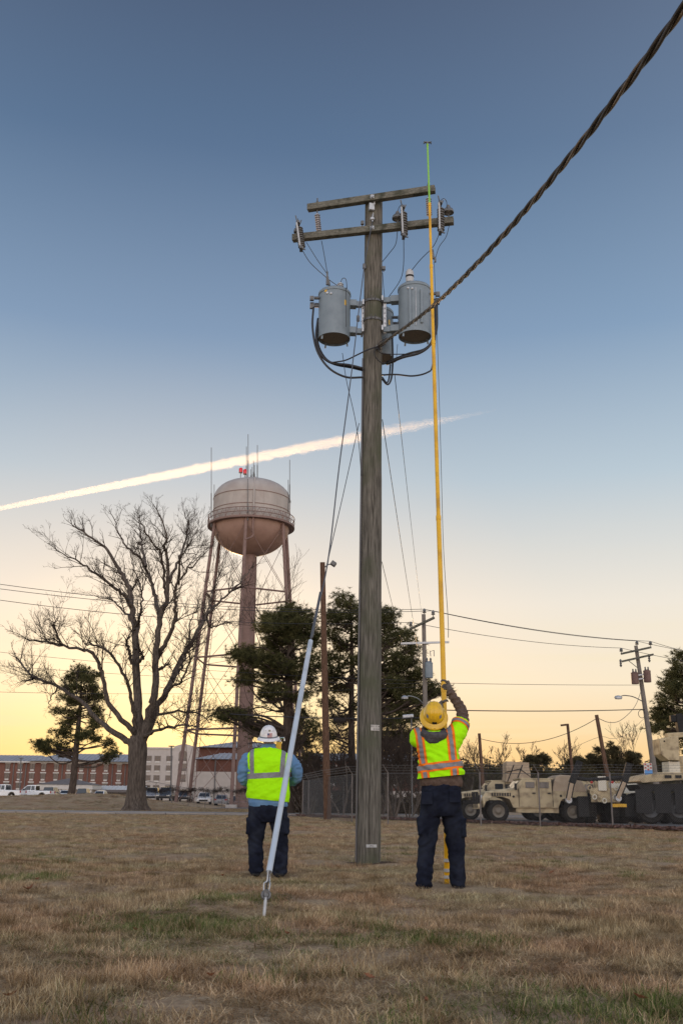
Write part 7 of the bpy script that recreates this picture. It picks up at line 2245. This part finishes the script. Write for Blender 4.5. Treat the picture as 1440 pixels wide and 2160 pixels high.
def grip_hand(c, ax, palm, r, m, parent, name='glove', cuff=None, flip=1):
    """Closed hand round a stick at c along ax; palm points from the stick to the back of the hand."""
    ax = ax.normalized(); palm = (palm - ax * palm.dot(ax)).normalized(); tan = ax.cross(palm) * flip
    mb = MB()
    def ring_(a, q, h): return c + (palm * math.cos(a) + tan * math.sin(a)) * (r + q) + ax * h
    for i, h in enumerate((-0.036, -0.012, 0.012, 0.036)):
        L = (2.5, 2.9, 3.0, 2.7)[i]
        pts = [ring_(-0.35 + L * t / 6, 0.016 if t else 0.022, h * (1 - 0.05 * t)) for t in range(7)]
        mb.tube(pts, [0.0125, 0.0122, 0.0118, 0.0112, 0.0105, 0.0098, 0.0085], 10)
        ball(mb, pts[0], 0.0135, 0.0135, 0.0135, 10); ball(mb, pts[-1], 0.0085, 0.0085, 0.0085, 8)
    pts = [ring_(-0.6, 0.022, 0.03), ring_(-1.1, 0.02, 0.052), ring_(-1.7, 0.016, 0.058), ring_(-2.3, 0.014, 0.052)]
    mb.tube(pts, [0.017, 0.0145, 0.0125, 0.010], 10); ball(mb, pts[-1], 0.010, 0.010, 0.010, 8)
    back = [ring_(-0.35, 0.026, h) for h in (-0.04, 0.0, 0.04)]
    wr = cuff if cuff is not None else ring_(-0.5, 0.09, -0.05)
    for b_ in back:
        mb.tube([b_, b_.lerp(wr, 0.5)], [0.017, 0.024], 10); ball(mb, b_, 0.017, 0.017, 0.017, 10)
    mb.tube([sum(back, Vector()) / 3, wr], [0.034, 0.034], 14); ball(mb, wr, 0.036, 0.036, 0.036, 12)
    me = fuse(mb, 0.0045, 3)
    wrinkle(me, lambda p, n: 0.0012 * mnoise.noise(p * 70))
    return me
def strip(src, planes, off, name, m, parent):
    """A band cut out of a garment by planes (point, normal kept side) and lifted off it."""
    bm = bmesh.new(); bm.from_mesh(src)
    for p, n in planes:
        bmesh.ops.bisect_plane(bm, geom=bm.verts[:] + bm.edges[:] + bm.faces[:], plane_co=p, plane_no=n, clear_inner=True)
    bm.normal_update()
    for v in bm.verts: v.co += v.normal * off
    me = bpy.data.meshes.new(name); bm.to_mesh(me); bm.free()
    return link_mesh(name, me, m, parent, smooth=60)
def rebase(me, o):
    me.transform(Matrix.Translation(-Vector(o))); me.update(); return me
def helmet(parent, c, tilt, yaw, scale, m, kind):
    """Hard hat: dome, brim, ridges; c is the centre of the rim in the parent's frame."""
    Mx = Matrix.Rotation(yaw, 3, 'Z') @ Matrix.Rotation(tilt, 3, 'X') @ Matrix.Diagonal((scale, scale, scale))
    rx, ry, h = 0.112, 0.134, 0.150
    prof = []
    for i in range(13):
        a = math.pi / 2 * i / 12
        prof.append((rx * (math.cos(a) ** 0.8 if i < 12 else 0.004), 0.012 + h * math.sin(a) ** 1.05))
    tb = MB(); tb.lathe([(rx * 0.97, 0.0)] + prof, c, 40, M=Mx, caps=False, sy=ry / rx)
    sh = tb.build('helmet', m, parent, smooth=60)
    tb = MB()
    dr = -0.016
    tb.lathe([(rx * 1.0, 0.02), (rx * 1.12, 0.008), (rx * 1.28, dr * 0.4), (rx * 1.335, dr), (rx * 1.325, dr - 0.005), (rx * 1.2, -0.008), (rx * 0.96, 0.002)], c, 44, M=Mx, caps=False, sy=(ry + 0.006) / rx)
    tb.build('brim', m, sh, smooth=60)
    ridges = ((0.0,) if kind == 'white' else (-0.036, 0.0, 0.036))
    for x in ridges:
        pts = []
        for i in range(17):
            t = -1.18 + 2.36 * i / 16
            k = math.sqrt(max(0.0, 1 - (x / rx) ** 2))
            pts.append(c + Mx @ Vector((x, ry * k * math.sin(t) ** 1 * 0.985, 0.012 + h * k * max(0.0, math.cos(t)) ** 0.86)))
        tb = MB(); tb.tube(pts, 0.007 * scale if kind != 'white' else 0.005, 8); tb.build('ridge', m, sh, smooth=60)
    def patch(x, ang, w, hh, mm, nm, out=0.003):
        """Small sticker lying on the back of the dome: x sideways, ang up from the rim."""
        tb = MB(); n = 4
        for i in range(n + 1):
            for j in range(n + 1):
                xx = x + (i / n - 0.5) * w; aa = ang + (j / n - 0.5) * hh / h
                k = math.sqrt(max(0.0, 1 - (xx / rx) ** 2))
                f = math.cos(aa) ** 0.8
                yy = -ry * math.sqrt(max(0.0, f * f - (xx / rx) ** 2))
                p = Vector((xx, yy, 0.012 + h * math.sin(aa) ** 1.05)); nn = Vector((xx / rx, yy / ry, math.sin(aa) * 0.8)).normalized()
                tb.v.append(tuple(c + Mx @ (p + nn * out)))
        for i in range(n):
            for j in range(n):
                q = i * (n + 1) + j; tb.face((q, q + n + 1, q + n + 2, q + 1))
        return tb.build(nm, mm, sh, smooth=60)
    return sh, patch, Mx
def eyes(parent, c, tilt):
    Mx = Matrix.Rotation(tilt, 3, 'X')
    for s in (-1, 1):
        tb = MB(); ball(tb, c + Mx @ Vector((s * 0.032, 0.088, 0.008)), 0.012, 0.012, 0.012, 10); tb.build('eye', M['lamp_lens'], parent, smooth=60)

# ---- worker in the white helmet, back to us
YA = 13.22
def A(x, y, d=0.0): return P(x, y, YA + d)
oA = Vector((A(566, 1848).x, YA, 0.0))
wA = thing('person', 'person in white helmet, lime vest and blue shirt standing with back to us', 'person', oA)
pa = lambda n: px(n, YA)
zA = lambda y: A(566, y).z
def tz_(y): return A(566, y).z
body = MB()
hc = A(566.5, 1556, 0.02)
head(body, hc, tilt=R(6))
body.tube([A(566, 1563), A(566, 1585)], [0.062, 0.07], 16)
torso = [(1692, 566, 40, 0.135), (1665, 566, 41, 0.14), (1640, 566, 42, 0.145), (1610, 566, 43, 0.14), (1594, 566, 41, 0.115), (1584, 566, 28, 0.085), (1577, 566, 13, 0.06)]
ell(body, [(A(x, y), pa(w), d) for y, x, w, d in torso])
armsA = {-1: [A(521, 1602), A(513, 1622, 0.0), A(514.5, 1646, 0.06), A(530, 1651, 0.26), A(546, 1645, 0.40)],
         1: [A(612, 1602), A(624, 1620, 0.0), A(626.5, 1641, 0.06), A(612, 1648, 0.26), A(594, 1640, 0.40)]}
for s in (-1, 1): limb_(body, armsA[s], [0.062, 0.055, 0.047, 0.042, 0.032])
legsA = {-1: [A(547, 1700), A(543, 1735, -0.01), A(539.5, 1778, 0.01), A(540, 1836, -0.02)], 1: [A(585, 1700), A(588, 1735, 0.01), A(591, 1778, 0.03), A(590.5, 1838, 0.0)]}
for s in (-1, 1): limb_(body, legsA[s], [0.10, 0.085, 0.06, 0.045])
for s in (-1, 1):
    e = legsA[s][-1]; body.tube([e, Vector((e.x, e.y - 0.02, 0.05)), Vector((e.x + s * 0.02, e.y + 0.14, 0.04))], [0.045, 0.045, 0.035], 12)
me = fuse(body, 0.012, 3); link_mesh('body', rebase(me, oA), M['skin'], wA, smooth=180)
# hair under the helmet
hr = MB(); ball(hr, hc + Vector((0, -0.012, 0.005)), 0.083, 0.096, 0.10); me = fuse(hr, 0.01, 2); wrinkle(me, lambda p, n: 0.004 * mnoise.noise(p * 60)); link_mesh('hair', rebase(me, oA), M['hair'], wA, smooth=180)
# shirt: sleeves, collar, tail
sh = MB()
ell(sh, [(A(x, y), pa(w), d) for y, x, w, d in ((1702, 565, 41, 0.150), (1690, 565, 42, 0.155), (1665, 566, 42.5, 0.152), (1640, 566, 43, 0.155), (1610, 566, 44.5, 0.15), (1594, 566, 42, 0.125), (1584, 566, 30, 0.095), (1577, 566, 17, 0.075))])
for s in (-1, 1): limb_(sh, armsA[s], [0.083, 0.079, 0.068, 0.060, 0.048])
sh.tube([A(566, 1583), A(566, 1569, 0.0)], [0.098, 0.086], 20)
me = fuse(sh, 0.011, 4)
wrinkle(me, lambda p, n: 0.010 * mnoise.fractal(Vector((p.x * 5, p.y * 5, p.z * 17)), 1, 2, 3) + 0.004 * math.sin(p.z * 95 + 8 * mnoise.noise(p * 7)) * (1.0 if abs(p.x - oA.x) > 0.27 else 0.2))
link_mesh('shirt', rebase(me, oA), M['blue_shirt'], wA, smooth=180)
# vest
vt = MB()
ell(vt, [(A(x, y), pa(w), d) for y, x, w, d in ((1692, 565.5, 43.5, 0.172), (1680, 565.5, 44.5, 0.176), (1660, 565.5, 46, 0.172), (1640, 566, 46.5, 0.172), (1618, 566, 47.5, 0.166), (1604, 566, 48.5, 0.158), (1595, 566, 47, 0.140), (1588, 566, 42, 0.12), (1582, 566, 32, 0.10), (1578, 566, 21, 0.088))])
vme = fuse(vt, 0.011, 3)
def vfold(p, n):
    q = Vector(((p.x - oA.x) * 3.2 + p.z * 1.6, p.y * 2, p.z * 5.5 - (p.x - oA.x) * 2.2))
    return 0.022 * mnoise.fractal(q, 1, 2, 4) + 0.005 * mnoise.noise(p * 22)
wrinkle(vme, vfold)
# uneven lower hem, higher on the left
bm = bmesh.new(); bm.from_mesh(vme)
hl, hrr = A(521, 1683), A(609, 1692)
nh = Vector((-(hrr.z - hl.z), 0, hrr.x - hl.x)).normalized()
bmesh.ops.bisect_plane(bm, geom=bm.verts[:] + bm.edges[:] + bm.faces[:], plane_co=hl, plane_no=nh, clear_inner=True)
bm.to_mesh(vme); bm.free()
rebase(vme, oA)
vo = link_mesh('vest', vme, M['vest'], wA, smooth=180)
def la(x, y): return A(x, y) - oA
UX, UZ = Vector((1, 0, 0)), Vector((0, 0, 1))
hb0, hb1 = la(530, 1643.5), la(600, 1640)
tl = Vector((-(hb1.z - hb0.z), 0, hb1.x - hb0.x)).normalized()
strip(vme, [(hb0, tl), (hb0 + tl * 0.066, -tl)], 0.004, 'reflective_band', M['tape'], vo)
for x0, x1, sl in ((529, 537.5, 0.06), (592.5, 602, -0.05)):
    n1 = Vector((1, 0, sl)).normalized()
    strip(vme, [(la(x0, 1612), n1), (la(x1, 1612), -n1), (hb0 + tl * 0.064, tl)], 0.0045, 'reflective_strap', M['tape'], vo)
# trousers
tr = MB()
ell(tr, [(A(565, y), pa(w), d) for y, w, d in ((1734, 38, 0.125), (1722, 41, 0.15), (1708, 41, 0.155), (1694, 40, 0.145), (1686, 39, 0.14))])
for s in (-1, 1): limb_(tr, [legsA[s][0], legsA[s][1], legsA[s][2], legsA[s][3] + Vector((0, 0, 0.02))], [0.125, 0.118, 0.097, 0.094])
for s, x in ((-1, 524), (1, 606)):
    tr.box(A(x, 1742, 0.0), (0.045, 0.15, 0.19))
me = fuse(tr, 0.011, 4)
def tfold(p, n):
    q = Vector((p.x * 5, p.y * 5, p.z * 8 + p.x * 6)); k = 0.006 * mnoise.fractal(q, 1, 2, 3) + 0.011 * (0.35 - abs(mnoise.noise(q * 1.7)) * 1.6)
    k += 0.010 * math.sin(p.z * 62 + 9 * mnoise.noise(p * 4.5)) * max(0.0, 1 - p.z / 0.33) + 0.006 * math.sin(p.z * 46 + p.x * 30 + 7 * mnoise.noise(p * 5)) * math.exp(-((p.z - 0.46) / 0.12) ** 2)
    return k
wrinkle(me, tfold); link_mesh('trousers', rebase(me, oA), M['navy'], wA, smooth=180)
for s in (-1, 1):
    e = legsA[s][-1]; bt = MB()
    bt.tube([Vector((e.x, e.y - 0.01, 0.16)), Vector((e.x, e.y - 0.02, 0.06))], [0.055, 0.056], 14); bt.tube([Vector((e.x, e.y - 0.05, 0.048)), Vector((e.x + s * 0.015, e.y + 0.08, 0.052)), Vector((e.x + s * 0.03, e.y + 0.19, 0.042))], [0.05, 0.056, 0.044], 14)
    me = fuse(bt, 0.01, 3); bo = link_mesh('boot', rebase(me, oA), M['boot_black'], wA, smooth=180)
    so = MB(); so.box((e.x + s * 0.01, e.y + 0.06, 0.016), (0.105, 0.29, 0.03), rz=-s * 0.1); so.build('sole', M['black'], bo, world=True, bevel=0.012)
hA, patch, HM = helmet(wA, A(566.3, 1556.5, 0.0) - oA, R(13), R(0), 1.0, M['hat_white'], 'white')
cH = A(566.3, 1556.5, 0.0) - oA
tb = MB(); tb.lathe([(0.1185, 0.012), (0.1195, 0.014), (0.1195, 0.027), (0.117, 0.03)], cH, 40, M=HM, caps=False, sy=0.14 / 0.114); tb.build('strap', mat('strap_grey', (0.15, 0.19, 0.22), 0.7), hA, smooth=60)
fm = patch(0.024, 0.30, 0.058, 0.052, mat('flag_red', (0.45, 0.09, 0.10), 0.5), 'flag_sticker')
for k in range(3):
    patch(0.024, 0.30 + (k - 1) * 0.1, 0.058, 0.007, M['white_paint'], 'flag_stripe', 0.0042)
patch(0.007, 0.385, 0.024, 0.026, mat('flag_blue', (0.06, 0.07, 0.16), 0.5), 'flag_canton', 0.0048)
patch(0.02, 0.72, 0.024, 0.026, mat('sticker_olive', (0.25, 0.22, 0.14), 0.5), 'diamond_sticker')
patch(-0.028, 0.70, 0.016, 0.006, M['car_grey'], 'scuff'); patch(0.06, 0.66, 0.018, 0.006, M['car_grey'], 'scuff')
eyes(wA, hc - oA, R(6))
# what he holds: a yellow stick with a clamp head, seen over his shoulder
ya = A(588, 1566, 0.46); yb_ = A(584, 1652, 0.40)
ys_ = thing('clamp_stick', 'short yellow clamp stick held up in front of the worker in the white helmet', 'clamp stick', yb_)
tb = MB(); tb.tube([yb_ - Vector((0, 0, 0.1)), ya], 0.036, 16); tb.build('pole', M['stick_yellow'], ys_, world=True, smooth=60)
tb = MB(); tb.box(ya + Vector((0, 0, 0.02)), (0.06, 0.05, 0.03)); tb.tube([ya + Vector((-0.01, 0, 0.02)), ya + Vector((-0.02, 0, 0.055)), ya + Vector((0.07, 0, 0.06)), ya + Vector((0.075, 0, 0.02))], 0.011, 8); tb.tube([ya + Vector((0.0, 0, 0.02)), ya + Vector((0.0, 0, 0.075))], 0.009, 8); tb.build('clamp_head', M['chrome'], ys_, world=True)
for s, h_ in ((-1, 0.05), (1, -0.09)):
    q = yb_.lerp(ya, 0.35) + Vector((0, 0, h_ - 0.12))
    me = grip_hand(q, ya - yb_, Vector((s, -0.6, 0)), 0.034, 'glove', wA, cuff=armsA[s][-1], flip=-s)
    link_mesh('glove', rebase(me, oA), M['glove'], wA, smooth=180)

# ---- worker in the yellow helmet, reaching up the stick
YB = 11.32
def B(x, y, d=0.0): return P(x, y, YB + d)
oB_ = Vector((B(928, 1876).x, YB, 0.0))
wB = thing('person', 'person in yellow helmet and orange trimmed lime vest reaching up the stick', 'person', oB_)
pb_ = lambda n: px(n, YB)
hand_r, hand_l = st_(937.3, 1447), st_(936, 1489)
sdir = (st_(935, 1440) - st_(939, 1600)).normalized()
wr_r = P(950, 1463, hand_r.y - 0.06); wr_l = hand_l + Vector((-0.10, -0.06, -0.03))
armR = [B(951, 1552, 0.02), B(966, 1537, 0.05), B(975.5, 1515, 0.12), B(969, 1490, 0.20), wr_r]
armL = [B(886, 1553, 0.02), B(880, 1556, 0.16), B(890, 1553, 0.34), B(912, 1520, 0.42), wr_l]
body = MB()
hcB = B(913.5, 1517, 0.05)
head(body, hcB, tilt=R(42))
body.tube([B(913, 1530, 0.03), B(915, 1556)], [0.062, 0.075], 16)
ell(body, [(B(x, y), pb_(w), d) for y, x, w, d in ((1660, 930, 39, 0.125), (1630, 928, 38, 0.13), (1600, 925, 38.5, 0.14), (1575, 920, 39, 0.135), (1560, 917, 37, 0.115), (1550, 915, 28, 0.09), (1543, 914, 15, 0.07))])
limb_(body, armR, [0.066, 0.058, 0.05, 0.043, 0.033]); limb_(body, armL, [0.066, 0.058, 0.05, 0.043, 0.033])
legsB = {-1: [B(911, 1668), B(905.5, 1732, 0.0), B(898.5, 1796, 0.02), B(893.5, 1862, -0.02)], 1: [B(948, 1668), B(955, 1732, 0.02), B(962, 1796, 0.04), B(965, 1860, 0.02)]}
for s in (-1, 1): limb_(body, legsB[s], [0.10, 0.088, 0.062, 0.047])
for s in (-1, 1):
    e = legsB[s][-1]; body.tube([e, Vector((e.x, e.y - 0.02, 0.05)), Vector((e.x + s * 0.03, e.y + 0.14, 0.04))], [0.047, 0.045, 0.035], 12)
me = fuse(body, 0.012, 3); link_mesh('body', rebase(me, oB_), M['skin'], wB, smooth=180)
hr = MB(); ball(hr, hcB + Vector((0, -0.02, 0.0)), 0.083, 0.09, 0.10); me = fuse(hr, 0.01, 2); link_mesh('hair', rebase(me, oB_), M['hair'], wB, smooth=180)
eyes(wB, hcB - oB_, R(42))
# sweater: body, long sleeves
sw = MB()
ell(sw, [(B(x, y), pb_(w), d) for y, x, w, d in ((1659, 930, 44, 0.150), (1650, 930, 46, 0.16), (1630, 928, 43, 0.15), (1600, 925, 41, 0.152), (1575, 920, 41.5, 0.148), (1560, 917, 39, 0.125), (1550, 915, 30, 0.10))])
limb_(sw, armR, [0.085, 0.078, 0.07, 0.06, 0.047]); limb_(sw, armL, [0.070, 0.072, 0.07, 0.06, 0.047])
sw.lathe([(0.035, -0.012), (0.052, -0.012), (0.052, 0.014), (0.035, 0.014)], wr_r, 18, M=(armR[-1] - armR[-2]).to_track_quat('Z', 'Y').to_matrix())
me = fuse(sw, 0.010, 3)
def swf(p, n):
    d = (p - armR[2]).length
    k = 0.006 * mnoise.fractal(p * 9, 1, 2, 4)
    if p.z > B(0, 1560).z:
        t = (p - armR[2]).dot((armR[3] - armR[2]).normalized())
        k += 0.006 * math.sin(t * 110 + 6 * mnoise.noise(p * 9))
    return k
wrinkle(me, swf); link_mesh('sweater', rebase(me, oB_), M['sweater'], wB, smooth=180)
# hood lying round the neck
hd = MB()
ringp = [B(914, 1552, -0.02) + Vector((0.118 * math.cos(a), 0.115 * math.sin(a) - 0.015, 0.035 + 0.05 * math.sin(a))) for a in [i * 2 * math.pi / 24 for i in range(25)]]
hd.tube(ringp, [0.036 + 0.016 * max(0, -math.sin(i * 2 * math.pi / 24)) for i in range(25)], 12)
hd.tube(spline([B(895, 1545, -0.09), B(903, 1556, -0.125), B(914, 1559, -0.14), B(926, 1554, -0.125), B(934, 1543, -0.09)], 5), [0.03 + 0.022 * math.sin(math.pi * i / 20) for i in range(21)], 12)
me = fuse(hd, 0.009, 3); wrinkle(me, lambda p, n: 0.010 * mnoise.fractal(Vector((p.x * 13, p.y * 13, p.z * 22)), 1, 2, 3)); link_mesh('hood', rebase(me, oB_), M['hood_grey'], wB, smooth=180)
# vest
vt = MB()
ell(vt, [(B(x, y), pb_(w), d) for y, x, w, d in ((1650, 927, 50, 0.19), (1638, 928, 50, 0.19), (1625, 928, 48.5, 0.184), (1605, 925.5, 45, 0.174), (1585, 921.5, 44, 0.168), (1568, 917.5, 43, 0.158), (1556, 915, 40, 0.135), (1547, 914.5, 33, 0.11), (1542, 914, 22, 0.09))])
vt.tube([B(945, 1572, 0.0), B(957, 1556, 0.0), B(966, 1543, 0.03), armR[1].lerp(armR[2], 0.62)], [0.12, 0.118, 0.106, 0.100], 22)
vt.tube([B(896, 1570, 0.0), B(886, 1556, 0.02), B(881, 1556, 0.10), B(880, 1556, 0.20)], [0.10, 0.108, 0.106, 0.104], 20)
vme = fuse(vt, 0.010, 3)
def vfold2(p, n):
    q = Vector(((p.x - oB_.x) * 2.0, p.y * 2, p.z * 9 + (p.x - oB_.x) * 3))
    k = 0.019 * mnoise.fractal(q, 1, 2, 4) + 0.005 * mnoise.noise(p * 20)
    k += 0.010 * math.sin((p.z + 0.35 * (p.x - oB_.x)) * 78 + 6 * mnoise.noise(p * 4)) * math.exp(-((p.z - B(0, 1600).z) / 0.12) ** 2)
    return k
wrinkle(vme, vfold2)
bm = bmesh.new(); bm.from_mesh(vme)
h0, h1 = B(882, 1643), B(978, 1634)
nh = Vector((-(h1.z - h0.z), 0, h1.x - h0.x)).normalized()
geom = lambda: bm.verts[:] + bm.edges[:] + bm.faces[:]
bmesh.ops.bisect_plane(bm, geom=geom(), plane_co=h0, plane_no=nh, clear_inner=True)
sd1 = (armR[2] - armR[1]).normalized()
bm.to_mesh(vme); bm.free()
rebase(vme, oB_)
vo = link_mesh('vest', vme, M['vest'], wB, smooth=180)
def lb(x, y, d=0.0): return B(x, y, d) - oB_
b0, b1 = lb(882, 1631.5), lb(975, 1620)
tl = Vector((-(b1.z - b0.z), 0, b1.x - b0.x)).normalized()
body_side = (lb(967, 1556), Vector((-1, 0, -0.35)).normalized())
strip(vme, [(b0, tl), (b0 + tl * 0.094, -tl)], 0.004, 'orange_band', M['vest_orange'], vo)
strip(vme, [(b0 + tl * 0.022, tl), (b0 + tl * 0.072, -tl)], 0.0075, 'reflective_band', M['tape'], vo)
for x0, x1, yref, sl in ((880, 896.5, 1590, 0.13), (941.5, 960, 1590, 0.075)):
    n1 = Vector((1, 0, sl)).normalized()
    wdt = (lb(x1, yref) - lb(x0, yref)).dot(n1)
    for lo_, hi_, off, nm, mm in ((0.0, wdt, 0.0035, 'orange_strap', 'vest_orange'), (wdt * 0.27, wdt * 0.73, 0.007, 'reflective_strap', 'tape')):
        pl = [(lb(x0, yref) + n1 * lo_, n1), (lb(x0, yref) + n1 * hi_, -n1)]
        strip(vme, pl + [(b0 + tl * 0.092, tl)], off, nm, M[mm], vo)
        strip(vme, pl + [(b0 + tl * 0.001, -tl)], off, nm, M[mm], vo)
c_ = armR[1].lerp(armR[2], 0.10) - oB_
far_ = (lb(955, 1560), Vector((1, 0, 0.2)).normalized())
strip(vme, [(c_, sd1), (c_ + sd1 * 0.062, -sd1), far_], 0.0035, 'orange_cuff', M['vest_orange'], vo)
strip(vme, [(c_ + sd1 * 0.016, sd1), (c_ + sd1 * 0.046, -sd1), far_], 0.007, 'reflective_cuff', M['tape'], vo)
# trousers
tr = MB()
ell(tr, [(B(930, y), pb_(w), d) for y, w, d in ((1722, 41, 0.13), (1705, 43, 0.155), (1685, 43, 0.165), (1665, 42, 0.155), (1652, 41, 0.15))])
for s in (-1, 1): limb_(tr, [legsB[s][0], legsB[s][1], legsB[s][2], legsB[s][3] + Vector((0, 0, 0.0))], [0.118, 0.114, 0.092, 0.088])
for x, y in ((885, 1742), (977, 1746)):
    tr.box(B(x, y, 0.0), (0.05, 0.15, 0.19))
me = fuse(tr, 0.010, 4)
def tfold2(p, n):
    q = Vector((p.x * 5, p.y * 5, p.z * 8 - p.x * 6 + 5)); k = 0.006 * mnoise.fractal(q, 1, 2, 3) + 0.011 * (0.35 - abs(mnoise.noise(q * 1.7)) * 1.6)
    k += 0.008 * math.sin(p.z * 58 + 9 * mnoise.noise(p * 4.2)) * max(0.0, 1 - p.z / 0.36) + 0.008 * math.sin(p.z * 44 - p.x * 26 + 7 * mnoise.noise(p * 5)) * math.exp(-((p.z - 0.55) / 0.16) ** 2)
    return k
wrinkle(me, tfold2); to = link_mesh('trousers', rebase(me, oB_), M['navy'], wB, smooth=180)
for x, y in ((900, 1684), (958, 1680)):
    tb = MB(); q = B(x, y, -0.165); tb.box(q, (0.12, 0.02, 0.13)); tb.build('back_pocket', M['navy'], to, world=True, bevel=0.008)
for s in (-1, 1):
    e = legsB[s][-1]; bt = MB()
    bt.tube([Vector((e.x, e.y - 0.01, 0.16)), Vector((e.x, e.y - 0.02, 0.06))], [0.058, 0.058], 14); bt.tube([Vector((e.x - 0.01, e.y - 0.055, 0.05)), Vector((e.x + s * 0.02, e.y + 0.08, 0.055)), Vector((e.x + s * 0.05, e.y + 0.2, 0.044))], [0.052, 0.058, 0.046], 14)
    me = fuse(bt, 0.01, 3); bo = link_mesh('boot', rebase(me, oB_), M['boot_tan' if s < 0 else 'boot_black'], wB, smooth=180)
    so = MB(); so.box((e.x + s * 0.015, e.y + 0.06, 0.016), (0.11, 0.3, 0.03), rz=-s * 0.15); so.build('sole', M['black'], bo, world=True, bevel=0.012)
cH = lb(914.5, 1510.5, 0.0)
hB2, patch, HM = helmet(wB, cH, R(50), R(-3), 1.06, M['hat_yellow'], 'yellow')
patch(0.0, 0.16, 0.046, 0.03, M['black'], 'ratchet_knob', 0.006)
for x in (-0.07, 0.062):
    patch(x, 0.52, 0.020, 0.034, mat('sticker_blue', (0.16, 0.18, 0.22), 0.35), 'round_sticker')
tb = MB(); q = cH + HM @ Vector((0.002, -0.165, -0.004)); tb.box(q, (0.022, 0.022, 0.006), M=Matrix.Rotation(R(58), 3, 'X')); tb.build('brim_sticker', M['black'], hB2)
me = grip_hand(hand_r, sdir, Vector((1.0, -0.55, 0)), 0.031, 'glove', wB, cuff=wr_r, flip=1)
link_mesh('glove', rebase(me, oB_), M['glove'], wB, smooth=180)
me = grip_hand(hand_l, sdir, Vector((-0.8, -0.6, 0)), 0.031, 'glove', wB, cuff=wr_l, flip=-1)
link_mesh('glove', rebase(me, oB_), M['glove'], wB, smooth=180)

# ------------------------------------------------------------------ fallen leaves
M['dead_leaf'] = mat('dead_leaf', (0.17, 0.07, 0.035), 0.9, c2=(0.26, 0.12, 0.06), scale=14)
def leaf(label, x, y, s, rz, curl):
    c = G(x, y); c.z = hz(c.x, c.y) + 0.045
    tb = MB()
    n = 6
    out = [(-1, 0.04), (-0.75, 0.34), (-0.45, 0.28), (-0.2, 0.55), (0.15, 0.36), (0.45, 0.46), (0.7, 0.18), (1.05, 0.0)]
    for side in (1, -1):
        b = len(tb.v)
        for (u, w) in out:
            tb.v.append((u * s, 0, curl * s * u * u)); tb.v.append((u * s, side * w * s, curl * s * u * u + abs(w) * s * 0.7))
        for i in range(len(out) - 1):
            tb.face((b + 2 * i, b + 2 * i + 2, b + 2 * i + 3, b + 2 * i + 1))
    o = tb.build('fallen_leaf', M['dead_leaf']); o.location = c; o.rotation_euler = (random.uniform(-0.4, 0.4), random.uniform(-0.4, 0.4), rz)
    return tag(o, label, 'leaf', 'dead leaves lying on the lawn')
for lab, x, y, s, rz, cu in (('large curled brown leaf at the left edge near the bottom', 22, 2116, 0.055, 0.2, 0.5), ('brown leaf standing on edge left of centre lawn', 62, 1886, 0.09, 0.4, 0.9), ('small brown leaf above the upright one at left', 78, 1868, 0.06, 1.2, 0.5),
                             ('brown leaf left of the anchor near the white helmeted worker', 470, 1856, 0.06, 2.0, 0.8), ('dark leaf in the lower left foreground grass', 446, 2080, 0.05, 0.8, 0.6), ('dark leaf in the foreground right of centre', 778, 2086, 0.05, 2.6, 0.4),
                             ('brown leaf on the green patch in the lower right corner', 1352, 2134, 0.06, 0.1, 0.3), ('tiny reddish leaf in the middle foreground', 975, 2066, 0.03, 1.0, 0.5), ('small leaf below the green patch at left', 285, 1970, 0.04, 0.5, 0.5),
                             ('brown leaf right of the anchor in front', 605, 1983, 0.05, 2.2, 0.6), ('reddish leaf far right of the yellow helmeted worker', 1163, 1848, 0.07, 0.3, 0.3), ('small leaf at the bottom near the centre', 898, 2130, 0.035, 1.5, 0.6)):
    leaf(lab, x, y, s * 0.62, rz, cu)
print('triangles', sum(len(o.data.loop_triangles) or sum(len(p.vertices) - 2 for p in o.data.polygons) for o in scene.objects if o.type == 'MESH'), 'objects', len(scene.objects))
